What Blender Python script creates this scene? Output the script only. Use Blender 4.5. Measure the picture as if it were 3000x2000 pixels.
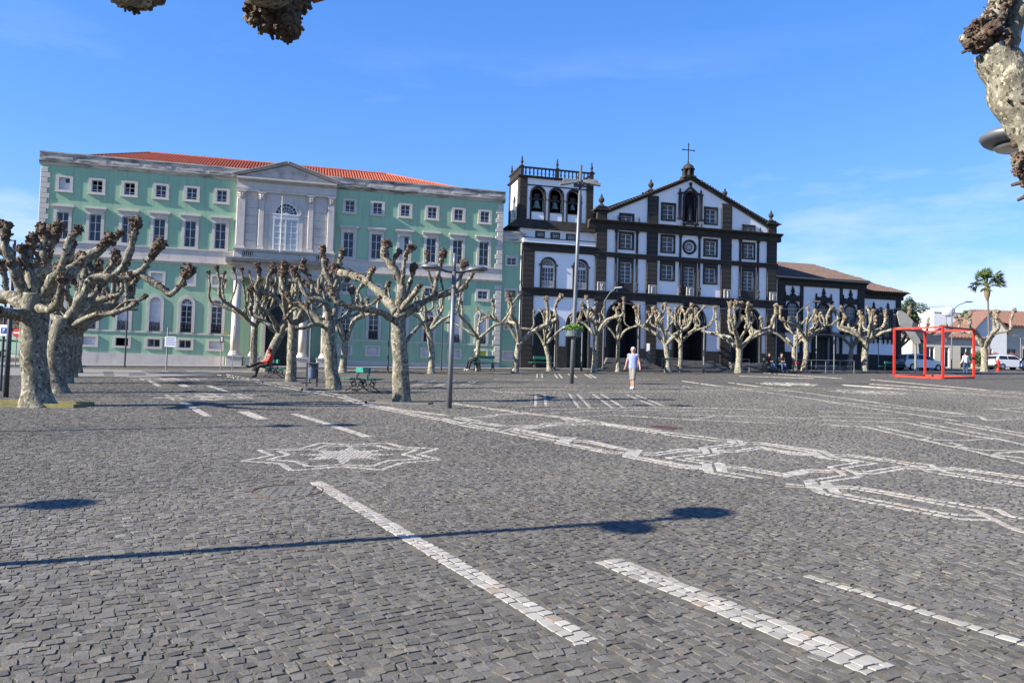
import bpy, math, random
import numpy as np
from math import sin, cos, tan, pi, radians, sqrt, hypot, atan2
from mathutils import Vector, Matrix, Euler, noise as mnoise

scene = bpy.context.scene
for o in list(bpy.data.objects):
    bpy.data.objects.remove(o, do_unlink=True)
col = scene.collection

# ------------------------------------------------------------------ camera
PITCH, ROLL, AZ = 0.044675, 0.028238, 0.252246      # tilt up, roll, azimuth of the house fronts
FPX = 2350.0                                        # focal length in photo pixels (3000 wide)
CAM_H = 1.75
SLX, SLY = 0.0127506, 0.0404421                     # slope of the square: z = SLX*x + SLY*y
_f = Vector((0, cos(PITCH), sin(PITCH)))
_u0 = Vector((1, 0, 0)).cross(_f)
_r = Vector((1, 0, 0)) * cos(ROLL) + _u0 * sin(ROLL)
_u = -Vector((1, 0, 0)) * sin(ROLL) + _u0 * cos(ROLL)
cam_d = bpy.data.cameras.new('camera')
cam = bpy.data.objects.new('camera', cam_d)
col.objects.link(cam)
cam_d.sensor_width = 36.0
cam_d.lens = FPX / 3000 * 36.0
cam_d.clip_start = 0.05
cam_d.clip_end = 5000
cam.matrix_world = Matrix(((_r.x, _u.x, -_f.x, 0), (_r.y, _u.y, -_f.y, 0), (_r.z, _u.z, -_f.z, CAM_H), (0, 0, 0, 1)))
scene.camera = cam

# ------------------------------------------------------------------ sky, sun, exposure
SUN_EL, SUN_AZ = radians(29.0), radians(250.2)      # azimuth clockwise from +Y
SUN_STRENGTH, SKY_STRENGTH = 5.0, 0.148
world = bpy.data.worlds.new('World')
scene.world = world
world.use_nodes = True
wn, wl = world.node_tree.nodes, world.node_tree.links
wn.clear()
w_out = wn.new('ShaderNodeOutputWorld')
w_bg = wn.new('ShaderNodeBackground')
w_sky = wn.new('ShaderNodeTexSky')
w_sky.sky_type = 'NISHITA'
w_sky.sun_disc = False
w_sky.sun_elevation = SUN_EL
w_sky.sun_rotation = SUN_AZ
w_sky.altitude = 30
w_sky.air_density = 1.0
w_sky.dust_density = 0.1
w_sky.ozone_density = 1.2
w_hsv = wn.new('ShaderNodeHueSaturation')
w_hsv.inputs['Saturation'].default_value = 1.72
w_hsv.inputs['Value'].default_value = 1.0
w_bg.inputs['Strength'].default_value = SKY_STRENGTH
w_gam = wn.new('ShaderNodeGamma')
w_gam.inputs['Gamma'].default_value = 0.6      # evens the glare at the horizon
wl.new(w_sky.outputs['Color'], w_gam.inputs['Color'])
wl.new(w_gam.outputs['Color'], w_hsv.inputs['Color'])
# thin high cloud low over the horizon, everywhere round
w_tc = wn.new('ShaderNodeTexCoord')
w_map = wn.new('ShaderNodeMapping')
w_map.inputs['Scale'].default_value = (1.0, 1.0, 4.2)
w_map.inputs['Rotation'].default_value = (0.12, 0.07, 0.6)
w_map.inputs['Location'].default_value = (1.2, 5.5, 2.3)
w_no = wn.new('ShaderNodeTexNoise')
w_no.inputs['Scale'].default_value = 2.1
w_no.inputs['Detail'].default_value = 7
w_no.inputs['Roughness'].default_value = 0.6
w_ra = wn.new('ShaderNodeMapRange')
w_ra.inputs['From Min'].default_value = 0.50
w_ra.inputs['From Max'].default_value = 0.74
w_sep = wn.new('ShaderNodeSeparateXYZ')
w_el = wn.new('ShaderNodeMapRange')      # clouds thin out with height
w_el.inputs['From Min'].default_value = 0.40
w_el.inputs['From Max'].default_value = 0.14
w_mul = wn.new('ShaderNodeMath'); w_mul.operation = 'MULTIPLY'
w_mul2 = wn.new('ShaderNodeMath'); w_mul2.operation = 'MULTIPLY'; w_mul2.inputs[1].default_value = 0.85
w_mix = wn.new('ShaderNodeMix'); w_mix.data_type = 'RGBA'
w_mix.inputs['B'].default_value = (2.55, 2.75, 3.25, 1)
wl.new(w_tc.outputs['Generated'], w_map.inputs['Vector'])
wl.new(w_map.outputs['Vector'], w_no.inputs['Vector'])
wl.new(w_no.outputs['Fac'], w_ra.inputs['Value'])
wl.new(w_tc.outputs['Generated'], w_sep.inputs['Vector'])
wl.new(w_sep.outputs['Z'], w_el.inputs['Value'])
wl.new(w_ra.outputs['Result'], w_mul.inputs[0])
wl.new(w_el.outputs['Result'], w_mul.inputs[1])
wl.new(w_mul.outputs['Value'], w_mul2.inputs[0])
wl.new(w_mul2.outputs['Value'], w_mix.inputs['Factor'])
w_tint = wn.new('ShaderNodeMix'); w_tint.data_type = 'RGBA'; w_tint.blend_type = 'MULTIPLY'   # camera white balance on the blue
w_tint.inputs['Factor'].default_value = 1.0
w_tint.inputs['B'].default_value = (0.63, 0.78, 1.2, 1)
wl.new(w_hsv.outputs['Color'], w_tint.inputs['A'])
wl.new(w_tint.outputs['Result'], w_mix.inputs['A'])
wl.new(w_mix.outputs['Result'], w_bg.inputs['Color'])
wl.new(w_bg.outputs['Background'], w_out.inputs['Surface'])

sun_d = bpy.data.lights.new('sun', 'SUN')
sun_d.energy = SUN_STRENGTH
sun_d.angle = radians(0.53)
sun_d.color = (1.0, 0.92, 0.79)
sun = bpy.data.objects.new('sun', sun_d)
col.objects.link(sun)
_to = Vector((sin(SUN_AZ) * cos(SUN_EL), cos(SUN_AZ) * cos(SUN_EL), sin(SUN_EL)))
sun.rotation_euler = _to.to_track_quat('Z', 'Y').to_euler()
sun.location = (-40, -20, 60)

scene.view_settings.view_transform = 'Standard'
scene.view_settings.look = 'None'
scene.view_settings.gamma = 1.0
scene.view_settings.use_curve_mapping = False
scene.view_settings.exposure = 1.38
scene.render.engine = 'CYCLES'
try:
    scene.cycles.max_bounces = 6
    scene.cycles.diffuse_bounces = 3
    scene.cycles.glossy_bounces = 3
    scene.cycles.transparent_max_bounces = 6
    scene.cycles.caustics_reflective = False
    scene.cycles.caustics_refractive = False
except Exception:
    pass

# ------------------------------------------------------------------ measuring helpers
def ray(px, py):
    return _r * ((px - 1500) / FPX) + _u * ((1000 - py) / FPX) + _f

GN = Vector((-SLX, -SLY, 1.0))

def gz(x, y):
    return SLX * x + SLY * y

def G(px, py):
    """point of the square's surface seen at a photo position"""
    d = ray(px, py)
    t = -(GN.dot(Vector((0, 0, CAM_H)))) / GN.dot(d)
    return Vector((0, 0, CAM_H)) + d * t

def AT(px, py, Y):
    """point at a photo position, Y metres in front"""
    d = ray(px, py)
    return Vector((0, 0, CAM_H)) + d * (Y / d.y)

FD = Vector((cos(AZ), sin(AZ), 0))
FN = Vector((sin(AZ), -cos(AZ), 0))
F0 = Vector((-27.12982, 50.03963, 1.67778)) - FN * 1.2    # local origin of the house fronts

def to_front(p):
    d = p - F0
    return Vector((d.dot(FD), -d.dot(FN), d.z))

def front_world(u, y, v):
    return F0 + FD * u - FN * y + Vector((0, 0, v))

def front_ground(u, y):
    p = front_world(u, y, 0)
    return gz(p.x, p.y) - F0.z

# ------------------------------------------------------------------ object helpers
def tag(o, label=None, cat=None, group=None, kind=None):
    if label: o['label'] = label
    if cat: o['category'] = cat
    if group: o['group'] = group
    if kind: o['kind'] = kind
    return o

def empty(name, loc, rz=0.0):
    o = bpy.data.objects.new(name, None)
    o.empty_display_size = 0.3
    o.location = loc
    o.rotation_euler = (0, 0, rz)
    col.objects.link(o)
    return o

def inst(name, mesh, parent=None, loc=(0, 0, 0), rot=(0, 0, 0), scale=(1, 1, 1)):
    o = bpy.data.objects.new(name, mesh)
    o.location = loc
    o.rotation_euler = rot
    o.scale = scale
    o.parent = parent
    col.objects.link(o)
    return o

class MB:
    """collects shapes into one mesh"""
    def __init__(self):
        self.v = []; self.f = []; self.m = []; self.mi = 0
    def add(self, vs, fs):
        b = len(self.v)
        self.v.extend([tuple(p) for p in vs])
        for f in fs:
            self.f.append(tuple(b + i for i in f)); self.m.append(self.mi)
        return self
    def box(self, x0, x1, y0, y1, z0, z1):
        vs = [(x0, y0, z0), (x1, y0, z0), (x1, y1, z0), (x0, y1, z0), (x0, y0, z1), (x1, y0, z1), (x1, y1, z1), (x0, y1, z1)]
        return self.add(vs, [(0, 3, 2, 1), (4, 5, 6, 7), (0, 1, 5, 4), (1, 2, 6, 5), (2, 3, 7, 6), (3, 0, 4, 7)])
    def bbox(self, x0, x1, y0, y1, z0, z1, b=0.01):
        """box with its front (-y) edges chamfered"""
        vs = [(x0, y1, z0), (x1, y1, z0), (x1, y1, z1), (x0, y1, z1),
              (x0, y0 + b, z0), (x1, y0 + b, z0), (x1, y0 + b, z1), (x0, y0 + b, z1),
              (x0 + b, y0, z0 + b), (x1 - b, y0, z0 + b), (x1 - b, y0, z1 - b), (x0 + b, y0, z1 - b)]
        return self.add(vs, [(0, 3, 2, 1), (0, 1, 5, 4), (1, 2, 6, 5), (2, 3, 7, 6), (3, 0, 4, 7),
                             (4, 5, 9, 8), (5, 6, 10, 9), (6, 7, 11, 10), (7, 4, 8, 11), (8, 9, 10, 11)])
    def prism(self, poly, y0, y1):
        """polygon in x,z swept from y0 (front) to y1"""
        n = len(poly)
        vs = [(a, y0, b) for a, b in poly] + [(a, y1, b) for a, b in poly]
        fs = [tuple(range(n)), tuple(range(2 * n - 1, n - 1, -1))]
        fs += [(i, i + n, (i + 1) % n + n, (i + 1) % n) for i in range(n)]
        return self.add(vs, fs)
    def hprism(self, poly, z0, z1):
        n = len(poly)
        vs = [(a, b, z0) for a, b in poly] + [(a, b, z1) for a, b in poly]
        fs = [tuple(range(n - 1, -1, -1)), tuple(range(n, 2 * n))]
        fs += [(i, (i + 1) % n, (i + 1) % n + n, i + n) for i in range(n)]
        return self.add(vs, fs)
    def xprism(self, poly, x0, x1):
        """profile in y,z swept along x"""
        n = len(poly)
        vs = [(x0, a, b) for a, b in poly] + [(x1, a, b) for a, b in poly]
        fs = [tuple(range(n)), tuple(range(2 * n - 1, n - 1, -1))]
        fs += [(i, i + n, (i + 1) % n + n, (i + 1) % n) for i in range(n)]
        return self.add(vs, fs)
    def ring(self, outer, inner, y0, y1, closed=True):
        """band between two x,z outlines with the same number of points"""
        n = len(outer)
        vs = [(a, y0, b) for a, b in outer] + [(a, y0, b) for a, b in inner] + [(a, y1, b) for a, b in outer] + [(a, y1, b) for a, b in inner]
        fs = []
        rng = range(n if closed else n - 1)
        for i in rng:
            j = (i + 1) % n
            fs += [(i, j, n + j, n + i), (i, 2 * n + i, 2 * n + j, j), (n + i, n + j, 3 * n + j, 3 * n + i), (2 * n + i, 3 * n + i, 3 * n + j, 2 * n + j)]
        if not closed:
            for i in (0, n - 1):
                fs.append((i, n + i, 3 * n + i, 2 * n + i))
        return self.add(vs, fs)
    def tube(self, pts, rads, n=8, cap=True, wob=0.0, seed=0.0, wscale=1.0, flute=0.0):
        pts = [Vector(p) for p in pts]
        k = len(pts)
        if not hasattr(rads, '__len__'): rads = [rads] * k
        tang = []
        for i in range(k):
            t = pts[min(i + 1, k - 1)] - pts[max(i - 1, 0)]
            tang.append(t.normalized() if t.length > 1e-9 else Vector((0, 0, 1)))
        ref = Vector((0, 0, 1)) if abs(tang[0].z) < 0.9 else Vector((1, 0, 0))
        a = tang[0].cross(ref).normalized()
        vs = []; fs = []
        for i in range(k):
            a = (a - tang[i] * a.dot(tang[i]))
            a = a.normalized() if a.length > 1e-6 else tang[i].orthogonal().normalized()
            b = tang[i].cross(a)
            for j in range(n):
                th = 2 * pi * j / n
                d = a * cos(th) + b * sin(th)
                r = rads[i]
                p = pts[i] + d * r
                if wob:
                    q = p * wscale + Vector((seed, seed * 1.7, -seed))
                    p = p + d * (r * wob * (mnoise.noise(q) + 0.5 * mnoise.noise(q * 2.3)))
                vs.append(p)
            if i:
                o = (i - 1) * n
                for j in range(n):
                    fs.append((o + j, o + (j + 1) % n, o + n + (j + 1) % n, o + n + j))
        if cap:
            fs.append(tuple(range(n - 1, -1, -1)))
            fs.append(tuple((k - 1) * n + j for j in range(n)))
        return self.add(vs, fs)
    def bar(self, a, b, r, n=6):
        return self.tube([a, b], [r, r], n)
    def beam(self, a, b, w, h):
        """rectangular bar between two points, w wide, h high"""
        a = Vector(a); b = Vector(b); t = (b - a).normalized()
        up = Vector((0, 0, 1)) if abs(t.z) < 0.95 else Vector((0, 1, 0))
        s = t.cross(up).normalized() * (w / 2); q = s.cross(t).normalized() * (h / 2)
        vs = [a - s - q, a + s - q, a + s + q, a - s + q, b - s - q, b + s - q, b + s + q, b - s + q]
        return self.add(vs, [(0, 3, 2, 1), (4, 5, 6, 7), (0, 1, 5, 4), (1, 2, 6, 5), (2, 3, 7, 6), (3, 0, 4, 7)])
    def lathe(self, prof, n=12, c=(0, 0, 0), a0=0.0, sweep=2 * pi, cap=True):
        full = abs(sweep - 2 * pi) < 1e-6
        m = n if full else n + 1
        vs = []; fs = []
        for r, z in prof:
            for j in range(m):
                th = a0 + sweep * j / n
                vs.append((c[0] + r * cos(th), c[1] + r * sin(th), c[2] + z))
        for i in range(len(prof) - 1):
            for j in range(n):
                j2 = (j + 1) % m
                fs.append((i * m + j, i * m + j2, (i + 1) * m + j2, (i + 1) * m + j))
        if full and cap:
            fs.append(tuple(range(n - 1, -1, -1)))
            fs.append(tuple((len(prof) - 1) * m + j for j in range(n)))
        return self.add(vs, fs)
    def blob(self, c, r, n=6, rings=4, seed=0.0, amp=0.3, sc=3.0, squash=(1, 1, 1)):
        c = Vector(c); vs = []; fs = []
        for i in range(rings + 1):
            ph = pi * i / rings
            for j in range(n):
                th = 2 * pi * (j + 0.5 * (i % 2)) / n
                d = Vector((sin(ph) * cos(th), sin(ph) * sin(th), cos(ph)))
                k = 1 + amp * mnoise.noise(d * sc * 0.5 + Vector((seed, seed * 2.1, seed * 0.7)))
                vs.append(c + Vector((d.x * squash[0], d.y * squash[1], d.z * squash[2])) * (r * k))
        for i in range(rings):
            for j in range(n):
                fs.append((i * n + j, i * n + (j + 1) % n, (i + 1) * n + (j + 1) % n, (i + 1) * n + j))
        return self.add(vs, fs)
    def mesh(self, name, mat=None, smooth=False):
        me = bpy.data.meshes.new(name)
        me.from_pydata([tuple(p) for p in self.v], [], self.f)
        mats = mat if isinstance(mat, (list, tuple)) else [mat]
        for q in mats:
            if q: me.materials.append(q)
        if len(mats) > 1:
            me.polygons.foreach_set('material_index', self.m)
        if smooth:
            me.polygons.foreach_set('use_smooth', [True] * len(self.f))
        me.validate(verbose=False)
        me.update()
        return me
    def build(self, name, mat=None, parent=None, loc=(0, 0, 0), rot=(0, 0, 0), smooth=False):
        return inst(name, self.mesh(name, mat, smooth), parent, loc, rot)

def fix_normals(me):
    import bmesh
    bm = bmesh.new(); bm.from_mesh(me)
    bmesh.ops.recalc_face_normals(bm, faces=bm.faces)
    bm.to_mesh(me); bm.free()

def one(name, mat, parent, fn, **kw):
    m = MB(); fn(m)
    return m.build(name, mat, parent, **kw)

def arch_pts(w, spring, n=12, x0=0.0, bottom=None):
    """outline of an arched opening of width w: from bottom left round to bottom right"""
    r = w / 2
    pts = []
    if bottom is not None: pts.append((x0 - r, bottom))
    for i in range(n + 1):
        a = pi - pi * i / n
        pts.append((x0 + r * cos(a), spring + r * sin(a)))
    if bottom is not None: pts.append((x0 + r, bottom))
    return pts

def holed_wall(mb, x0, x1, z0, z1, holes, y=0.0, reveal=0.18):
    """flat wall facing -y with rectangular openings and their reveals"""
    xs = sorted(set([x0, x1] + [h[0] for h in holes] + [h[1] for h in holes]))
    zs = sorted(set([z0, z1] + [h[2] for h in holes] + [h[3] for h in holes]))
    xs = [x for x in xs if x0 - 1e-6 <= x <= x1 + 1e-6]; zs = [z for z in zs if z0 - 1e-6 <= z <= z1 + 1e-6]
    for j in range(len(zs) - 1):
        zc = (zs[j] + zs[j + 1]) / 2
        run = None
        for i in range(len(xs)):
            solid = False
            if i < len(xs) - 1:
                xc = (xs[i] + xs[i + 1]) / 2
                solid = not any(h[0] < xc < h[1] and h[2] < zc < h[3] for h in holes)
            if solid and run is None: run = xs[i]
            if not solid and run is not None:
                mb.add([(run, y, zs[j]), (xs[i], y, zs[j]), (xs[i], y, zs[j + 1]), (run, y, zs[j + 1])], [(0, 1, 2, 3)])
                run = None
    for a, b, c, d in holes:
        mb.add([(a, y, c), (b, y, c), (b, y, d), (a, y, d), (a, y + reveal, c), (b, y + reveal, c), (b, y + reveal, d), (a, y + reveal, d)],
               [(0, 4, 5, 1), (1, 5, 6, 2), (2, 6, 7, 3), (3, 7, 4, 0)])

# ------------------------------------------------------------------ materials
def new_mat(name):
    m = bpy.data.materials.new(name); m.use_nodes = True
    nt = m.node_tree; nt.nodes.clear()
    out = nt.nodes.new('ShaderNodeOutputMaterial'); b = nt.nodes.new('ShaderNodeBsdfPrincipled')
    nt.links.new(b.outputs['BSDF'], out.inputs['Surface'])
    return m, nt, b

def lin(c):
    return tuple((x / 12.92 if x <= 0.04045 else ((x + 0.055) / 1.055) ** 2.4) for x in (v / 255 for v in c))

def N(nt, t, **kw):
    n = nt.nodes.new(t)
    for k, v in kw.items():
        if k in n.inputs: n.inputs[k].default_value = v
        else: setattr(n, k, v)
    return n

def ramp(nt, fac, stops):
    r = nt.nodes.new('ShaderNodeValToRGB')
    e = r.color_ramp.elements
    while len(e) < len(stops): e.new(0.5)
    for q, (p, c) in zip(e, stops):
        q.position = p; q.color = tuple(c) + (1,) if len(c) == 3 else c
    nt.links.new(fac, r.inputs['Fac'])
    return r.outputs['Color']

def mixc(nt, fac, a, b, mode='MIX'):
    m = nt.nodes.new('ShaderNodeMix'); m.data_type = 'RGBA'; m.blend_type = mode
    for s, v in (('Factor', fac), ('A', a), ('B', b)):
        if hasattr(v, 'is_output'): nt.links.new(v, m.inputs[s])
        elif isinstance(v, (int, float)): m.inputs[s].default_value = v
        else: m.inputs[s].default_value = tuple(v) + (1,) if len(v) == 3 else v
    return m.outputs['Result']

def coords(nt, scale=(1, 1, 1), kind='Object'):
    t = nt.nodes.new('ShaderNodeTexCoord'); m = nt.nodes.new('ShaderNodeMapping')
    m.inputs['Scale'].default_value = scale
    nt.links.new(t.outputs[kind], m.inputs['Vector'])
    return m.outputs['Vector']

def noise(nt, vec, scale=5.0, detail=4.0, rough=0.55, out='Fac'):
    n = N(nt, 'ShaderNodeTexNoise', Scale=scale, Detail=detail, Roughness=rough)
    nt.links.new(vec, n.inputs['Vector'])
    return n.outputs[out]

def maprange(nt, v, a, b, c=0.0, d=1.0):
    m = N(nt, 'ShaderNodeMapRange', **{'From Min': a, 'From Max': b, 'To Min': c, 'To Max': d})
    nt.links.new(v, m.inputs['Value'])
    return m.outputs['Result']

def bump(nt, b, h, strength=0.3, dist=0.02):
    n = N(nt, 'ShaderNodeBump', Strength=strength, Distance=dist)
    nt.links.new(h, n.inputs['Height']); nt.links.new(n.outputs['Normal'], b.inputs['Normal'])

def plain(name, c, rough=0.6, var=0.12, scale=4.0, bmp=0.0, bscale=60.0, bdist=0.01, metal=0.0, spec=0.4, dirt=None, dirt_scale=1.5, dirt_lo=0.55, dirt_hi=0.75, stretch=(1, 1, 1)):
    m, nt, b = new_mat(name)
    v = coords(nt)
    n = noise(nt, v, scale, 5, 0.6)
    lo = tuple(x * (1 - var) for x in c); hi = tuple(min(1, x * (1 + var)) for x in c)
    out = ramp(nt, n, [(0.3, lo), (0.7, hi)])
    if dirt is not None:
        v2 = coords(nt, stretch)
        d = maprange(nt, noise(nt, v2, dirt_scale, 6, 0.65), dirt_lo, dirt_hi)
        out = mixc(nt, d, out, dirt)
    nt.links.new(out, b.inputs['Base Color'])
    b.inputs['Roughness'].default_value = rough
    b.inputs['Metallic'].default_value = metal
    b.inputs['Specular IOR Level'].default_value = spec
    if bmp: bump(nt, b, noise(nt, v, bscale, 4, 0.6), bmp, bdist)
    return m

def attr_mat(name, attr='tint', rough=0.8, grain=0.18, gscale=90.0, bmp=0.4, bscale=120.0, bdist=0.004, spec=0.3):
    """colour from a per-stone attribute with fine grain"""
    m, nt, b = new_mat(name)
    a = nt.nodes.new('ShaderNodeAttribute'); a.attribute_name = attr
    v = coords(nt)
    g = noise(nt, v, gscale, 4, 0.65)
    f = maprange(nt, g, 0.25, 0.75, 1 - grain, 1 + grain)
    cm = nt.nodes.new('ShaderNodeVectorMath'); cm.operation = 'SCALE'
    nt.links.new(a.outputs['Color'], cm.inputs[0]); nt.links.new(f, cm.inputs['Scale'])
    nt.links.new(cm.outputs['Vector'], b.inputs['Base Color'])
    b.inputs['Roughness'].default_value = rough
    b.inputs['Specular IOR Level'].default_value = spec
    if bmp: bump(nt, b, noise(nt, v, bscale, 5, 0.7), bmp, bdist)
    return m

def glass(name, c=(0.012, 0.015, 0.02), rough=0.06):
    m, nt, b = new_mat(name)
    v = coords(nt)
    out = ramp(nt, noise(nt, v, 0.9, 2, 0.5), [(0.35, c), (0.7, tuple(x * 2.2 for x in c))])
    nt.links.new(out, b.inputs['Base Color'])
    b.inputs['Roughness'].default_value = rough
    b.inputs['Specular IOR Level'].default_value = 0.5
    bump(nt, b, noise(nt, v, 3.0, 2, 0.5), 0.04, 0.02)
    return m
# ------------------------------------------------------------------ the square
rng = np.random.default_rng(7)
m_cobble = attr_mat('basalt_cobble', rough=0.78, grain=0.42, gscale=60, bmp=0.8, bscale=75, bdist=0.007)
m_white = attr_mat('white_limestone_cobble', rough=0.75, grain=0.10, gscale=45, bmp=0.4, bscale=60, bdist=0.004)
m_mortar = plain('sandy_joint', (0.105, 0.094, 0.074), 0.95, 0.35, 9.0, 0.8, 160, 0.01, dirt=(0.07, 0.072, 0.042), dirt_scale=1.3, dirt_lo=0.56, dirt_hi=0.72)

def paving_mat():
    m, nt, b = new_mat('far_cobble_paving')
    v = coords(nt)
    vo = N(nt, 'ShaderNodeTexVoronoi', Scale=8.5); nt.links.new(v, vo.inputs['Vector'])
    sep = N(nt, 'ShaderNodeSeparateColor'); nt.links.new(vo.outputs['Color'], sep.inputs['Color'])
    c1 = ramp(nt, sep.outputs['Red'], [(0.0, (0.080, 0.075, 0.066)), (0.5, (0.118, 0.110, 0.096)), (1.0, (0.162, 0.151, 0.131))])
    big = maprange(nt, noise(nt, v, 0.35, 4, 0.6), 0.3, 0.7, 0.85, 1.12)
    cm = nt.nodes.new('ShaderNodeVectorMath'); cm.operation = 'SCALE'
    nt.links.new(c1, cm.inputs[0]); nt.links.new(big, cm.inputs['Scale'])
    edge = N(nt, 'ShaderNodeTexVoronoi', Scale=8.5, feature='DISTANCE_TO_EDGE'); nt.links.new(v, edge.inputs['Vector'])
    e = maprange(nt, edge.outputs['Distance'], 0.02, 0.10)
    out = mixc(nt, e, (0.072, 0.066, 0.055), cm.outputs['Vector'])
    nt.links.new(out, b.inputs['Base Color'])
    b.inputs['Roughness'].default_value = 0.95
    b.inputs['Specular IOR Level'].default_value = 0.15
    bump(nt, b, e, 0.8, 0.02)
    return m
m_paving = paving_mat()
m_asphalt = plain('pale_street_paving', (0.165, 0.16, 0.15), 0.9, 0.12, 0.8, 0.4, 60, 0.008, dirt=(0.115, 0.112, 0.105), dirt_scale=0.7)
m_slab = plain('pale_paving_slab', (0.21, 0.20, 0.185), 0.85, 0.15, 1.2, 0.3, 40)
m_slab_dark = plain('dark_paving_slab', (0.085, 0.083, 0.08), 0.85, 0.2, 1.2, 0.3, 40)

def sheet(name, pts, mat, lift, label=None, kind='structure', parent=None):
    m = MB()
    vs = [(p[0], p[1], gz(p[0], p[1]) + lift) for p in pts]
    m.add(vs, [tuple(range(len(vs)))])
    o = m.build(name, mat, parent)
    if parent is None: tag(o, label, kind=kind)
    return o

plaza = sheet('plaza', [(-600, -60), (600, -60), (600, 900), (-600, 900)], m_paving, -0.022, 'dark basalt cobbled square with white inlaid line patterns')
ST_Y0, ST_Y1 = 2.6, 37.0
def half(y): return 0.70 * y + 1.6
sheet('joint_bed', [(-half(ST_Y0), ST_Y0), (half(ST_Y0), ST_Y0), (half(ST_Y1), ST_Y1), (-half(ST_Y1), ST_Y1)], m_mortar, -0.0048, parent=plaza)

# ---- white inlay, traced on the paving
def zf(x0, y0, s):
    return lambda pts: [G(x0 + a * s, y0 + b * s) for a, b in pts]
zO = zf(0, 0, 3000 / 2352); zP = zf(1000, 1060, 1000 / 2352); zQ = zf(0, 1060, 1000 / 2352); zS = zf(2000, 1060, 1000 / 2352)
zK = zf(1300, 1130, 800 / 2352); zK2 = zf(1900, 1180, 600 / 2352); zK3 = zf(2300, 1280, 700 / 2352); zK4 = zf(2400, 1120, 600 / 2352)
zT = zf(700, 1280, 620 / 2352)
W1, W2, W3 = [], [], []         # polylines: one row, two rows, three rows of white stones
W2 += [zO([(724, 1105), (1349, 1473)]), zQ([(1257, 272), (1437, 375)]), zQ([(2028, 355), (2352, 455)]) + zP([(0, 460), (185, 515)])[1:],
       zQ([(1035, 130), (1098, 166)]), zQ([(1440, 164), (1580, 208)])]
W3 += [zO([(1395, 1285), (2025, 1538)]), zQ([(1675, 340), (1815, 394)]), zQ([(1248, 155), (1292, 172)])]
W1 += [zO([(1850, 1319), (2420, 1497)])]
def offs(poly, d):
    out = []
    for i, p in enumerate(poly):
        a = poly[max(i - 1, 0)]; b = poly[min(i + 1, len(poly) - 1)]
        t1 = (p - a).to_2d() if i else (b - p).to_2d()
        t2 = (b - p).to_2d() if i < len(poly) - 1 else t1
        t1.normalize(); t2.normalize()
        n1 = Vector((-t1.y, t1.x)); n2 = Vector((-t2.y, t2.x))
        n = (n1 + n2)
        if n.length < 0.5: n = n1.copy()
        n.normalize()
        k = min(1.8, 1 / max(0.35, n.dot(n1)))
        out.append(Vector((p.x + n.x * d * k, p.y + n.y * d * k, 0)))
    return out
def dbl(poly, d=0.11):
    W1.append(offs(poly, d)); W1.append(offs(poly, -d))
for q in ([(340, 545), (500, 575), (1000, 670), (1350, 735), (1700, 800), (1800, 808), (2050, 815)], [(500, 545), (800, 600), (1150, 660), (1500, 735), (1720, 765), (1950, 768), (2040, 790)],
          [(0, 482), (220, 490), (640, 500), (1000, 555), (1400, 630), (1850, 710), (1930, 740), (2060, 810), (2250, 900), (2400, 940)], [(0, 458), (300, 475), (680, 483), (1100, 550), (1500, 620), (1950, 690), (2080, 702), (2200, 770), (2400, 805)],
          [(205, 430), (270, 500), (345, 550)], [(265, 430), (330, 500), (385, 555)], [(370, 440), (430, 490), (485, 545)], [(420, 445), (480, 500), (525, 545)],
          [(205, 430), (595, 372), (500, 320), (435, 295), (600, 262), (725, 248), (600, 228), (330, 195), (240, 142), (0, 103)], [(370, 440), (760, 385), (690, 345), (575, 305), (760, 275), (910, 258), (780, 240), (460, 190), (380, 138), (250, 125), (0, 85)],
          [(290, 140), (375, 195)], [(450, 172), (600, 165), (900, 205), (1290, 255), (1420, 265), (1560, 335), (1700, 360), (2400, 462)], [(480, 185), (620, 182), (900, 220), (1250, 272), (1330, 300), (1440, 345), (1560, 362), (2400, 485)],
          [(0, 365), (250, 320), (480, 328), (600, 330)], [(0, 390), (270, 340), (470, 342)], [(690, 335), (830, 335), (1120, 288), (1330, 285), (1500, 300), (1700, 300), (2400, 392)], [(740, 355), (880, 358), (1180, 305), (1320, 310), (1560, 320), (1720, 318), (2400, 412)],
          [(0, 135), (240, 158)], [(0, 155), (240, 172)]):
    W1.append(zK3(q))
for q in ([(0, 572), (90, 572), (400, 522), (600, 545)], [(0, 592), (100, 595), (470, 540), (600, 556)], [(800, 545), (1000, 545), (1280, 500), (1650, 572), (1850, 588)], [(800, 560), (1000, 562), (1300, 520), (1650, 590), (1900, 597)],
          [(0, 310), (880, 415), (1020, 420), (1100, 478), (740, 520), (800, 590), (430, 632), (850, 690), (875, 785), (1330, 862)], [(0, 335), (120, 350), (830, 440), (910, 430), (985, 465), (600, 512), (665, 578), (210, 625), (640, 690), (670, 790), (720, 800), (1120, 862)],
          [(650, 512), (690, 578)], [(760, 520), (770, 585)], [(690, 690), (720, 790)], [(790, 690), (820, 785)], [(960, 425), (1000, 465)], [(1060, 425), (1060, 472)],
          [(0, 635), (420, 710), (620, 722)], [(0, 658), (400, 740), (640, 742)], [(880, 728), (1080, 732), (1550, 808), (1810, 762), (2110, 768)], [(880, 745), (1060, 752), (1550, 835), (1850, 785), (2130, 795)],
          [(1110, 455), (1260, 448), (1980, 545), (2100, 615)], [(1200, 470), (1280, 465), (1850, 555), (1950, 620), (2352, 668)], [(1900, 553), (2020, 625)], [(2020, 548), (2140, 620)]):
    W1.append(zK2(q))
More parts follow.
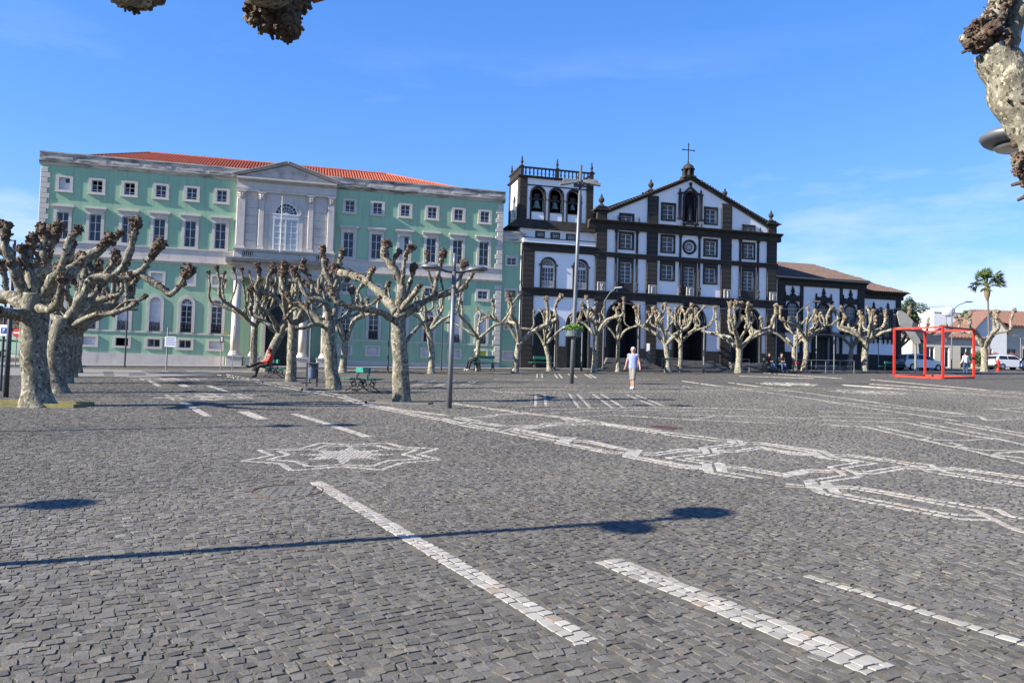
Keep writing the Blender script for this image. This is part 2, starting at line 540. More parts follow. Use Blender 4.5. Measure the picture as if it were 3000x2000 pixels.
for q in ([(0, 280), (170, 322), (480, 378)], [(0, 296), (150, 338), (490, 395), (840, 465), (960, 470)], [(600, 392), (920, 458), (1000, 466)], [(690, 378), (1010, 440), (1130, 445), (1060, 490), (1450, 568), (1580, 572)], [(490, 395), (600, 362), (640, 380), (990, 448), (1030, 450), (970, 490), (1420, 578), (1560, 585)],
          [(1060, 448), (1005, 490)], [(1095, 447), (1040, 492)], [(1120, 465), (1260, 472), (1590, 545), (1700, 550), (1650, 605), (2100, 690), (2260, 695)], [(1120, 478), (1240, 485), (1560, 550), (1610, 555), (1555, 605), (2070, 705), (2250, 715)],
          [(1640, 552), (1590, 605)], [(1670, 552), (1615, 605)], [(1700, 572), (1830, 575), (2080, 540), (2220, 550)], [(1720, 590), (1850, 593), (2100, 558), (2220, 568)], [(600, 362), (810, 352)], [(570, 392), (650, 372), (830, 362)]):
    W1.append(zK(q))
dbl(zK([(60, 148), (640, 226), (1050, 272), (1330, 312), (1390, 330), (1850, 402)]) + zK2([(120, 345)]), 0.10)
dbl(zK([(110, 272), (370, 265), (440, 250), (690, 236)]), 0.08)
dbl(zK([(120, 275), (280, 302), (190, 318)]), 0.10)
dbl(zK([(290, 312), (500, 345), (850, 340), (900, 325), (1150, 308), (1050, 280)]), 0.09)
dbl(zK([(600, 372), (780, 352), (880, 345), (1250, 325), (1420, 328), (1850, 385)]), 0.09)
dbl(zP([(0, 238), (220, 305), (590, 380), (740, 400)]), 0.10)
dbl(zP([(30, 266), (420, 330), (720, 366)]), 0.08)
dbl(zQ([(1530, 85), (2100, 192), (2352, 235)]), 0.22)
for q in ([(0, 480), (550, 512), (1090, 640), (1190, 655), (1440, 715), (1550, 735), (1870, 810), (1980, 838), (2400, 935)], [(680, 505), (1280, 635), (1190, 655)],
          [(1000, 460), (1800, 620), (2030, 640), (2400, 725)], [(1140, 455), (2090, 630)], [(1460, 455), (2400, 625)], [(1660, 465), (2400, 592)],
          [(0, 210), (1110, 370), (1600, 440)], [(0, 140), (600, 225), (1690, 365)], [(290, 30), (2400, 185)], [(580, 15), (2400, 138)],
          [(0, 330), (820, 360)], [(0, 385), (1000, 412)], [(0, 430), (1000, 455)], [(1420, 388), (1830, 385), (1900, 430), (2050, 430), (2400, 410)],
          [(1310, 655), (1700, 662), (1800, 655), (2030, 640)], [(1500, 690), (1650, 715), (1550, 735)], [(1640, 740), (1900, 775), (2150, 775), (2400, 792)],
          [(1980, 838), (2080, 805), (2400, 795)], [(1900, 310), (2150, 300), (2400, 283)], [(1950, 290), (2400, 350)], [(2000, 850), (2080, 835), (2400, 870)]):
    W1.append(zK4(q))
for q in ([(430, 45), (700, 62), (2352, 38)], [(560, 185), (800, 168)], [(750, 206), (1400, 188), (2352, 190)], [(850, 236), (1500, 207), (2352, 215)],
          [(1130, 270), (1460, 250), (2150, 290), (2352, 255)], [(795, 75), (788, 178)], [(868, 75), (882, 178)], [(795, 125), (870, 125)],
          [(1080, 68), (1165, 188)], [(1150, 70), (1265, 192)], [(1115, 125), (1200, 125)], [(1285, 70), (1455, 190)], [(1355, 70), (1548, 187)],
          [(1575, 75), (1815, 172)], [(1655, 78), (1895, 172)], [(880, 125), (1090, 124)], [(1210, 125), (1360, 122)], [(1430, 122), (1720, 126)]):
    W1.append(zK(q))
for q in ([(0, 130), (1050, 275), (1950, 360)], [(320, 140), (1350, 280)], [(0, 205), (440, 185), (820, 205)], [(0, 165), (60, 178)], [(390, 95), (900, 112)],
          [(560, 75), (1100, 112)], [(2050, 375), (2100, 402)], [(1100, 155), (2352, 240)], [(1300, 120), (2352, 215)], [(0, 312), (620, 330)], [(0, 360), (900, 388)],
          [(0, 395), (640, 420)]):
    W1.append(zS(q))
for q in ([(1350, 82), (1350, 106)], [(1385, 82), (1385, 106)], [(1350, 94), (1385, 94)], [(1470, 82), (1490, 108)], [(1500, 82), (1522, 108)], [(1565, 82), (1600, 106)],
          [(1595, 82), (1622, 106)], [(1680, 84), (1725, 108)], [(1710, 84), (1755, 108)], [(1385, 95), (1470, 95)], [(480, 165), (600, 130)], [(520, 165), (650, 125)], [(640, 165), (760, 130)], [(670, 165), (790, 126)],
          [(820, 162), (910, 128)], [(860, 162), (940, 128)], [(1050, 118), (1400, 122)], [(1850, 118), (2200, 120)], [(760, 190), (1300, 185), (2000, 195), (2352, 178)], [(1040, 205), (1500, 210), (2250, 205)]):
    W1.append(zP(q))
# eight-pointed stars along the lane
OUT_ = zT([(910, 62), (1245, 82), (1650, 62), (1820, 110), (2215, 125), (1990, 188), (2255, 248), (1800, 285), (1590, 360), (1150, 325), (590, 370), (470, 290), (40, 262), (380, 200), (220, 140), (690, 125)])
INN_ = zT([(980, 90), (1240, 99), (1540, 90), (1700, 130), (1985, 138), (1830, 188), (2030, 238), (1660, 258), (1480, 322), (1150, 300), (770, 326), (640, 265), (320, 248), (560, 192), (440, 150), (850, 132)])
TIP_ = zT([(1250, 103), (1620, 135), (1740, 190), (1580, 250), (1155, 292), (760, 248), (640, 195), (830, 140)])
sc_ = sum(OUT_, Vector()) / 16
FILL = []
def star(c):
    d = c - sc_; d.z = 0
    for O_ in (OUT_, INN_):
        W1.append([p + d for p in O_] + [O_[0] + d])
    poly = []
    for k in range(8):
        a, b = TIP_[k] + d, TIP_[(k + 1) % 8] + d
        n = (a + b) / 2
        poly.append((a.x, a.y)); q = c.lerp(n, 0.52); poly.append((q.x, q.y))
    FILL.append((c, 0.95, poly))
star(sc_)
for px, py in ((612, 1161), (497, 1110), (2544, 1148), (2310, 1124)):
    star(G(px, py))

def inpoly(x, y, poly):
    ins = False; n = len(poly); j = n - 1
    for i in range(n):
        xi, yi = poly[i]; xj, yj = poly[j]
        if (yi > y) != (yj > y) and x < (xj - xi) * (y - yi) / (yj - yi) + xi: ins = not ins
        j = i
    return ins

white = []     # x, y, direction, half length, half width
for polys, rows in ((W1, 1), (W2, 2), (W3, 3)):
    for poly in polys:
        for a, b in zip(poly[:-1], poly[1:]):
            d = (b - a).to_2d(); L = d.length
            if L < 0.03: continue
            ang = atan2(d.y, d.x); t = d.normalized(); nn = Vector((-t.y, t.x))
            wr = 0.092 if rows == 1 else 0.09
            for r in range(rows):
                o = (r - (rows - 1) / 2) * wr
                s = 0.0
                while s < L - 0.02:
                    l = min((0.085 + 0.05 * rng.random()) if a.y < 14 else (0.12 + 0.07 * rng.random()), max(0.05, L - s))
                    c = a.to_2d() + t * (s + l / 2) + nn * (o + 0.003 * rng.normal())
                    white.append((c.x, c.y, ang + 0.03 * rng.normal(), l / 2 - 0.003, wr / 2 - 0.003))
                    s += l
for c, R, poly in FILL:
    k = int(R / 0.06) + 1
    for i in range(-k - 2, k + 3):
        for j in range(-k - 2, k + 3):
            x, y = c.x + i * 0.062 + 0.003 * rng.normal(), c.y + j * 0.062 + 0.003 * rng.normal()
            if inpoly(x, y, poly): white.append((x, y, 0.05 * rng.normal(), 0.030, 0.030))
white = np.array(white)

# ---- where no dark stone may lie: white rows, tree pits, covers
PITS = []          # (centre, half size) filled in before the stones are laid
for px, py, h in ((1178, 1176, 0.95), (976, 1139, 0.95), (852, 1119, 0.95)):
    PITS.append((G(px, py), h))
COVERS = [(G(842, 1436), 0.42), (G(1947, 1252), 0.36)]
grid = set()
CELL = 0.04
for x, y, a, l, w in white:
    for i in np.arange(-l, l + 0.02, 0.04):
        for j in (-w, 0, w):
            grid.add((int(math.floor((x + i * cos(a) - j * sin(a)) / CELL)), int(math.floor((y + i * sin(a) + j * cos(a)) / CELL))))

LD = Vector((-0.481, 0.877)); LP = Vector((0.877, 0.481))     # lane direction and across
A0, A1 = G(918, 1409), G(1720, 1878)
def left_of_lane(x, y):
    return (A1.x - A0.x) * (y - A0.y) - (A1.y - A0.y) * (x - A0.x) < 0
def lay_cobbles():
    out = []
    for D1, D2, left in ((LD, LP, False), (LP, -LD, True)):
        t = -60.0
        while t < 60.0:
            w = (0.070 + 0.042 * rng.random()) if left else (0.058 + 0.030 * rng.random())
            s = -60 + rng.random() * 0.2
            base = np.cumsum((0.055 + 0.052 * rng.random(2100) ** 1.2) if left else (0.062 + 0.066 * rng.random(2100) ** 1.2))
            sc = s + base; l = np.diff(np.concatenate([[0], base])); sc = sc - l / 2; tc = t + w / 2
            x = D1.x * sc + D2.x * tc; y = D1.y * sc + D2.y * tc
            ok = (y > ST_Y0) & (y < ST_Y1) & (np.abs(x) < half(y))
            ll = ((A1.x - A0.x) * (y - A0.y) - (A1.y - A0.y) * (x - A0.x) < 0)
            ok &= (ll == left)
            for xx, yy, hl in zip(x[ok], y[ok], l[ok]): out.append((xx, yy, hl / 2, w / 2, atan2(D1.y, D1.x)))
            t += w
    return np.array(out)
cob = lay_cobbles()
# bend the rows gently
def warp(x, y):
    dx = 0.10 * np.sin(x * 0.9 + 1.3 * np.sin(y * 0.55)) + 0.045 * np.sin(y * 2.1 + x * 1.3) + 0.02 * np.sin(5.3 * x + 2.2 * y)
    dy = 0.09 * np.sin(y * 0.8 + 1.1 * np.sin(x * 0.7 + 2)) + 0.045 * np.sin(x * 1.9 - y * 0.9 + 1) + 0.02 * np.sin(4.7 * y - 3.1 * x)
    return dx, dy
dx, dy = warp(cob[:, 0], cob[:, 1])
keep = np.ones(len(cob), bool)
for i in range(len(cob)):
    x, y = cob[i, 0] + dx[i], cob[i, 1] + dy[i]
    ca_, sa2_ = cos(cob[i, 4]), sin(cob[i, 4]); hl_, hw_ = cob[i, 2] * 0.6, cob[i, 3] * 0.6
    if any((int(math.floor((x + a_ * ca_ - b_ * sa2_) / CELL)), int(math.floor((y + a_ * sa2_ + b_ * ca_) / CELL))) in grid for a_, b_ in ((0, 0), (hl_, 0), (-hl_, 0), (0, hw_), (0, -hw_))): keep[i] = False
    else:
        for c, h in PITS:
            if abs(x - c.x) < h and abs(y - c.y) < h: keep[i] = False
        for c, r in COVERS:
            if hypot(x - c.x, y - c.y) < r: keep[i] = False
cob = cob[keep]

def stone_verts(cx, cy, ang, hl, hw, n8, jit, inset, drop, hvar, tilt, sink=0.0):
    """rings of outline points: base ring and top ring for every stone (arrays)"""
    k = len(cx)
    if n8:
        base = np.array([(-1, -.78), (-.80, -1), (.80, -1), (1, -.78), (1, .78), (.80, 1), (-.80, 1), (-1, .78)])
    else:
        base = np.array([(-1, -1), (1, -1), (1, 1), (-1, 1)])
    n = len(base)
    loc = base[None] * np.stack([hl, hw], -1)[:, None]
    loc = loc + rng.normal(size=loc.shape) * jit
    top = loc * (1 - inset / np.maximum(0.02, np.stack([hl, hw], -1))[:, None])
    h = rng.normal(size=k) * hvar - sink
    tx, ty = rng.normal(size=k) * tilt, rng.normal(size=k) * tilt
    def tow(q, z):
        x = q[..., 0] * np.cos(ang)[:, None] - q[..., 1] * np.sin(ang)[:, None] + cx[:, None]
        y = q[..., 0] * np.sin(ang)[:, None] + q[..., 1] * np.cos(ang)[:, None] + cy[:, None]
        return np.stack([x, y, SLX * x + SLY * y + z], -1)
    B = tow(loc, np.full((k, n), -drop))
    T = tow(top, h[:, None] + top[..., 0] * tx[:, None] + top[..., 1] * ty[:, None])
    return B, T

def stones_mesh(name, B, T, tint, mat):
    k, n = B.shape[:2]
    v = np.concatenate([B, T], 1).reshape(-1, 3)
    side = np.array([[i, (i + 1) % n, n + (i + 1) % n, n + i] for i in range(n)])
    topf = np.arange(n, 2 * n)
    off = (np.arange(k) * 2 * n)[:, None]
    lt = np.concatenate([(side.reshape(1, -1) + off), topf[None] + off], 1)
    loops = lt.reshape(-1)
    tot = np.tile(np.array([4] * n + [n]), k)
    start = np.concatenate([[0], np.cumsum(tot)[:-1]])
    me = bpy.data.meshes.new(name)
    me.vertices.add(len(v)); me.vertices.foreach_set('co', v.astype(np.float32).ravel())
    me.loops.add(len(loops)); me.loops.foreach_set('vertex_index', loops.astype(np.int32))
    me.polygons.add(len(tot)); me.polygons.foreach_set('loop_start', start.astype(np.int32)); me.polygons.foreach_set('loop_total', tot.astype(np.int32))
    a = me.attributes.new('tint', 'FLOAT_COLOR', 'POINT')
    c = np.ones((k, 2 * n, 4), np.float32); c[..., :3] = tint[:, None]
    a.data.foreach_set('color', c.ravel())
    me.materials.append(mat)
    me.polygons.foreach_set('use_smooth', np.zeros(len(tot), bool))
    me.update(calc_edges=True)
    return me

def lay(cx, cy, ang, hl, hw, tint, mat, name, label, nsingle, **kw):
    d = np.hypot(cx, cy * 1.0)
    inview = (np.abs(cx) < 0.66 * cy) & (cy > 4.0)
    area = np.where(inview, (hl * hw) / cy ** 3, 0)
    order = np.argsort(-area)
    single = order[:nsingle]
    rest = order[nsingle:]
    near = rest[cy[rest] < 13.0]; far = rest[cy[rest] >= 13.0]
    B, T = stone_verts(cx[single], cy[single], ang[single], hl[single], hw[single], True, **kw)
    for i in range(len(single)):
        inst(name, stones_mesh(name, B[i:i + 1], T[i:i + 1], tint[single[i]:single[i] + 1], mat), plaza)
    for q, n8, nm in ((near, True, name + '_field'), (far, False, 'distant_' + name + '_field')):
        if len(q) == 0: continue
        B, T = stone_verts(cx[q], cy[q], ang[q], hl[q], hw[q], n8, **kw)
        o = inst(nm, stones_mesh(nm, B, T, tint[q], mat), plaza)
        tag(o, label, kind='stuff')

k = len(cob)
dx, dy = warp(cob[:, 0], cob[:, 1])
e = 0.05
cx_, sx_ = np.cos(cob[:, 4]), np.sin(cob[:, 4])
dx2, dy2 = warp(cob[:, 0] + cx_ * e, cob[:, 1] + sx_ * e)
ang = np.arctan2(sx_ * e + dy2 - dy, cx_ * e + dx2 - dx) + rng.normal(size=k) * 0.085
dx += rng.normal(size=k) * 0.008; dy += rng.normal(size=k) * 0.008
g = np.clip(rng.normal(0.104, 0.019, k), 0.05, 0.17)
tint = np.stack([g * 1.06, g * 0.99, g * 0.86], -1)
sel = rng.random(k)
tint[sel < 0.22] *= np.array([0.92, 0.93, 0.96])          # bluish basalt
tint[(sel > 0.22) & (sel < 0.40)] *= np.array([1.06, 1.01, 0.93])   # browner stones
tint[(sel > 0.988)] = np.array([0.135, 0.12, 0.098])      # the odd sandy or reddish stone
tint[(sel > 0.983) & (sel < 0.988)] = np.array([0.10, 0.08, 0.072])
big = 1 + 0.13 * np.sin(cob[:, 0] * 0.7 + 1.7 * np.sin(cob[:, 1] * 0.31)) * np.sin(cob[:, 1] * 0.5 + 0.8)
tint *= big[:, None]
lay(cob[:, 0] + dx, cob[:, 1] + dy, ang, cob[:, 2] - 0.0016, cob[:, 3] - 0.0016, tint, m_cobble, 'cobblestone', 'dark basalt cobbles laid in wavy rows', 300,
    jit=0.0068, inset=0.0040, drop=0.03, hvar=0.0019, tilt=0.032)
kw = len(white)
gw = np.clip(rng.normal(0.30, 0.035, kw), 0.2, 0.42)
tw = np.stack([gw * 1.06, gw * 0.98, gw * 0.86], -1)
tw[rng.random(kw) < 0.05] *= np.array([0.88, 0.78, 0.70]); tw[rng.random(kw) < 0.10] *= 0.78
lay(white[:, 0], white[:, 1], white[:, 2], white[:, 3], white[:, 4], tw, m_white, 'white_cobblestone', 'white limestone cobbles inlaid as lines and stars', 300,
    jit=0.0048, inset=0.0035, drop=0.03, hvar=0.0012, tilt=0.015, sink=-0.001)

# ---- street strip and pavement along the buildings
def pxpoly(pts): return [G(a, b) for a, b in pts]
street = sheet('street', pxpoly([(-500, 1066), (120, 1078), (560, 1084), (1100, 1083), (1100, 1087), (640, 1092), (520, 1101), (240, 1107), (215, 1125), (190, 1146), (110, 1186), (-900, 1190)]), m_asphalt, -0.016,
               'pale grey street paving in front of the green building')
for i, q in enumerate(([(300, 1086), (330, 1086), (335, 1100), (306, 1100)], [(380, 1091), (420, 1090), (430, 1098), (376, 1099)], [(410, 1084), (470, 1084), (490, 1092), (440, 1092)],
                       [(480, 1084), (540, 1084), (560, 1091), (505, 1092)])):
    sheet('dark_slab', pxpoly(q), m_slab_dark, -0.012, parent=street)
def front_strip(name, u0, u1, y0, y1, h, mat, label):
    m = MB(); n = 24
    for i in range(n):
        a = u0 + (u1 - u0) * i / n; b = u0 + (u1 - u0) * (i + 1) / n
        q = [front_world(a, y0, 0), front_world(b, y0, 0), front_world(b, y1, 0), front_world(a, y1, 0)]
        top = [(p.x, p.y, gz(p.x, p.y) + h) for p in q]; bot = [(p.x, p.y, gz(p.x, p.y) - 0.2) for p in q]
        m.add(bot + top, [(4, 5, 6, 7), (0, 1, 5, 4)])
    return tag(m.build(name, mat), label, kind='structure')
front_strip('pavement', -14, 34, -2.2, 1.5, 0.10, m_slab, 'pale raised pavement along the foot of the green building')
front_strip('church_pavement', 34.01, 75, -3.2, 0.2, 0.10, m_slab_dark, 'raised stone pavement along the church steps')

# ---- covers let into the paving
m_rust = plain('rusty_iron', (0.11, 0.062, 0.048), 0.75, 0.35, 8, 0.5, 40)
m_soil = plain('dark_soil', (0.055, 0.042, 0.03), 1.0, 0.4, 6, 1.0, 50, 0.03)
c, r = COVERS[0]
cv = empty('manhole_cover', (c.x, c.y, gz(c.x, c.y)))
cv.rotation_euler = GN.to_track_quat('Z', 'Y').to_euler()
one('ring', m_rust, cv, lambda m: m.lathe([(0.415, -0.02), (0.415, 0.003), (0.395, 0.003), (0.395, -0.02)], 36))
def cover_fill(m):
    for i in range(-5, 6):
        for j in range(-4, 5):
            x, y = i * 0.092 + (j % 2) * 0.04, j * 0.104
            if hypot(x, y) < 0.34:
                m.bbox(x - 0.04, x + 0.04, y - 0.046, y + 0.046, -0.03, 0.003 + 0.002 * rng.normal())
cf = one('stone_infill', plain('cover_stone', (0.10, 0.096, 0.085), 0.8, 0.3, 12, 0.5, 60), cv, cover_fill)
one('bed', m_mortar, cv, lambda m: m.lathe([(0.40, -0.04), (0.40, -0.012), (0.001, -0.012)], 30))
tag(cv, 'round manhole cover filled with cobbles inside a thin rusty ring', 'manhole cover')
c, r = COVERS[1]
cv = empty('drain_grate', (c.x, c.y, gz(c.x, c.y)))
cv.rotation_euler = GN.to_track_quat('Z', 'Y').to_euler()
one('rim', m_rust, cv, lambda m: m.lathe([(0.36, -0.03), (0.36, 0.012), (0.31, 0.012), (0.31, -0.03)], 32))
def grate(m):
    for i in range(-5, 6):
        h = sqrt(max(0, 0.31 ** 2 - (i * 0.056) ** 2))
        m.box(i * 0.056 - 0.017, i * 0.056 + 0.017, -h, h, -0.03, 0.008)
one('bars', m_rust, cv, grate)
one('pit', plain('black_pit', (0.01, 0.01, 0.01), 0.9), cv, lambda m: m.lathe([(0.35, -0.04), (0.35, -0.0125), (0.001, -0.0125)], 24))
tag(cv, 'rusty brown round drain cover set in the white inlaid border', 'drain cover')
# ------------------------------------------------------------------ the green building
def green_mat():
    m, nt, b = new_mat('green_render')
    v = coords(nt)
    c = ramp(nt, noise(nt, v, 0.5, 5, 0.6), [(0.25, (0.26, 0.43, 0.285)), (0.5, (0.295, 0.47, 0.31)), (0.75, (0.33, 0.50, 0.33))])
    pale = maprange(nt, noise(nt, coords(nt, (0.28, 1, 0.10)), 1.0, 3, 0.5), 0.50, 0.66)
    c = mixc(nt, mixc(nt, 0.5, (0, 0, 0), pale), c, (0.36, 0.49, 0.30))
    run = maprange(nt, noise(nt, coords(nt, (2.2, 1, 0.16)), 1.6, 5, 0.65), 0.50, 0.78)
    c = mixc(nt, mixc(nt, 0.8, (0, 0, 0), run), c, (0.19, 0.30, 0.205))
    spots = maprange(nt, noise(nt, coords(nt, (1, 1, 1.4)), 3.2, 2, 0.5), 0.735, 0.76)
    c = mixc(nt, spots, c, (0.06, 0.085, 0.07))
    nt.links.new(c, b.inputs['Base Color'])
    b.inputs['Roughness'].default_value = 0.85
    bump(nt, b, noise(nt, v, 7, 5, 0.6), 0.12, 0.02)
    return m
def limestone(name, base, dirt, lo, hi, stretch, scale=1.0, rough=0.8):
    m, nt, b = new_mat(name)
    v = coords(nt)
    c = ramp(nt, noise(nt, v, 1.6, 5, 0.6), [(0.3, tuple(x * 0.88 for x in base)), (0.7, tuple(min(1, x * 1.08) for x in base))])
    d = maprange(nt, noise(nt, coords(nt, stretch), scale, 7, 0.68), lo, hi)
    c = mixc(nt, d, c, dirt)
    nt.links.new(c, b.inputs['Base Color'])
    b.inputs['Roughness'].default_value = rough
    bump(nt, b, noise(nt, v, 14, 5, 0.6), 0.2, 0.012)
    return m
m_green = green_mat()
m_stone = limestone('pink_grey_limestone', (0.56, 0.51, 0.455), (0.33, 0.30, 0.27), 0.55, 0.8, (1.2, 1, 0.35), 1.4)
m_parapet = limestone('stained_parapet_stone', (0.50, 0.46, 0.405), (0.075, 0.075, 0.068), 0.46, 0.64, (0.5, 1, 2.6), 1.3)
m_pedim = limestone('weathered_pediment_stone', (0.45, 0.42, 0.39), (0.20, 0.20, 0.15), 0.50, 0.75, (0.9, 1, 1.2), 1.3)
m_sash = plain('white_painted_wood', (0.66, 0.66, 0.65), 0.5, 0.08, 3)
m_shutter = plain('white_shutter', (0.60, 0.60, 0.60), 0.6, 0.08, 2)
m_pane = glass('window_glass')
m_void = plain('dark_room', (0.008, 0.008, 0.009), 0.9)
m_iron = plain('black_iron', (0.022, 0.023, 0.026), 0.5, 0.2, 10, spec=0.5)
m_tile = plain('orange_roof_tile', (0.40, 0.10, 0.045), 0.8, 0.28, 5, 0.3, 30, dirt=(0.27, 0.08, 0.045), dirt_scale=2.5, dirt_lo=0.55, dirt_hi=0.72)

gb = empty('green_building', F0, AZ)
tag(gb, 'long pale green civic building with white stone trim and orange tile roof', 'building')
U0, U1, VTOP = -2.87, 27.40, 13.60
BAYS_L = [-1.50, 0.40, 2.33, 4.23, 6.13, 8.01]; BAYS_R = [16.42, 18.33, 20.27, 22.19, 24.10, 26.03]
BAYS = BAYS_L + BAYS_R
ROWS = dict(top=(0.31, 11.22, 12.00), tall=(0.34, 8.08, 9.78), small=(0.35, 5.67, 6.22), arch=(0.34, 2.44, 4.64), base=(0.37, 1.40, 1.90))
holes = [(u - w, u + w, a, b) for u in BAYS for (w, a, b) in ROWS.values()]
def gwall(m):
    holed_wall(m, U0, 8.95, -0.8, 12.80, [h for h in holes if h[1] < 9])
    holed_wall(m, 15.45, U1, -0.8, 12.80, [h for h in holes if h[0] > 15])
    m.add([(U0, 0, -0.8), (U0, 0, 13.2), (U0, 13, 13.2), (U0, 13, -0.8)], [(0, 1, 2, 3)])
    m.add([(U1, 0, -0.8), (U1, 13, -0.8), (U1, 13, 13.2), (U1, 0, 13.2)], [(0, 1, 2, 3)])
    m.add([(U0, 13, -0.8), (U0, 13, 13.2), (U1, 13, 13.2), (U1, 13, -0.8)], [(0, 1, 2, 3)])
one('wall', m_green, gb, gwall)
one('interior', m_void, gb, lambda m: m.box(U0 + 0.1, U1 - 0.1, 0.6, 0.62, -0.5, 12.9))

def rect(x0, x1, z0, z1): return [(x0, z0), (x0, z1), (x1, z1), (x1, z0)]
_cache = {}
def pane_mesh(w, h, mat):
    k = ('pane', round(w, 3), round(h, 3), mat.name)
    if k not in _cache:
        _cache[k] = MB().box(-w / 2, w / 2, -0.006, 0.006, -h / 2, h / 2).mesh('pane', mat)
    return _cache[k]
def sash_grid(x0, x1, z0, z1, cols, rows_, bar=0.016, frame=0.034, y=0.10, d=0.04):
    """white window frame and the panes between its bars; rows_ are fractions of the height"""
    m = MB()
    m.ring(rect(x0, x1, z0, z1), rect(x0 + frame, x1 - frame, z0 + frame, z1 - frame), y - d / 2, y + d / 2)
    xs = [x0 + frame + (x1 - x0 - 2 * frame) * i / cols for i in range(cols + 1)]
    zs = [z0 + frame + (z1 - z0 - 2 * frame) * f for f in [0] + list(rows_) + [1]]
    mid = cols // 2
    for i in range(1, cols):
        b = bar * (1.35 if i == mid and cols % 2 == 0 else 0.8)
        m.box(xs[i] - b, xs[i] + b, y - d / 2 - 0.003, y + d / 2 - 0.003, zs[0] - 0.002, zs[-1] + 0.002)
    for j in range(1, len(zs) - 1):
        m.box(xs[0] - 0.002, xs[-1] + 0.002, y - d / 2 + 0.004, y + d / 2 + 0.004, zs[j] - bar * 0.8, zs[j] + bar * 0.8)
    panes = []
    for i in range(cols):
        for j in range(len(zs) - 1):
            panes.append(((xs[i] + xs[i + 1]) / 2, y + 0.012, (zs[j] + zs[j + 1]) / 2, xs[i + 1] - xs[i], zs[j + 1] - zs[j]))
    return m, panes
def window(name, parent, loc, surround, s_mat, sash=None, panes=(), pane_mat=None, extra=(), white_panes=()):
    w = inst(name, surround, parent, loc)
    if sash is not None: inst('sash', sash, w)
    for i, (x, y, z, a, b) in enumerate(panes):
        inst('shutter_leaf' if i in white_panes else 'pane', pane_mesh(a, b, m_shutter if i in white_panes else (pane_mat or m_pane)), w, (x, y, z))
    for nm, me in extra: inst(nm, me, w)
    return w
# prototypes, local origin at the bay centre on the wall, v = 0
def p_top():
    s = MB()
    s.ring(rect(-0.5, 0.5, 11.10, 12.15), rect(-0.31, 0.31, 11.22, 12.00), -0.055, 0.06)
    s.box(-0.53, 0.53, -0.085, 0.0, 11.06, 11.12)
    sm, pn = sash_grid(-0.31, 0.31, 11.24, 12.00, 2, [0.18, 0.6], y=0.11)
    return s.mesh('window', m_stone), sm.mesh('sash', m_sash), pn
def p_tall():
    s = MB()
    s.ring([(-0.53, 7.95), (-0.53, 10.03), (0.53, 10.03), (0.53, 7.95)], [(-0.34, 8.08), (-0.34, 9.78), (0.34, 9.78), (0.34, 8.08)], -0.06, 0.06)
    s.box(-0.62, 0.62, -0.12, 0.0, 10.03, 10.12); s.box(-0.67, 0.67, -0.19, 0.0, 10.123, 10.18); s.box(-0.62, 0.62, -0.15, 0.0, 10.183, 10.25)
    sm, pn = sash_grid(-0.34, 0.34, 8.08, 9.78, 2, [0.36, 0.70], y=0.12)
    return s.mesh('window', m_stone), sm.mesh('sash', m_sash), pn
def p_small():
    s = MB()
    s.ring(rect(-0.52, 0.52, 5.46, 6.38), rect(-0.35, 0.35, 5.67, 6.22), -0.055, 0.06)
    sm, pn = sash_grid(-0.35, 0.35, 5.67, 6.22, 2, [0.5], y=0.11)
    return s.mesh('window', m_stone), sm.mesh('sash', m_sash), pn
def p_arch():
    s = MB()
    out = arch_pts(1.04, 4.31, 14, bottom=2.41); inn = arch_pts(0.68, 4.30, 14, bottom=2.41)
    s.ring(out, inn, -0.055, 0.07, closed=False)
    sm, pn = sash_grid(-0.34, 0.34, 2.44, 4.22, 2, [0.36, 0.56, 0.78], y=0.12)
    sm.ring(arch_pts(0.68, 4.30, 14), arch_pts(0.58, 4.30, 14), 0.10, 0.14, closed=False)
    sm.box(-0.34, 0.34, 0.098, 0.142, 4.215, 4.30)
    for a in (0.25, 0.5, 0.75):
        sm.beam((0, 0.12, 4.30), (0.30 * cos(pi * a), 0.12, 4.30 + 0.30 * sin(pi * a)), 0.022, 0.03)
    sm.ring([(0.15 * cos(t), 4.3 + 0.15 * sin(t)) for t in np.linspace(pi, 0, 9)], [(0.125 * cos(t), 4.3 + 0.125 * sin(t)) for t in np.linspace(pi, 0, 9)], 0.105, 0.135, closed=False)
    fan = MB(); fan.prism(arch_pts(0.66, 4.30, 14), 0.13, 0.142)
    fan_w = MB(); fan_w.prism(arch_pts(0.66, 4.30, 14), 0.128, 0.14)
    r = MB()
    r.box(-0.36, 0.36, -0.03, 0.0, 2.96, 3.0); r.box(-0.36, 0.36, -0.03, 0.0, 2.46, 2.49)
    for i in range(13):
        x = -0.34 + 0.68 * i / 12
        r.box(x - 0.008, x + 0.008, -0.025, -0.009, 2.47, 2.98)
    for x in (-0.2, 0, 0.2):
        r.lathe([(0.012, 2.5), (0.04, 2.6), (0.055, 2.7), (0.03, 2.8), (0.045, 2.88), (0.012, 2.95)], 6, (x, -0.017, 0))
    return s.mesh('window', m_stone), sm.mesh('sash', m_sash), pn, fan.mesh('fanlight', m_pane), fan_w.mesh('fanlight', m_shutter), r.mesh('railing', m_iron)
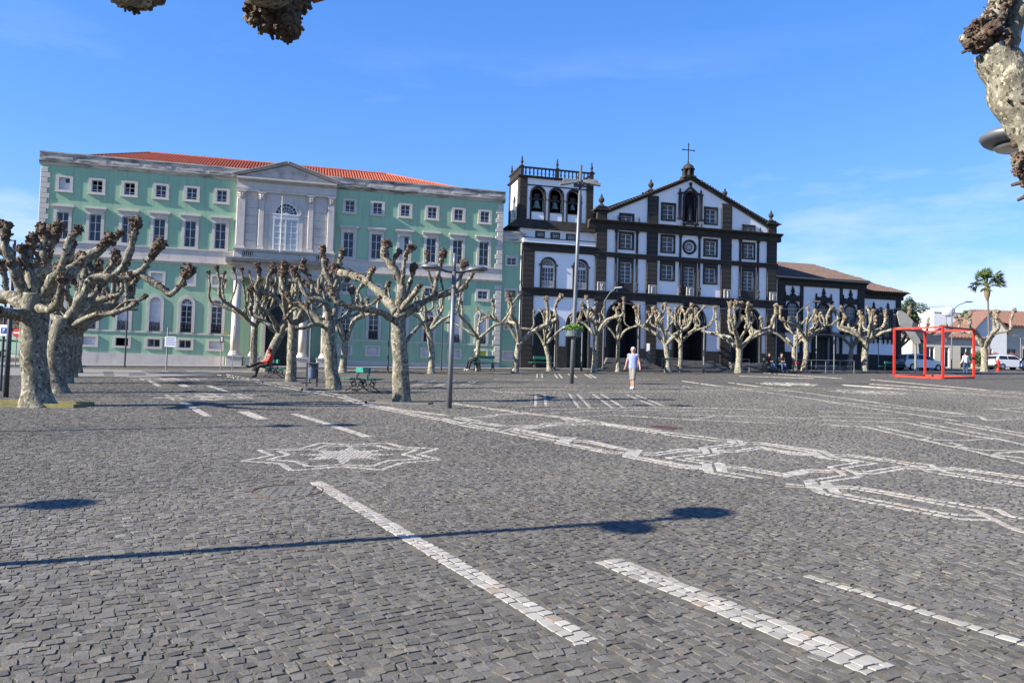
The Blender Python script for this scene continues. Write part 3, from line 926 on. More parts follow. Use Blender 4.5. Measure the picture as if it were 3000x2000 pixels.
def p_base():
    s = MB()
    s.ring(rect(-0.53, 0.53, 1.25, 2.01), rect(-0.37, 0.37, 1.40, 1.90), -0.06, 0.06)
    sm, pn = sash_grid(-0.37, 0.37, 1.40, 1.90, 2, [], y=0.11)
    bl = MB(); bl.box(-0.36, 0.36, 0.07, 0.10, 1.405, 1.895); bl.ring(rect(-0.12, 0.12, 1.52, 1.68), rect(-0.10, 0.10, 1.54, 1.66), 0.055, 0.072)
    for i in range(6): bl.box(-0.10, 0.10, 0.06, 0.075, 1.545 + i * 0.02, 1.553 + i * 0.02)
    return s.mesh('window', m_stone), sm.mesh('sash', m_sash), pn, bl.mesh('blind_panel', m_shutter)
T_top, T_tall, T_small, T_arch, T_base = p_top(), p_tall(), p_small(), p_arch(), p_base()
for i, u in enumerate(BAYS):
    wp = {0: (0, 1, 2, 3, 4)}.get(i, ())
    op = {1, 2}
    window('top_floor_window', gb, (u, 0, 0), T_top[0], m_stone, T_top[1], T_top[2] if i not in op else T_top[2][:2], white_panes=wp)
    window('tall_window', gb, (u, 0, 0), T_tall[0], m_stone, T_tall[1], T_tall[2], white_panes=(0, 1, 2) if i == 8 else ())
    window('small_window', gb, (u, 0, 0), T_small[0], m_stone, T_small[1], T_small[2], white_panes={5: (0, 1), 4: (0, 1, 2, 3), 3: (0, 1, 2, 3)}.get(i, (0, 1) if i in (7, 8) else ()))
    shut = i in (0, 1, 2, 3, 10, 11)
    w = window('arched_window', gb, (u, 0, 0), T_arch[0], m_stone, T_arch[1], T_arch[2], white_panes=range(8) if shut else ())
    inst('fanlight', T_arch[4] if shut else T_arch[3], w); inst('railing', T_arch[5], w)
    if i in (0, 1, 5, 6, 7, 9):
        w = window('basement_window', gb, (u, 0, 0), T_base[0], m_stone); inst('blind_panel', T_base[3], w)
    elif i in (2,):
        w = window('basement_window', gb, (u, 0, 0), T_base[0], m_stone)
    else:
        window('basement_window', gb, (u, 0, 0), T_base[0], m_stone, T_base[1], T_base[2], white_panes=(0, 1) if i in (8, 10) else ())

# trim
def spans(m, fn):
    fn(U0 - 0.03, 8.95); fn(15.45, U1 + 0.03)
def string_course(m, a, b):
        m.box(a, b, -0.04, 0.05, 7.37, 7.86); m.box(a - 0.02, b, -0.10, 0.05, 7.863, 7.94)
        m.box(a, b, -0.055, 0.05, 7.20, 7.367); m.box(a - 0.02, b, -0.11, 0.05, 7.08, 7.197); m.box(a - 0.03, b, -0.17, 0.05, 7.02, 7.077); m.box(a, b, -0.06, 0.05, 6.90, 7.017)
for _a, _b in ((U0 - 0.03, 8.94), (15.46, U1 + 0.03)): one('string_course', m_stone, gb, lambda m: string_course(m, _a, _b))
for _a, _b in ((U0, 8.94), (15.46, U1)): one('lower_string_course', m_stone, gb, lambda m: m.box(_a, _b, -0.035, 0.02, 2.29, 2.39))
for _a, _b in ((U0 - 0.05, 8.6), (15.8, U1 + 0.05)): one('plinth', m_stone, gb, lambda m: m.box(_a, _b, -0.07, 0.02, -1.2, 0.93))
def parapet(m):
    prof = [(0.35, 12.76), (-0.05, 12.76), (-0.07, 12.86), (-0.14, 12.90), (-0.20, 12.97), (-0.20, 13.03), (-0.06, 13.06), (-0.06, 13.50), (-0.11, 13.52), (-0.11, 13.60), (0.35, 13.60)]
    m.xprism(prof, U0 - 0.12, U1 + 0.12)
    m.box(U0 - 0.12, U0 + 0.3, 0.36, 13, 12.8, 13.6); m.box(U1 - 0.3, U1 + 0.12, 0.36, 13, 12.8, 13.6)
pp = one('parapet', m_parapet, gb, parapet); fix_normals(pp.data)
for a, b in ((U0, 8.9), (15.6, U1)):
    for i in range(6):
        x0 = a + (b - a) * i / 6; x1 = a + (b - a) * (i + 1) / 6
        one('parapet_panel', m_parapet, gb, lambda m: m.bbox(x0 + 0.16, x1 - 0.16, -0.075, 0, 13.14, 13.44, 0.012))
qm = {}
for wq in (0.42, 0.56):
    qm[wq] = MB().bbox(0, wq, -0.05, 0.05, 0, 0.315, 0.018).mesh('quoin', m_stone)
def quoins(u, sgn, z0, z1):
    z = z0; i = 0
    while z + 0.33 <= z1:
        wq = 0.56 if i % 2 == 0 else 0.42
        inst('quoin', qm[wq], gb, (u - 0.02 if sgn > 0 else u + 0.02 - wq, 0, z))
        z += 0.332; i += 1
for a, b in ((0.95, 2.28), (2.40, 6.89), (7.95, 12.75)):
    quoins(U0, 1, a, b); quoins(U1, -1, a, b)

# roof of barrel tiles behind the parapet
def hip(m, a0, a1, r0, r1, y0, yr, y1, ze, zr):
    m.add([(a0, y0, ze), (a1, y0, ze), (r1, yr, zr), (r0, yr, zr), (a0, y1, ze), (a1, y1, ze)],
          [(0, 1, 2, 3), (4, 3, 2, 5), (0, 3, 4), (1, 5, 2)])
RA0, RA1, RR0, RR1, RY0, RYR, RY1, RZE, RZR = -2.5, 27.0, 2.3, 19.4, 0.45, 6.2, 12.4, 13.30, 15.60
rf = one('roof', m_tile, gb, lambda m: hip(m, RA0, RA1, RR0, RR1, RY0, RYR, RY1, RZE, RZR))
def tile_columns(m):
    p = 0.20
    x = RA0 + p / 2
    i = 0
    while x < RA1:
        # height reached on the front slope before the hip line
        t = 1.0
        if x < RR0: t = (x - RA0) / (RR0 - RA0)
        if x > RR1: t = (RA1 - x) / (RA1 - RR1)
        t = max(0.03, t)
        n = max(1, int(round(16 * t)))
        for k in range(n):
            ta, tb = t * k / n, t * (k + 1) / n
            ya, za = RY0 + (RYR - RY0) * ta, RZE + (RZR - RZE) * ta; yb, zb = RY0 + (RYR - RY0) * tb, RZE + (RZR - RZE) * tb
            vs = []
            for (yy, zz, lift) in ((ya, za, 0.028), (yb, zb, 0.010)):
                for dxx, dz in ((-0.06, 0.0), (-0.035, 0.05), (0.035, 0.05), (0.06, 0.0)):
                    vs.append((x + dxx, yy - 0.02, zz + dz + lift))
            m.add(vs, [(0, 1, 5, 4), (1, 2, 6, 5), (2, 3, 7, 6), (0, 3, 2, 1)])
        x += p
tag(one('roof_tiles', m_tile, gb, tile_columns), 'rows of orange barrel tiles', kind='stuff')
one('ridge_tiles', m_tile, gb, lambda m: (m.tube([(RR0 - 0.1, RYR, RZR + 0.04), (RR1 + 0.1, RYR, RZR + 0.04)], 0.1, 8), m.tube([(RA0, RY0, RZE + 0.05), (RR0, RYR, RZR + 0.04)], 0.09, 6), m.tube([(RA1, RY0, RZE + 0.05), (RR1, RYR, RZR + 0.04)], 0.09, 6)))

# ---- the portico in the middle
PC = 12.20
PL, PR_ = 8.95, 15.45
one('portico_wall', m_stone, gb, lambda m: (m.box(PL, PR_, -0.14, 0.3, 8.0, 12.12),))
# upper storey openings sit on the wall as stone arch, glazed door and niches
def up_arch(m):
    m.ring(arch_pts(2.22, 10.70, 20), arch_pts(1.52, 10.70, 20), -0.22, -0.10, closed=False)
    m.ring(arch_pts(2.0, 10.70, 20), arch_pts(1.70, 10.70, 20), -0.25, -0.215, closed=False)
    m.box(-1.11, -0.83, -0.22, -0.1, 8.1, 10.70); m.box(0.83, 1.11, -0.22, -0.1, 8.1, 10.70)
    m.box(-1.55, -1.11, -0.20, -0.1, 10.58, 10.70); m.box(1.11, 1.55, -0.20, -0.1, 10.58, 10.70)
one('window_arch', m_stone, gb, up_arch, loc=(PC, 0, 0))
w = inst('balcony_window', MB().box(-0.83, 0.83, -0.17, -0.15, 8.1, 10.42).mesh('balcony_window', m_void), gb, (PC, 0, 0))
sm, pn = sash_grid(-0.83, 0.83, 8.10, 10.36, 4, [0.2, 0.4, 0.6, 0.8], bar=0.022, frame=0.09, y=-0.20, d=0.05)
sm.box(-0.04, 0.04, -0.245, -0.20, 8.1, 10.36)
sm.box(-0.85, 0.85, -0.26, -0.17, 10.36, 10.60)
sm.box(-0.9, 0.9, -0.29, -0.17, 10.60, 10.68)
sm.prism([(-0.25, 10.68), (0, 10.86), (0.25, 10.68)], -0.27, -0.2)
inst('sash', sm.mesh('sash', m_sash), w)
m_curt = plain('curtained_glass', (0.40, 0.44, 0.45), 0.18, 0.12, 2.0, spec=0.5)
for x, y, z, a, b in pn: inst('pane', pane_mesh(a, b, m_curt), w, (x, y, z))
fl = MB(); fl.prism(arch_pts(1.52, 10.70, 20), -0.16, -0.15)
fl = inst('fanlight', fl.mesh('fanlight', m_pane), w)
def fan_bars(m):
    m.ring(arch_pts(1.52, 10.7, 20), arch_pts(1.38, 10.7, 20), -0.21, -0.16, closed=False)
    for k in range(1, 8):
        a = pi * k / 8
        m.beam((0.28 * cos(a), -0.19, 10.7 + 0.28 * sin(a)), (0.7 * cos(a), -0.19, 10.7 + 0.7 * sin(a)), 0.022, 0.03)
    for r in (0.28, 0.5):
        m.ring([(r * cos(t), 10.7 + r * sin(t)) for t in np.linspace(pi, 0, 13)], [((r - 0.03) * cos(t), 10.7 + (r - 0.03) * sin(t)) for t in np.linspace(pi, 0, 13)], -0.205, -0.175, closed=False)
one('fanlight_bars', m_sash, w, fan_bars)
def flagpole(m): m.tube([(-0.28, -0.9, 8.0), (-0.28, -0.9, 11.75)], [0.035, 0.022], 8)
one('flagpole', plain('pole_paint', (0.6, 0.55, 0.45), 0.4), gb, flagpole, loc=(PC, 0, 0))
# side panels with incised courses
for x0, x1 in ((9.6, 10.38), (14.03, 14.92)):
    z = 8.2
    while z < 11.5:
        one('wall_slab', m_stone, gb, lambda m: m.bbox(x0 + 0.02, x1 - 0.02, -0.175, -0.1, z + 0.01, z + 0.53, 0.012))
        z += 0.55
def corinth(m, w):
    prof = [(w * 0.44, 0), (w * 0.50, 0.03), (w * 0.46, 0.06), (w * 0.50, 0.16), (w * 0.58, 0.28), (w * 0.52, 0.30), (w * 0.62, 0.42)]
    m.lathe(prof, 10, (0, 0, 0))
    for k in range(10):
        a = 2 * pi * k / 10
        for z, r in ((0.12, 0.50), (0.26, 0.56)):
            m.tube([(w * 0.44 * cos(a), w * 0.44 * sin(a), z - 0.09), (w * (r + 0.06) * cos(a), w * (r + 0.06) * sin(a), z + 0.03), (w * (r + 0.13) * cos(a), w * (r + 0.13) * sin(a), z - 0.01)], [0.035, 0.04, 0.02], 5)
    m.box(-w * 0.66, w * 0.66, -w * 0.6, w * 0.6, 0.42, 0.50)
cap_m = {}
for i, (a, b) in enumerate(((9.02, 9.55), (10.42, 10.76), (13.63, 13.99), (14.94, 15.38))):
    wd = b - a; c = (a + b) / 2
    p = one('pilaster', m_stone, gb, lambda m: (m.bbox(-wd / 2, wd / 2, -0.34 if i in (0, 3) else -0.28, -0.10, 8.40, 11.55, 0.025),
                                                 m.box(-wd / 2 - 0.06, wd / 2 + 0.06, -0.38 if i in (0, 3) else -0.32, -0.1, 8.18, 8.30), m.box(-wd / 2 - 0.03, wd / 2 + 0.03, -0.36 if i in (0, 3) else -0.30, -0.1, 8.303, 8.397)), loc=(c, 0, 0))
    cm = MB(); corinth(cm, max(0.40, wd * 0.8)); cm.box(-wd / 2, wd / 2, -0.02, 0.15, -0.02, 0.45)
    cp = inst('capital', cm.mesh('capital', m_stone), p, (0, -0.20, 11.55))
def ent_up(m):
    m.xprism([(0.2, 12.05), (-0.30, 12.05), (-0.30, 12.2), (-0.33, 12.21), (-0.33, 12.36), (-0.30, 12.37), (-0.30, 12.68), (-0.36, 12.70), (-0.36, 12.76), (-0.50, 12.84), (-0.58, 12.86), (-0.58, 12.97), (0.2, 12.97)], PL - 0.02, PR_ + 0.02)
e_ = one('upper_entablature', m_stone, gb, ent_up); fix_normals(e_.data)
def dentils(m):
    x = PL + 0.04
    while x < PR_ - 0.1:
        m.box(x, x + 0.07, -0.44, -0.34, 12.70, 12.77); x += 0.13
tag(one('dentil_row', m_pedim, gb, dentils), kind='stuff')
def pedim(m):
    m.prism([(PL - 0.12, 12.972), (PC, 14.02), (PR_ + 0.12, 12.972)], -0.30, 0.4)
one('pediment', m_pedim, gb, pedim)
def rake(m):
    for s in (-1, 1):
        a = Vector((PC + s * 3.52, 0, 12.98)); b = Vector((PC, 0, 14.09))
        d = (b - a).normalized(); n = Vector((-d.z, 0, d.x)) * (-s)
        if n.z < 0: n = -n
        for w0, w1, yy in ((-0.02, 0.07, -0.42), (0.07, 0.13, -0.52), (0.13, 0.18, -0.58)):
            p = [a + n * w0, b + n * w0, b + n * w1, a + n * w1]
            m.prism([(q.x, q.z) for q in p], yy, 0.4)
rk = one('raking_cornice', m_pedim, gb, rake); fix_normals(rk.data)
# ledge, balustrade
one('balcony_ledge', m_stone, gb, lambda m: (m.box(PL - 0.05, PR_ + 0.05, -0.55, 0.1, 7.98, 8.10), m.box(PL - 0.1, PR_ + 0.1, -0.62, 0.1, 8.103, 8.17)))
for a, b in ((8.93, 9.50), (10.15, 13.2), (13.2, 14.3), (14.95, 15.47)):
    one('balustrade_pier', m_stone, gb, lambda m: m.bbox(a, b, -0.46 if b - a > 2 else -0.50, 0.1, 7.47, 7.98, 0.02))
bal_me = MB().lathe([(0.05, 0), (0.05, 0.05), (0.03, 0.08), (0.065, 0.2), (0.03, 0.36), (0.05, 0.45), (0.05, 0.51)], 8).mesh('baluster', m_stone, True)
for a, b in ((9.50, 10.15), (14.3, 14.95)):
    for k in range(5):
        inst('baluster', bal_me, gb, (a + (b - a) * (k + 0.5) / 5, -0.40, 7.47))
def ent_low(m):
    prof = [(0.2, 6.20), (-0.95, 6.20), (-0.95, 6.42), (-0.99, 6.43), (-0.99, 6.50), (-0.95, 6.51), (-0.95, 6.95), (-1.02, 6.98), (-1.10, 7.02), (-1.24, 7.08), (-1.36, 7.22), (-1.42, 7.24), (-1.42, 7.34), (-1.46, 7.36), (-1.46, 7.46), (0.2, 7.46)]
    m.xprism(prof, PL - 0.05, PR_ + 0.05)
    m.xprism([(q[0], q[1]) for q in prof[9:15]] + [(0.0, 7.46), (0.0, 7.08)], PL - 0.42, PR_ + 0.42)
e_ = one('lower_entablature', m_pedim, gb, ent_low); fix_normals(e_.data)
tg_ = MB()
for k in (-1, 0, 1): tg_.bbox(k * 0.13 - 0.05, k * 0.13 + 0.05, -0.99, -0.9, 6.52, 6.94, 0.02)
tg_ = tg_.mesh('triglyph', m_pedim)
for x in (9.25, 10.55, 11.6, 12.75, 13.8, 15.15): inst('triglyph', tg_, gb, (x, 0, 0))
# columns on pedestals
for i, (c, rr) in enumerate(((9.30, 0.29), (10.45, 0.26), (13.60, 0.26), (15.05, 0.29))):
    zb = 1.06
    cobj = one('column', m_stone, gb, lambda m: m.lathe([(rr * 1.0, 1.30), (rr * 1.0, 2.5), (rr * 0.96, 4.0), (rr * 0.84, 5.75)], 20), loc=(c, -0.68, 0), smooth=True)
    one('capital', m_stone, cobj, lambda m: (m.lathe([(rr * 0.86, 5.75), (rr * 0.95, 5.80), (rr * 0.86, 5.84), (rr * 0.86, 5.93), (rr * 1.15, 6.03)], 20), m.box(-rr * 1.2, rr * 1.2, -rr * 1.2, rr * 1.2, 6.03, 6.198)))
    one('base', m_stone, cobj, lambda m: m.lathe([(rr * 1.40, 1.00), (rr * 1.40, 1.08), (rr * 1.32, 1.14), (rr * 1.12, 1.18), (rr * 1.20, 1.24), (rr * 1.02, 1.30)], 20))
    one('pedestal', m_stone, cobj, lambda m: (m.bbox(-rr * 1.75, rr * 1.75, -rr * 1.75, rr * 1.9, -1.3, 0.90, 0.02), m.box(-rr * 1.9, rr * 1.9, -rr * 1.9, rr * 1.9, 0.90, 1.0)))
# recessed green wall with the arched doorway
def doorwall(m):
    holed_wall(m, PL, PR_, -1.2, 6.22, [(PC - 1.05, PC + 1.05, -1.2, 5.3)], y=0.02, reveal=0.5)
    out = arch_pts(2.1, 4.25, 16)
    poly = [(-1.06, 5.31)] + [(x, z) for x, z in out] + [(1.06, 5.31)]
    m.prism([(PC + x, z) for x, z in poly], 0.02, 0.4)
one('portico_back_wall', m_green, gb, doorwall)
one('door_arch', m_stone, gb, lambda m: m.ring(arch_pts(2.54, 4.25, 18, bottom=-0.6), arch_pts(2.1, 4.25, 18, bottom=-0.6), -0.10, 0.08, closed=False), loc=(PC, 0, 0))
m_door = plain('dark_green_door', (0.012, 0.02, 0.018), 0.5, 0.3, 3)
def door(m):
    m.box(-1.05, 1.05, 0.42, 0.5, -1.0, 5.3)
    for x0 in (-1.0, 0.03):
        for z0, z1 in ((0.5, 1.3), (1.4, 2.6), (2.7, 3.9)): m.bbox(x0 + 0.1, x0 + 0.87, 0.38, 0.43, z0, z1, 0.02)
one('door', m_door, gb, door, loc=(PC, 0, 0))
# small green side wings of the ground floor wall flanking the columns are the building wall itself; a notice plate by the corner
m_yellow = plain('yellow_plate', (0.55, 0.50, 0.05), 0.5, 0.2, 20)
one('notice_plate', m_yellow, gb, lambda m: m.bbox(8.52, 8.72, -0.03, 0.0, 2.28, 2.58, 0.004))
one('window_poster', plain('lime_poster', (0.42, 0.50, 0.03), 0.6, 0.35, 9), gb, lambda m: m.box(25.66, 26.38, 0.06, 0.07, 1.42, 1.88))

# ---- the narrow annex between the green building and the church
an = empty('green_annex', front_world(28.16, 0, 0), AZ)
tag(an, 'narrow lower green house front squeezed between civic building and church', 'building')
AW = 0.76
ah = [(-0.33, 0.33, 8.30, 8.78), (-0.36, 0.36, 5.90, 6.40), (-0.35, 0.35, 3.62, 4.15), (-0.38, 0.38, 1.38, 1.86)]
def awall(m):
    holed_wall(m, -AW, AW, -0.3, 9.95, ah, y=0.16, reveal=0.15)
    m.box(-AW, AW, 0.5, 8, -0.3, 9.95)
one('wall', m_green, an, awall)
one('parapet', m_parapet, an, lambda m: (m.box(-AW, AW + 0.2, 0.08, 0.5, 9.95, 10.62), m.box(-AW, AW + 0.25, 0.02, 0.5, 10.62, 10.75)))
for k, (a, b, c, d) in enumerate(ah):
    s = MB(); s.ring(rect(a - 0.17, b + 0.17, c - 0.14, d + 0.17), rect(a, b, c, d), 0.105, 0.22)
    sm, pn = sash_grid(a, b, c, d, 2, [0.5] if k < 1 else [], y=0.27)
    if k == 1: sm = None; pn = []
    window('window', an, (0, 0, 0), s.mesh('window', m_stone), m_stone, sm.mesh('sash', m_sash) if sm else None, pn, white_panes=(0, 1) if k == 3 else ())
one('drainpipe', plain('pale_pipe', (0.5, 0.5, 0.48), 0.5), an, lambda m: m.tube([(AW - 0.06, 0.08, 0.5), (AW - 0.06, 0.08, 9.9)], 0.045, 8))
# ------------------------------------------------------------------ the church of white plaster and black basalt
m_plaster = plain('white_plaster', (0.84, 0.84, 0.84), 0.85, 0.04, 1.2, 0.12, 9, 0.02, dirt=(0.62, 0.62, 0.61), dirt_scale=0.9, dirt_lo=0.58, dirt_hi=0.85, stretch=(1, 1, 0.4))
m_basalt = plain('black_basalt', (0.030, 0.0265, 0.024), 0.85, 0.35, 3.5, 0.5, 24, 0.012, dirt=(0.056, 0.047, 0.040), dirt_scale=2.4, dirt_lo=0.52, dirt_hi=0.72)
m_basalt2 = plain('dark_carved_basalt', (0.032, 0.029, 0.029), 0.8, 0.3, 5, 0.3, 30)
m_oldtile = plain('weathered_brown_tile', (0.125, 0.08, 0.062), 0.9, 0.4, 5, 0.5, 30, 0.02, dirt=(0.085, 0.075, 0.065), dirt_scale=2.0, dirt_lo=0.45, dirt_hi=0.7)
m_bronze = plain('green_bronze', (0.16, 0.23, 0.20), 0.5, 0.3, 4, metal=0.3)
m_plaque = plain('grey_plaque', (0.30, 0.29, 0.27), 0.7, 0.12, 6)
m_letter = plain('white_letter_paint', (0.66, 0.65, 0.62), 0.7, 0.05)
m_step = plain('grey_step_stone', (0.11, 0.105, 0.10), 0.8, 0.25, 4, 0.3, 30)

CU = 42.3
ch = empty('church', front_world(CU, 0, 0), AZ)
tag(ch, 'white church with black stone pilasters, stepped gable, bell tower and cross', 'church')
def cpart(name, mat, fn, **kw):
    return one(name, mat, ch, fn, loc=(-CU, 0, 0), **kw)
_blk = {}
def block_mesh(w, h, d, k, mat):
    key = (round(w, 3), round(h, 3), round(d, 3), k, mat.name)
    if key not in _blk:
        r = random.Random(hash(key) & 0xffff)
        _blk[key] = MB().bbox(0.004, w - 0.004, -d - 0.012 * r.random(), 0, 0.004, h - 0.004, 0.014).mesh('stone_block', mat)
    return _blk[key]
def pilaster(u0, u1, z0, z1, d=0.16, bh=0.36, mat=None, parent=None, off=None, y=0.0, name='pilaster', cap=True):
    mat = mat or m_basalt
    par = parent or ch; ox = -(CU if off is None else off)
    core = one(name, mat, par, lambda m: m.box(u0 + 0.01, u1 - 0.01, -d + 0.03, 0.12, z0, z1), loc=(ox, y, 0))
    n = max(1, int(round((z1 - z0) / bh))); h = (z1 - z0) / n
    rr = random.Random(int(u0 * 100 + z0 * 7))
    for i in range(n):
        inst('stone_block', block_mesh(u1 - u0, h, d, rr.randrange(4), mat), core, (u0, 0, z0 + i * h))
    return core
def molding(m, u0, u1, prof, y1=0.15):
    """horizontal moulding: list of (depth, z)"""
    p = [(y1, prof[0][1])] + [(-d, z) for d, z in prof] + [(y1, prof[-1][1])]
    m.xprism(p, u0, u1)
def cband(name, u0, u1, z0, z1, d, mat=None, cap=0.05, parent=None, off=None, y=0.0):
    o = one(name, mat or m_basalt, parent or ch, lambda m: molding(m, u0, u1, [(d, z0), (d, z0 + (z1 - z0) * 0.62), (d + cap * 0.5, z0 + (z1 - z0) * 0.72), (d + cap, z1 - 0.06), (d + cap, z1)]), loc=(-(CU if off is None else off), y, 0))
    fix_normals(o.data); return o

# --- main front wall
A1_, A2_, A3_ = (36.96, 2.46, 4.80), (42.38, 2.62, 4.72), (47.33, 2.36, 4.86)
WIN = []     # (u0, u1, z0, z1) openings
for a, b, z0, z1 in ((39.99, 40.95, 12.55, 13.68), (43.62, 44.55, 12.52, 13.64), (36.56, 37.50, 12.10, 12.58), (46.95, 47.86, 12.06, 12.48),
                     (39.99, 40.95, 10.06, 11.20), (43.62, 44.58, 10.02, 11.14), (36.56, 37.52, 10.08, 11.19), (46.97, 47.88, 10.02, 11.10),
                     (39.98, 40.95, 7.91, 9.03), (43.62, 44.56, 7.87, 8.99), (36.57, 37.52, 7.44, 9.03), (41.86, 42.76, 7.47, 8.98), (46.97, 47.88, 7.41, 8.96)):
    WIN.append((a, b, z0, z1))
doors = [(c - w / 2, c + w / 2, 0.2, s + w / 2) for c, w, s in (A1_, A2_, A3_)]
OC = (42.30, 10.53)
niche_h = (41.78, 42.84, 12.45, 14.82)
oc_h = (OC[0] - 0.39, OC[0] + 0.39, OC[1] - 0.39, OC[1] + 0.39)
def cwall(m):
    holed_wall(m, 34.6, 49.88, 0.0, 12.05, doors + [w for w in WIN if w[3] < 12] + [oc_h], reveal=0.30)
    # gable as a polygon strip with its openings: built from vertical slices
    hs = [w for w in WIN if w[2] > 12] + [niche_h]
    xs = sorted(set([35.0, 42.3, 49.4] + [h[0] for h in hs] + [h[1] for h in hs]))
    def top(x): return 12.45 + (x - 35.0) * (15.78 - 12.45) / 7.3 if x <= 42.3 else 15.78 - (x - 42.3) * (15.78 - 12.45) / 7.1
    for a, b in zip(xs[:-1], xs[1:]):
        c = (a + b) / 2
        hh = [h for h in hs if h[0] < c < h[1]]
        z = 12.05
        for h in hh:
            m.add([(a, 0, z), (b, 0, z), (b, 0, h[2]), (a, 0, h[2])], [(0, 1, 2, 3)]); z = h[3]
        m.add([(a, 0, z), (b, 0, z), (b, 0, top(b)), (a, 0, top(a))], [(0, 1, 2, 3)])
    for a, b, c, d in hs:
        m.add([(a, 0, c), (b, 0, c), (b, 0, d), (a, 0, d), (a, .3, c), (b, .3, c), (b, .3, d), (a, .3, d)], [(0, 4, 5, 1), (1, 5, 6, 2), (2, 6, 7, 3), (3, 7, 4, 0)])
    # spandrels of the three doorways and body behind
    for c, w, s in (A1_, A2_, A3_):
        pts = arch_pts(w, s, 18, x0=c)
        m.prism([(c - w / 2 - 0.01, s + w / 2 + 0.01)] + pts + [(c + w / 2 + 0.01, s + w / 2 + 0.01)], 0.0, 0.35)
    pts = arch_pts(1.06, 14.29, 14, x0=42.31)
    m.prism([(41.77, 14.83)] + pts + [(42.85, 14.83)], 0.0, 0.3)
    oc = [(OC[0] + 0.39 * cos(t), OC[1] + 0.39 * sin(t)) for t in np.linspace(0, 2 * pi, 24, endpoint=False)]
    sq = []
    for t in np.linspace(0, 2 * pi, 24, endpoint=False):
        k = 0.40 / max(abs(cos(t)), abs(sin(t))); sq.append((OC[0] + k * cos(t), OC[1] + k * sin(t)))
    m.ring(sq, oc, 0.0, 0.3)
cpart('wall', m_plaster, cwall)
def cbody(m):
    m.add([(34.7, 0.31, 0), (34.7, 0.31, 12.2), (34.7, 20, 12.2), (34.7, 20, 0)], [(0, 1, 2, 3)])
    m.add([(49.8, 0.31, 0), (49.8, 20, 0), (49.8, 20, 12.2), (49.8, 0.31, 12.2)], [(0, 1, 2, 3)])
    m.add([(34.7, 20, 0), (49.8, 20, 0), (49.8, 20, 12.2), (34.7, 20, 12.2)], [(3, 2, 1, 0)])
cpart('side_wall', m_plaster, cbody)
cpart('interior', m_void, lambda m: (m.box(34.8, 49.7, 2.6, 2.7, 0, 7), m.box(34.8, 49.7, 0.55, 0.6, 7, 12.4), m.box(38.5, 46.1, 0.55, 0.6, 12.4, 14.6)))
cpart('porch_lining', m_basalt2, lambda m: [(m.box(c - w / 2 - 0.3, c - w / 2, 0.36, 2.6, 0, 6.2), m.box(c + w / 2, c + w / 2 + 0.3, 0.36, 2.6, 0, 6.2), m.box(c - w / 2 - 0.3, c + w / 2 + 0.3, 0.36, 2.6, 6.2, 6.3)) for c, w, s in (A1_, A2_, A3_)])

for (a, b, z1) in ((34.59, 35.45, 12.02), (38.73, 39.60, 14.25), (45.00, 45.87, 14.15), (49.05, 49.88, 12.0)):
    pilaster(a, b, 0.3, z1)
for (a, b) in ((34.59, 35.45), (49.05, 49.88)):
    pilaster(a + 0.03, b - 0.03, 12.05, 12.78, d=0.14, bh=0.24)
    o = cpart('pilaster_cap', m_basalt, lambda m: (m.box(a - 0.22, b + 0.22, -0.42, 0.6, 12.78, 12.86), m.box(a - 0.1, b + 0.1, -0.28, 0.5, 12.863, 12.95), m.box(a - 0.02, b + 0.02, -0.2, 0.45, 12.953, 13.02)))
cband('main_cornice', 33.95, 50.20, 11.43, 12.04, 0.22, cap=0.34)
cband('middle_band', 34.5, 49.95, 9.33, 9.67, 0.20, cap=0.05)
cband('lower_band', 34.5, 49.95, 6.13, 6.72, 0.20, cap=0.10)
for a, b in ((35.46, A1_[0] - 1.24), (A1_[0] + 1.24, 38.72), (39.61, A2_[0] - 1.32), (A2_[0] + 1.32, 44.99), (45.88, A3_[0] - 1.19), (A3_[0] + 1.19, 49.04)): cpart('plinth', m_basalt2, lambda m: m.box(a, b, -0.10, 0.2, 0.0, 2.52))
for c, w, s in (A1_, A2_, A3_):
    cpart('door_surround', m_basalt2, lambda m: m.ring(arch_pts(w + 0.30, s, 20, x0=c, bottom=0.3), arch_pts(w - 0.02, s, 20, x0=c, bottom=0.3), -0.09, 0.25, closed=False))
    def leaf(m):
        m.box(c - w / 2, c + w / 2, 2.3, 2.4, 0.4, 5.9)
        for sx in (-1, 1):
            for z0, z1 in ((1.9, 2.7), (2.8, 3.8), (3.9, 4.7)):
                x0 = c + (0.06 if sx > 0 else -w / 2 + 0.15); m.bbox(x0, x0 + w / 2 - 0.2, 2.24, 2.31, z0, z1, 0.02)
    cpart('door', plain('dark_wood_door', (0.018, 0.017, 0.02), 0.5, 0.3, 3), leaf)
# gable rake with tile ends
def rake_c(m):
    for a, b in (((35.3, 12.55), (42.3, 15.78)), ((49.2, 12.50), (42.3, 15.78))):
        a = Vector((a[0], 0, a[1])); b = Vector((b[0], 0, b[1])); n = Vector((0, 0, 1))
        m.prism([(a.x, a.z), (b.x, b.z), (b.x, b.z + 0.24), (a.x, a.z + 0.24)], -0.16, 0.3)
        m.prism([(a.x, a.z + 0.243), (b.x, b.z + 0.243), (b.x, b.z + 0.32), (a.x, a.z + 0.32)], -0.30, 0.3)
rk = cpart('gable_rake', m_basalt, rake_c); fix_normals(rk.data)
def tile_end_mesh():
    m = MB(); m.tube([(0, -0.34, 0), (0, 0.1, 0)], 0.085, 7); return m.mesh('ridge_tile', m_oldtile)
te = tile_end_mesh()
for i in range(26):
    for a, b in (((35.45, 12.90), (41.6, 15.74)), ((49.05, 12.86), (43.0, 15.74))):
        t = (i + 0.5) / 26
        inst('roof_tile', te, ch, (a[0] + (b[0] - a[0]) * t - CU, 0, a[1] + (b[1] - a[1]) * t))
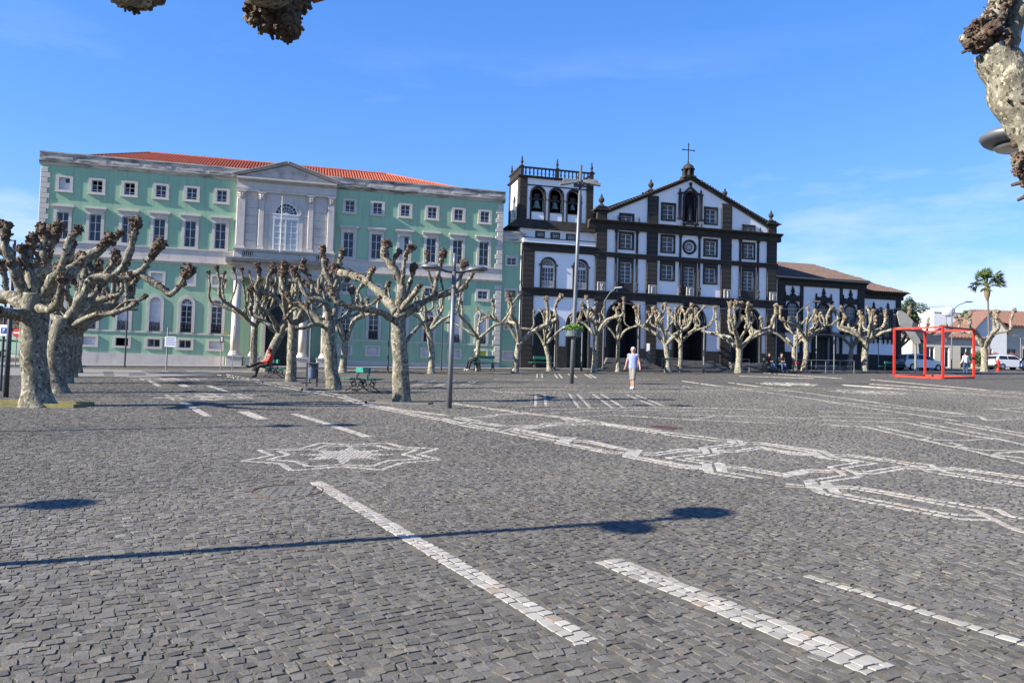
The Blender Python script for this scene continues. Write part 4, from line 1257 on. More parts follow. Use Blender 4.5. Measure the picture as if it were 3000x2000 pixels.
def croof(m):
    m.add([(34.6, -0.1, 12.75), (42.3, -0.1, 16.05), (42.3, 20, 16.05), (34.6, 20, 12.75)], [(0, 1, 2, 3)])
    m.add([(50.0, -0.1, 12.70), (50.0, 20, 12.70), (42.3, 20, 16.05), (42.3, -0.1, 16.05)], [(0, 1, 2, 3)])
cpart('roof', m_oldtile, croof)
# --- windows of the main front
def cwindow(h, sur, rows_, cols=2, mat=None, joined=False):
    a, b, z0, z1 = h
    s = MB(); s.ring(rect(*sur), rect(a, b, z0, z1), -0.07, 0.12)
    sm, pn = sash_grid(a, b, z0, z1, cols, rows_, bar=0.017, frame=0.055, y=0.15, d=0.05)
    return window('window', ch, (-CU, 0, 0), s.mesh('window', m_basalt2), m_basalt2, sm.mesh('sash', m_sash), pn)
sur = [(39.86, 41.09, 12.42, 13.84), (43.49, 44.68, 12.39, 13.80), (36.43, 37.65, 12.05, 12.75), (46.82, 47.98, 12.05, 12.65),
       (39.86, 41.09, 9.93, 11.37), (43.49, 44.71, 9.89, 11.30), (36.43, 37.68, 9.96, 11.34), (46.84, 48.00, 9.90, 11.26),
       (39.86, 41.12, 7.78, 9.325), (43.49, 44.73, 7.72, 9.325), (36.44, 37.68, 6.73, 9.325), (41.68, 42.95, 6.73, 9.325), (46.86, 48.05, 6.73, 9.325)]
for h, s_ in zip(WIN, sur):
    rows_ = [1 / 3, 2 / 3] if h[3] - h[2] > 0.9 else [0.5]
    if h[3] - h[2] > 1.4: rows_ = [0.2, 0.4, 0.6, 0.8]
    cwindow(h, s_, rows_, 2)
# round window
o = cpart('round_window', m_basalt2, lambda m: (m.lathe([(0.59, 0.0), (0.57, 0.10), (0.44, 0.10), (0.40, 0.0)], 32, cap=False)))
o.data.transform(Matrix.Rotation(pi / 2, 4, 'X')); o.location = (OC[0] - CU, 0, OC[1]); fix_normals(o.data)
def wheel(m):
    c = [(0.40 * cos(t), 0.40 * sin(t)) for t in np.linspace(0, 2 * pi, 28, endpoint=False)]
    d = [(0.32 * cos(t), 0.32 * sin(t)) for t in np.linspace(0, 2 * pi, 28, endpoint=False)]
    m.ring(c, d, 0.08, 0.14)
    for k in range(4):
        t = pi * k / 4
        m.beam((-0.33 * cos(t), 0.11, -0.33 * sin(t)), (0.33 * cos(t), 0.11, 0.33 * sin(t)), 0.022, 0.03)
    c = [(0.16 * cos(t), 0.16 * sin(t)) for t in np.linspace(0, 2 * pi, 16, endpoint=False)]; d = [(0.135 * cos(t), 0.135 * sin(t)) for t in np.linspace(0, 2 * pi, 16, endpoint=False)]
    m.ring(c, d, 0.095, 0.125)
one('wheel_sash', m_sash, o, wheel)
one('pane', m_pane, o, lambda m: m.prism([(0.38 * cos(t), 0.38 * sin(t)) for t in np.linspace(0, 2 * pi, 24, endpoint=False)], 0.13, 0.14))
# niche
def niche(m):
    m.ring(arch_pts(1.30, 14.29, 16, x0=42.31, bottom=12.38), arch_pts(1.04, 14.29, 16, x0=42.31, bottom=12.38), -0.10, 0.25, closed=False)
    m.box(41.62, 43.00, -0.18, 0.1, 12.26, 12.38); m.box(41.8, 41.9, -0.14, 0.05, 12.10, 12.26); m.box(42.72, 42.82, -0.14, 0.05, 12.10, 12.26)
    for a, b in ((41.30, 41.53), (43.08, 43.31)):
        m.box(a, b, -0.13, 0.05, 12.75, 14.60); m.box(a - 0.06, b + 0.06, -0.17, 0.05, 14.60, 14.70); m.box(a - 0.08, b + 0.10, -0.16, 0.05, 12.60, 12.75)
        m.lathe([(0.09, 14.70), (0.10, 14.78), (0.05, 14.82), (0.08, 14.90), (0.0, 15.12)], 8, ((a + b) / 2, -0.06, 0))
    pts = [(41.45, 14.72), (41.75, 14.80), (42.05, 15.08), (42.30, 15.26), (42.55, 15.08), (42.87, 14.80), (43.15, 14.72)]
    m.ring(pts, [(x, z - 0.16) for x, z in pts], -0.14, 0.05, closed=False)
    m.lathe([(0.14, 15.28), (0.06, 15.32), (0.13, 15.42), (0.14, 15.50), (0.05, 15.58)], 8, (42.30, -0.05, 0))
cpart('niche', m_basalt2, niche)
cpart('niche_back', m_void, lambda m: m.box(41.75, 42.87, 0.30, 0.36, 12.4, 14.9))
cpart('niche_statue', m_basalt2, lambda m: (m.lathe([(0.22, 12.6), (0.20, 13.3), (0.17, 13.55), (0.06, 13.62), (0.09, 13.72), (0.08, 13.82), (0.0, 13.87)], 10, (42.31, 0.12, 0)), m.box(42.0, 42.62, -0.02, 0.28, 12.4, 12.6)))
# slim shafts beside the windows, with scrolls below and spikes above the cornice
for u in (36.23, 37.92, 41.52, 43.14, 46.67, 48.25):
    def shaft(m):
        m.bbox(u - 0.075, u + 0.075, -0.13, 0.02, 7.45, 11.25, 0.02)
        m.box(u - 0.12, u + 0.12, -0.16, 0.02, 11.25, 11.42)
        for k in range(3): m.blob((u, -0.14, 7.35 - 0.2 * k), 0.13 if k != 1 else 0.10, 8, 6, seed=u + k, amp=0.1)
        m.box(u - 0.06, u + 0.06, -0.12, 0.02, 6.73, 7.45)
        m.lathe([(0.10, 12.05), (0.10, 12.15), (0.06, 12.18), (0.09, 12.28), (0.0, 12.52)], 8, (u, -0.30, 0))
    cpart('window_shaft', m_basalt2, shaft)
# plaques with a letter each
STROKES = {'V': [((-.10, .26), (0, -.06)), ((0, -.06), (.10, .26)), ((-.10, -.10), (-.02, -.24)), ((.0, -.1), (.10, -.24))],
           'F': [((-.08, -.24), (-.08, .26)), ((-.08, .24), (.10, .24)), ((-.08, .05), (.05, .05))],
           'E': [((-.08, -.24), (-.08, .26)), ((-.08, .24), (.08, .24)), ((-.08, .02), (.05, .02)), ((-.08, -.22), (.02, -.22))],
           'S': [((.07, .24), (-.07, .14)), ((-.07, .14), (.07, -.02)), ((.07, -.02), (-.06, -.18)), ((0, .28), (0, -.26))],
           'P': [((-.05, -.24), (-.05, .24)), ((-.05, .24), (.07, .16)), ((.07, .16), (-.05, .02))]}
for u, L in ((35.04, 'V'), (39.18, 'F'), (42.32, 'E'), (45.51, 'S'), (49.53, 'P')):
    p = cpart('letter_plaque', m_plaque, lambda m: (m.bbox(u - 0.32, u + 0.32, -0.27, -0.2, 6.61, 7.38, 0.02), m.ring(rect(u - 0.30, u + 0.30, 6.63, 7.36), rect(u - 0.25, u + 0.25, 6.68, 7.31), -0.29, -0.26)))
    def strokes(m):
        for (a, b), (c, d) in STROKES[L]: m.beam((u + a, -0.285, 7.0 + b), (u + c, -0.285, 7.0 + d), 0.03, 0.045)
    one('letter', m_letter, p, strokes)
# urns and the lantern with its cross
def urn(m, u, z, k=1.0, y=0.0):
    m.box(u - 0.36 * k, u + 0.36 * k, y - 0.3 * k, y + 0.3 * k, z, z + 0.10 * k)
    m.lathe([(0.28 * k, 0.10 * k), (0.22 * k, 0.2 * k), (0.12 * k, 0.30 * k), (0.10 * k, 0.36 * k), (0.20 * k, 0.48 * k), (0.24 * k, 0.60 * k), (0.18 * k, 0.74 * k), (0.08 * k, 0.84 * k), (0.10 * k, 0.90 * k), (0.0, 1.10 * k)], 12, (u, y, z))
for u, z, k in ((35.0, 13.02, 1.0), (39.0, 14.55, 0.95), (45.30, 14.50, 0.85), (49.42, 13.02, 0.9)):
    cpart('urn', m_basalt, lambda m: urn(m, u, z, k, 0.05))
def lantern(m):
    m.box(41.72, 42.70, -0.2, 0.7, 15.95, 16.10)
    for k in range(6):
        t = 2 * pi * k / 6 + 0.3
        m.tube([(42.2 + 0.38 * cos(t), 0.25 + 0.38 * sin(t), 16.1), (42.2 + 0.38 * cos(t), 0.25 + 0.38 * sin(t), 16.62)], 0.09, 6)
    m.lathe([(0.53, 16.62), (0.53, 16.70), (0.45, 16.74), (0.40, 16.90), (0.25, 17.04), (0.12, 17.09), (0.08, 17.16)], 14, (42.2, 0.25, 0))
    m.lathe([(0.26, 16.1), (0.26, 16.62)], 10, (42.2, 0.25, 0))
ln = cpart('lantern', m_basalt, lantern)
def cross(m):
    c = 42.2
    m.box(c - 0.03, c + 0.03, 0.22, 0.28, 17.12, 18.60); m.box(c - 0.42, c + 0.42, 0.225, 0.275, 18.16, 18.22)
    for x, z in ((c, 18.64), (c - 0.46, 18.19), (c + 0.46, 18.19)):
        m.blob((x, 0.25, z), 0.07, 8, 6, amp=0.0)
        m.blob((x + (0.09 if x > c else -0.09 if x < c else 0), 0.25, z + (0.1 if x == c else 0)), 0.035, 6, 4, amp=0)
    m.blob((c, 0.25, 17.2), 0.09, 8, 6, amp=0)
one('cross', m_iron, ln, cross)
# steps
for c, w, x0 in ((A1_[0], 3.3, 34.93), (A2_[0], 4.2, 39.95), (A3_[0], 3.5, 45.40)):
    gv = front_ground(c, -1.5)
    n = 7
    for i in range(n):
        zt = 1.74 - i * (1.74 - gv - 0.06) / n
        a = c - w / 2 - i * 0.17 + (0.2); b = c + w / 2 + i * 0.17 - 0.2
        inst('step', MB().bbox(a, b, -0.55 - 0.30 * i, 2.3 if i == 0 else -0.25 - 0.30 * i + 0.03, gv - 0.5, zt, 0.015).mesh('step', m_step), ch, (-CU, 0, 0))

# --- left wing with the terrace
WA = [(30.90, 1.68, 4.16), (33.36, 1.66, 4.16)]
WW = [(30.93, 0.95, 8.40), (33.45, 0.95, 8.40)]
def lw(m):
    hs = [(c - w / 2, c + w / 2, 0.3, s + w / 2) for c, w, s in WA] + [(c - w / 2, c + w / 2, 6.75, s + w / 2) for c, w, s in WW]
    holed_wall(m, 28.97, 34.6, 0.0, 9.5, hs, reveal=0.25)
    for c, w, s in WA + WW:
        pts = arch_pts(w, s, 16, x0=c)
        m.prism([(c - w / 2 - 0.01, s + w / 2 + 0.01)] + pts + [(c + w / 2 + 0.01, s + w / 2 + 0.01)], 0.0, 0.25)
    m.box(28.97, 34.6, 1.2, 9, 0, 10.0)
cpart('wing_wall', m_plaster, lw)
cpart('wing_interior', m_void, lambda m: (m.box(29.9, 34.5, 0.8, 0.85, 0.3, 9.3)))
pilaster(28.96, 29.84, 0.3, 9.4, d=0.12)
cband('wing_band', 28.9, 34.58, 6.12, 6.71, 0.14, cap=0.12)
cband('wing_cornice', 28.9, 34.58, 9.40, 9.98, 0.14, cap=0.14)
cpart('terrace_parapet', m_plaster, lambda m: (m.box(28.95, 34.57, -0.10, 0.25, 9.98, 10.33)))
cpart('terrace_coping', m_basalt2, lambda m: (m.box(28.9, 34.57, -0.14, 0.29, 10.333, 10.39)))
for a, b in ((29.85, 30.05), (31.75, 32.52), (34.2, 34.58)): cpart('wing_plinth', m_basalt2, lambda m: m.box(a, b, -0.10, 0.1, 0, 2.46))
for c, w, s in WA:
    cpart('wing_door_surround', m_basalt2, lambda m: m.ring(arch_pts(w + 0.26, s, 16, x0=c, bottom=0.3), arch_pts(w - 0.02, s, 16, x0=c, bottom=0.3), -0.06, 0.2, closed=False))
    cpart('wing_door', m_door, lambda m: (m.box(c - w / 2, c + w / 2, 0.5, 0.58, 0.3, s + w / 2), [m.bbox(c + sx * w / 4 - 0.28, c + sx * w / 4 + 0.28, 0.45, 0.51, z0, z0 + 0.8, 0.02) for sx in (-1, 1) for z0 in (1.1, 2.1, 3.1)]))
for c, w, s in WW:
    o = cpart('wing_window', m_basalt2, lambda m: (m.ring(arch_pts(1.24, s, 16, x0=c, bottom=6.73), arch_pts(w, s, 16, x0=c, bottom=6.73), -0.08, 0.1, closed=False), m.box(c - 0.72, c - 0.60, -0.1, 0.02, 8.36, 8.48), m.box(c + 0.60, c + 0.72, -0.1, 0.02, 8.36, 8.48)))
    sm, pn = sash_grid(c - w / 2, c + w / 2, 6.76, 8.28, 4, [0.30, 0.5, 0.75], bar=0.018, frame=0.06, y=0.13, d=0.05)
    sm.ring(arch_pts(w, s, 16, x0=c), arch_pts(w - 0.14, s, 16, x0=c), 0.105, 0.155, closed=False); sm.box(c - w / 2, c + w / 2, 0.1, 0.16, 8.27, 8.41)
    for k in range(1, 6):
        t = pi * k / 6; sm.beam((c + 0.12 * cos(t), 0.13, s + 0.12 * sin(t)), (c + 0.42 * cos(t), 0.13, s + 0.42 * sin(t)), 0.018, 0.025)
    inst('sash', sm.mesh('sash', m_sash), o)
    for x, y, z, a, b in pn: inst('pane', pane_mesh(a, b, m_pane), o, (x, y, z))
    inst('fanlight', MB().prism(arch_pts(w - 0.02, s, 16, x0=c), 0.15, 0.16).mesh('fanlight', m_pane), o)
    rl = MB(); rl.box(c - 0.46, c + 0.46, -0.03, 0.0, 7.20, 7.24); rl.box(c - 0.46, c + 0.46, -0.03, 0.0, 6.80, 6.83)
    for i in range(13): rl.box(c - 0.45 + 0.9 * i / 12 - 0.012, c - 0.45 + 0.9 * i / 12 + 0.012, -0.025, -0.005, 6.8, 7.22)
    inst('railing', rl.mesh('railing', m_sash), o)

# --- attic and bell tower
TY = 0.55     # tower front stands back from the wing front
k_ = 1 + TY / 56.4
def tu(u): return 13.9 + (u - 13.9) * k_
def tv(v): return v * k_
def tpart(name, mat, fn, **kw):
    return one(name, mat, ch, fn, loc=(-CU, TY, 0), **kw)
def attic(m):
    hs = [(tu(a), tu(b), tv(c), tv(d)) for a, b, c, d in ((29.95, 30.5, 10.5, 10.8), (31.12, 31.68, 10.47, 10.78), (32.33, 32.89, 10.44, 10.76))]
    holed_wall(m, tu(28.7), tu(34.55), tv(9.9), tv(11.15), hs, reveal=0.15)
    m.box(tu(28.7), tu(34.5), 0.3, 3.0, tv(9.9), tv(11.15))
tpart('attic_wall', m_plaster, attic)
for a, b, c, d in ((29.95, 30.5, 10.5, 10.8), (31.12, 31.68, 10.47, 10.78), (32.33, 32.89, 10.44, 10.76)):
    s = MB(); s.ring(rect(tu(a) - 0.09, tu(b) + 0.09, tv(c) - 0.09, tv(d) + 0.09), rect(tu(a), tu(b), tv(c), tv(d)), -0.04, 0.05)
    sm, pn = sash_grid(tu(a), tu(b), tv(c), tv(d), 4, [0.5], bar=0.012, frame=0.03, y=0.08, d=0.03)
    window('attic_window', ch, (-CU, TY, 0), s.mesh('attic_window', m_basalt2), m_basalt2, sm.mesh('sash', m_sash), pn)
TL, TR_, TB, TT, TD = tu(28.60), tu(34.28), tv(11.66), tv(14.78), 3.1
def tbase(m):
    m.add([(TL - 0.15, -0.15, TB + 0.04), (TR_ + 0.15, -0.15, TB + 0.04), (TR_ + 0.15, TD + 0.15, TB + 0.04), (TL - 0.15, TD + 0.15, TB + 0.04),
           (TL - 1.0, -0.28, TB - 0.62), (TR_ + 0.3, -0.28, TB - 0.62), (TR_ + 0.3, TD + 0.3, TB - 0.62), (TL - 1.0, TD + 0.3, TB - 0.62)],
          [(0, 1, 2, 3), (4, 5, 1, 0), (5, 6, 2, 1), (6, 7, 3, 2), (7, 4, 0, 3), (7, 6, 5, 4)])
tpart('tower_skirt', m_basalt, tbase)
TAR = [(tu(30.0), 1.0, tv(13.63)), (tu(31.41), 1.0, tv(13.63)), (tu(32.80), 1.0, tv(13.63))]
def twall(m):
    hs = [(c - w / 2, c + w / 2, tv(12.33), s + w / 2) for c, w, s in TAR]
    holed_wall(m, TL + 0.02, TR_ - 0.02, TB, TT, hs, reveal=0.45)
    for c, w, s in TAR:
        m.prism([(c - w / 2 - 0.01, s + w / 2 + 0.01)] + arch_pts(w, s, 14, x0=c) + [(c + w / 2 + 0.01, s + w / 2 + 0.01)], 0.0, 0.45)
    m.add([(TR_ - 0.02, 0, TB), (TR_ - 0.02, TD, TB), (TR_ - 0.02, TD, TT), (TR_ - 0.02, 0, TT)], [(0, 1, 2, 3)])
    m.add([(TL, TD, TB), (TL, TD, TT), (TR_, TD, TT), (TR_, TD, TB)], [(0, 1, 2, 3)])
    m.add([(TL, 0, TT), (TR_, 0, TT), (TR_, TD, TT), (TL, TD, TT)], [(0, 1, 2, 3)])
tpart('tower_wall', m_plaster, twall)
def tside(m):
    # left face with its arched opening, built in its own plane then turned
    q = MB(); holed_wall(q, 0.0, TD, TB, TT, [(TD / 2 - 0.45, TD / 2 + 0.45, tv(12.1), tv(13.7))], reveal=0.4)
    q.prism([(TD / 2 - 0.46, tv(13.71))] + arch_pts(0.9, tv(13.25), 12, x0=TD / 2) + [(TD / 2 + 0.46, tv(13.71))], 0.0, 0.4)
    for f in q.f: m.add([(TL + q.v[i][1], TD - q.v[i][0], q.v[i][2]) for i in f], [tuple(range(len(f)))])
tpart('tower_side_wall', m_plaster, tside)
tpart('belfry_interior', m_void, lambda m: (m.box(TL + 0.6, TR_ - 0.4, 1.6, 1.7, TB, TT), m.box(TL + 0.45, TL + 0.5, 0.3, TD, TB, TT)))
def tp(m, a, b, y0, y1): m.bbox(a, b, y0, y1, TB, TT, 0.02)
pilaster(TL - 0.03, TL + 0.56, TB, TT, d=0.09, y=TY, name='tower_pilaster')
pilaster(TR_ - 0.54, TR_ + 0.03, TB, TT, d=0.09, y=TY, name='tower_pilaster')
tpart('tower_side_pilaster', m_basalt, lambda m: (m.box(TL - 0.06, TL + 0.02, 0.005, 0.55, TB, TT), m.box(TL - 0.06, TL + 0.02, TD - 0.45, TD, TB, TT)))
o = tpart('tower_cornice', m_basalt, lambda m: (m.box(TL - 0.12, TR_ + 0.12, -0.14, TD + 0.1, TT, TT + 0.07), m.box(TL - 0.2, TR_ + 0.2, -0.22, TD + 0.18, TT + 0.07, TT + 0.14)))
tpart('tower_string', m_basalt2, lambda m: m.box(TL + 0.58, TR_ - 0.56, -0.05, 0.02, tv(14.22), tv(14.30)))
for c, w, s in TAR:
    tpart('belfry_arch', m_basalt2, lambda m: (m.ring(arch_pts(1.22, s, 14, x0=c, bottom=TB + 0.02), arch_pts(w - 0.02, s, 14, x0=c, bottom=TB + 0.02), -0.06, 0.2, closed=False), m.box(c - 0.66, c - 0.5, -0.08, 0.02, tv(13.2), tv(13.3)), m.box(c + 0.5, c + 0.66, -0.08, 0.02, tv(13.2), tv(13.3)), m.box(c - 0.5, c + 0.5, -0.04, 0.3, tv(12.30), tv(12.36))))
RB, RT = TT + 0.14, tv(15.60)
tpart('balustrade_rail', m_basalt2, lambda m: (m.box(TL - 0.1, TR_ + 0.1, -0.08, 0.12, RT - 0.10, RT), m.box(TL - 0.1, TL + 0.1, 0.12, TD, RT - 0.10, RT), m.box(TR_ - 0.1, TR_ + 0.1, 0.12, TD, RT - 0.1, RT), m.box(TL - 0.1, TR_ + 0.1, TD - 0.1, TD + 0.1, RT - 0.1, RT)))
bm2 = MB().lathe([(0.06, 0), (0.06, 0.06), (0.035, 0.1), (0.075, 0.24), (0.04, 0.42), (0.06, 0.52), (0.06, RT - 0.10 - RB)], 8).mesh('baluster', m_basalt2)
piers = [TL + 0.12, (TL + TR_) / 2, TR_ - 0.12]
nb = 19
for i in range(nb):
    x = TL + 0.12 + (TR_ - TL - 0.24) * i / (nb - 1)
    if min(abs(x - p) for p in piers) > 0.18: inst('baluster', bm2, ch, (x - CU, TY + 0.02, RB))
for i in range(1, 9):
    inst('baluster', bm2, ch, (TL + 0.0 - CU, TY + TD * i / 9, RB))
def pier(m, x, y):
    m.box(x - 0.13, x + 0.13, y - 0.13, y + 0.13, RB, RT + 0.06)
    m.lathe([(0.14, RT + 0.06), (0.10, RT + 0.14), (0.05, RT + 0.2), (0.12, RT + 0.34), (0.10, RT + 0.44), (0.05, RT + 0.5), (0.08, RT + 0.56), (0.04, RT + 0.64), (0.06, RT + 0.7), (0.0, RT + 0.86)], 10, (x, y, 0))
for x, y in ((piers[0], 0.05), (piers[1], 0.05), (piers[2], 0.05), (TL + 0.12, TD - 0.05), (TR_ - 0.12, TD - 0.05)):
    tpart('pinnacle', m_basalt2, lambda m: pier(m, x, y))
for i, (c, w, s) in enumerate(TAR):
    z = tv(12.62) + (0.0, 0.06, 0.1)[i]; kk = (1.0, 0.85, 0.7)[i]
    p = front_world(c, TY + 0.35, z)
    b = empty('bell', p, AZ)
    one('bell_body', m_bronze, b, lambda m: m.lathe([(0.34 * kk, 0), (0.32 * kk, 0.04), (0.25 * kk, 0.2 * kk), (0.20 * kk, 0.42 * kk), (0.17 * kk, 0.55 * kk), (0.05 * kk, 0.62 * kk)], 18), smooth=True)
    one('headstock', m_basalt2, b, lambda m: (m.box(-0.5, 0.5, -0.07, 0.07, 0.62 * kk, 0.62 * kk + 0.16), m.box(-0.2, 0.2, -0.05, 0.05, 0.62 * kk + 0.16, 0.62 * kk + 0.5)))
    tag(b, ('large bronze bell in the leftmost belfry arch', 'green bronze bell in the middle belfry arch', 'smallest bronze bell in the rightmost belfry arch behind the mast')[i], 'bell', 'bells in the church tower')

# ------------------------------------------------------------------ side chapels on the right
CW = 56.4
cp_ = empty('chapel', front_world(CW, 3, 0), AZ)
tag(cp_, 'low white chapel with ornate black window hoods beside the church', 'chapel')
def wpart(name, mat, fn, **kw): return one(name, mat, cp_, fn, loc=(-CW, 0, 0), **kw)
whs = [(c - 0.50, c + 0.50, 4.7, 7.05) for c in (53.43, 56.42, 59.07)]
dh = (55.72, 57.10, 1.0, 4.2)
def wwall(m):
    holed_wall(m, 50.4, 60.45, 0.3, 8.6, whs + [dh], reveal=0.3)
    for c in (53.43, 56.42, 59.07): m.prism([(c - 0.51, 7.06)] + arch_pts(1.0, 6.55, 12, x0=c) + [(c + 0.51, 7.06)], 0.0, 0.3)
    m.add([(60.45, 0, 0.3), (60.45, 9, 0.3), (60.45, 9, 8.6), (60.45, 0, 8.6)], [(0, 1, 2, 3)])
wpart('wall', m_plaster, wwall)
wpart('interior', m_void, lambda m: m.box(50.5, 60.3, 0.7, 0.75, 0.3, 8.5))
for a, b in ((51.98, 52.70), (54.14, 54.44), (58.02, 58.28), (59.80, 60.46)):
    pilaster(a, b, 0.8, 8.5, d=0.10, bh=0.4, parent=cp_, off=CW)
cband('eave_band', 50.4, 60.62, 8.48, 9.08, 0.14, cap=0.35, parent=cp_, off=CW)
wpart('gutter', plain('pale_gutter', (0.45, 0.45, 0.43), 0.5), lambda m: (m.tube([(51.0, -0.52, 9.12), (60.75, -0.52, 9.08)], 0.06, 8), m.tube([(51.85, -0.5, 9.1), (51.85, -0.10, 8.8), (51.85, -0.10, 1.2)], 0.055, 8)))
wpart('plinth', m_basalt2, lambda m: [m.box(a, b, -0.12, 0.1, 0.2, 2.88) for a, b in ((50.4, 55.6), (57.2, 60.5))])
def wroof(m):
    m.add([(50.2, -0.6, 9.12), (60.9, -0.6, 9.10), (58.5, 4.2, 11.08), (50.2, 4.2, 11.08), (50.2, 9, 9.1), (60.9, 9, 9.1)], [(0, 1, 2, 3), (4, 3, 2, 5), (1, 5, 2)])
    n = 52
    for i in range(n):
        x = 50.3 + (60.7 - 50.3) * i / n
        t = 1.0 if x < 58.5 else (60.9 - x) / 2.4
        for k in range(max(1, int(12 * t))):
            ta, tb = k / 12, (k + 1) / 12
            ya, za, yb, zb = -0.62 + 4.8 * ta, 9.12 + 1.96 * ta, -0.62 + 4.8 * tb, 9.12 + 1.96 * tb
            vs = []
            for yy, zz, l in ((ya, za, 0.05), (yb, zb, 0.015)):
                for dx_, dz in ((-0.075, 0), (-0.04, 0.06), (0.04, 0.06), (0.075, 0)): vs.append((x + dx_, yy, zz + dz + l))
            m.add(vs, [(0, 1, 5, 4), (1, 2, 6, 5), (2, 3, 7, 6), (0, 3, 2, 1)])
wpart('roof', m_oldtile, wroof)
def ornate(m, c, k=1.0):
    m.ring(arch_pts(1.26, 6.55, 14, x0=c, bottom=4.7), arch_pts(0.98, 6.55, 14, x0=c, bottom=4.7), -0.08, 0.1, closed=False)
    for s in (-1, 1):
        for z in np.arange(4.8, 7.1, 0.19): m.blob((c + s * 0.76, -0.08, z), 0.10, 7, 5, seed=z, amp=0.15)
        m.lathe([(0.12, 7.4), (0.07, 7.5), (0.10, 7.62), (0.05, 7.74), (0.08, 7.82), (0.0, 8.0)], 8, (c + s * 0.72, -0.08, 0))
    m.box(c - 0.92, c + 0.92, -0.18, 0.05, 7.16, 7.28); m.box(c - 0.86, c + 0.86, -0.22, 0.05, 7.28, 7.36)
    m.prism([(c - 0.62, 7.36), (c - 0.55, 7.66), (c - 0.30, 7.58), (c - 0.2, 7.76), (c + 0.2, 7.76), (c + 0.30, 7.58), (c + 0.55, 7.66), (c + 0.62, 7.36)], -0.12, 0.02)
    m.lathe([(0.22, 7.70), (0.10, 7.80), (0.19, 7.98), (0.10, 8.12), (0.14, 8.20), (0.05, 8.28), (0.08, 8.34), (0.0, 8.46)], 10, (c, -0.06, 0))
    m.box(c - 0.8, c + 0.8, -0.2, 0.05, 4.52, 4.70)
for c in (53.43, 56.42, 59.07):
    o = wpart('ornate_window', m_basalt2, lambda m: ornate(m, c))
    def grille(m):
        for i in range(7): m.box(c - 0.45 + 0.15 * i - 0.012, c - 0.45 + 0.15 * i + 0.012, 0.05, 0.075, 4.7, 7.0)
        for j in range(7): m.box(c - 0.5, c + 0.5, 0.055, 0.08, 4.9 + 0.32 * j, 4.93 + 0.32 * j)
    one('grille', m_sash if c != 56.42 else m_plaque, o, grille)
    one('pane', m_pane, o, lambda m: m.prism(arch_pts(0.98, 6.55, 12, x0=c, bottom=4.7), 0.14, 0.16))
o = wpart('doorway', m_basalt2, lambda m: (m.ring(rect(55.5, 57.32, 0.8, 4.42), rect(55.72, 57.10, 0.8, 4.2), -0.12, 0.2), [m.blob((x, -0.15, z), 0.12, 7, 5, seed=z, amp=0.2) for x in (55.3, 57.52) for z in np.arange(1.5, 4.5, 0.22)]))
one('door', m_door, o, lambda m: (m.box(55.72, 57.1, 0.28, 0.34, 0.8, 4.2), [m.bbox(55.85 + k * 0.62, 56.35 + k * 0.62, 0.24, 0.29, z, z + 0.8, 0.02) for k in (0, 1) for z in (1.2, 2.2, 3.2)]))
for i in range(5):
    gv = front_ground(56.4, 2)
    zt = 1.95 - i * (1.95 - gv) / 5
    inst('step', MB().bbox(55.3 - 0.2 * i, 57.5 + 0.2 * i, -0.4 - 0.3 * i, 0.2, gv - 0.4, zt, 0.015).mesh('step', m_step), cp_, (-CW, 0, 0))

CX = 63.4
c2 = empty('small_chapel', front_world(CX, 4.5, 0), AZ)
tag(c2, 'small end chapel with twin crested windows and brown hipped roof', 'chapel')
def xpart(name, mat, fn, **kw): return one(name, mat, c2, fn, loc=(-CX, 0, 0), **kw)
xhs = [(c - 0.42, c + 0.42, 4.6, 6.6) for c in (62.62, 64.10)]
def xwall(m):
    holed_wall(m, 60.3, 65.45, 0.5, 8.1, xhs, reveal=0.25)
    m.add([(65.45, 0, 0.5), (65.45, 9, 0.5), (65.45, 9, 8.1), (65.45, 0, 8.1)], [(0, 1, 2, 3)])
xpart('wall', m_plaster, xwall)
xpart('interior', m_void, lambda m: m.box(60.4, 65.3, 0.6, 0.65, 0.5, 8))
pilaster(64.95, 65.48, 0.8, 8.0, d=0.10, bh=0.4, parent=c2, off=CX)
pilaster(60.9, 61.45, 0.8, 8.0, d=0.10, bh=0.4, parent=c2, off=CX)
cband('eave_band', 60.3, 65.7, 7.95, 8.52, 0.12, cap=0.40, parent=c2, off=CX)
xpart('plinth', m_basalt2, lambda m: m.box(60.3, 65.5, -0.12, 0.1, 0.3, 3.0))
def xroof(m):
    m.add([(60.0, -0.65, 8.54), (66.1, -0.65, 8.54), (63.7, 3.6, 10.15), (60.0, 3.6, 10.15), (60.0, 8, 8.5), (66.1, 8, 8.5)], [(0, 1, 2, 3), (4, 3, 2, 5), (1, 5, 2)])
    n = 30
    for i in range(n):
        x = 60.1 + 5.8 * i / n; t = 1.0 if x < 63.7 else (66.1 - x) / 2.4
        for k in range(max(1, int(10 * t))):
            ta, tb = k / 10, (k + 1) / 10
            vs = []
            for tt, l in ((ta, 0.05), (tb, 0.015)):
                for dx_, dz in ((-0.075, 0), (-0.04, 0.06), (0.04, 0.06), (0.075, 0)): vs.append((x + dx_, -0.67 + 4.25 * tt, 8.54 + 1.61 * tt + dz + l))
            m.add(vs, [(0, 1, 5, 4), (1, 2, 6, 5), (2, 3, 7, 6), (0, 3, 2, 1)])
xpart('roof', m_oldtile, xroof)
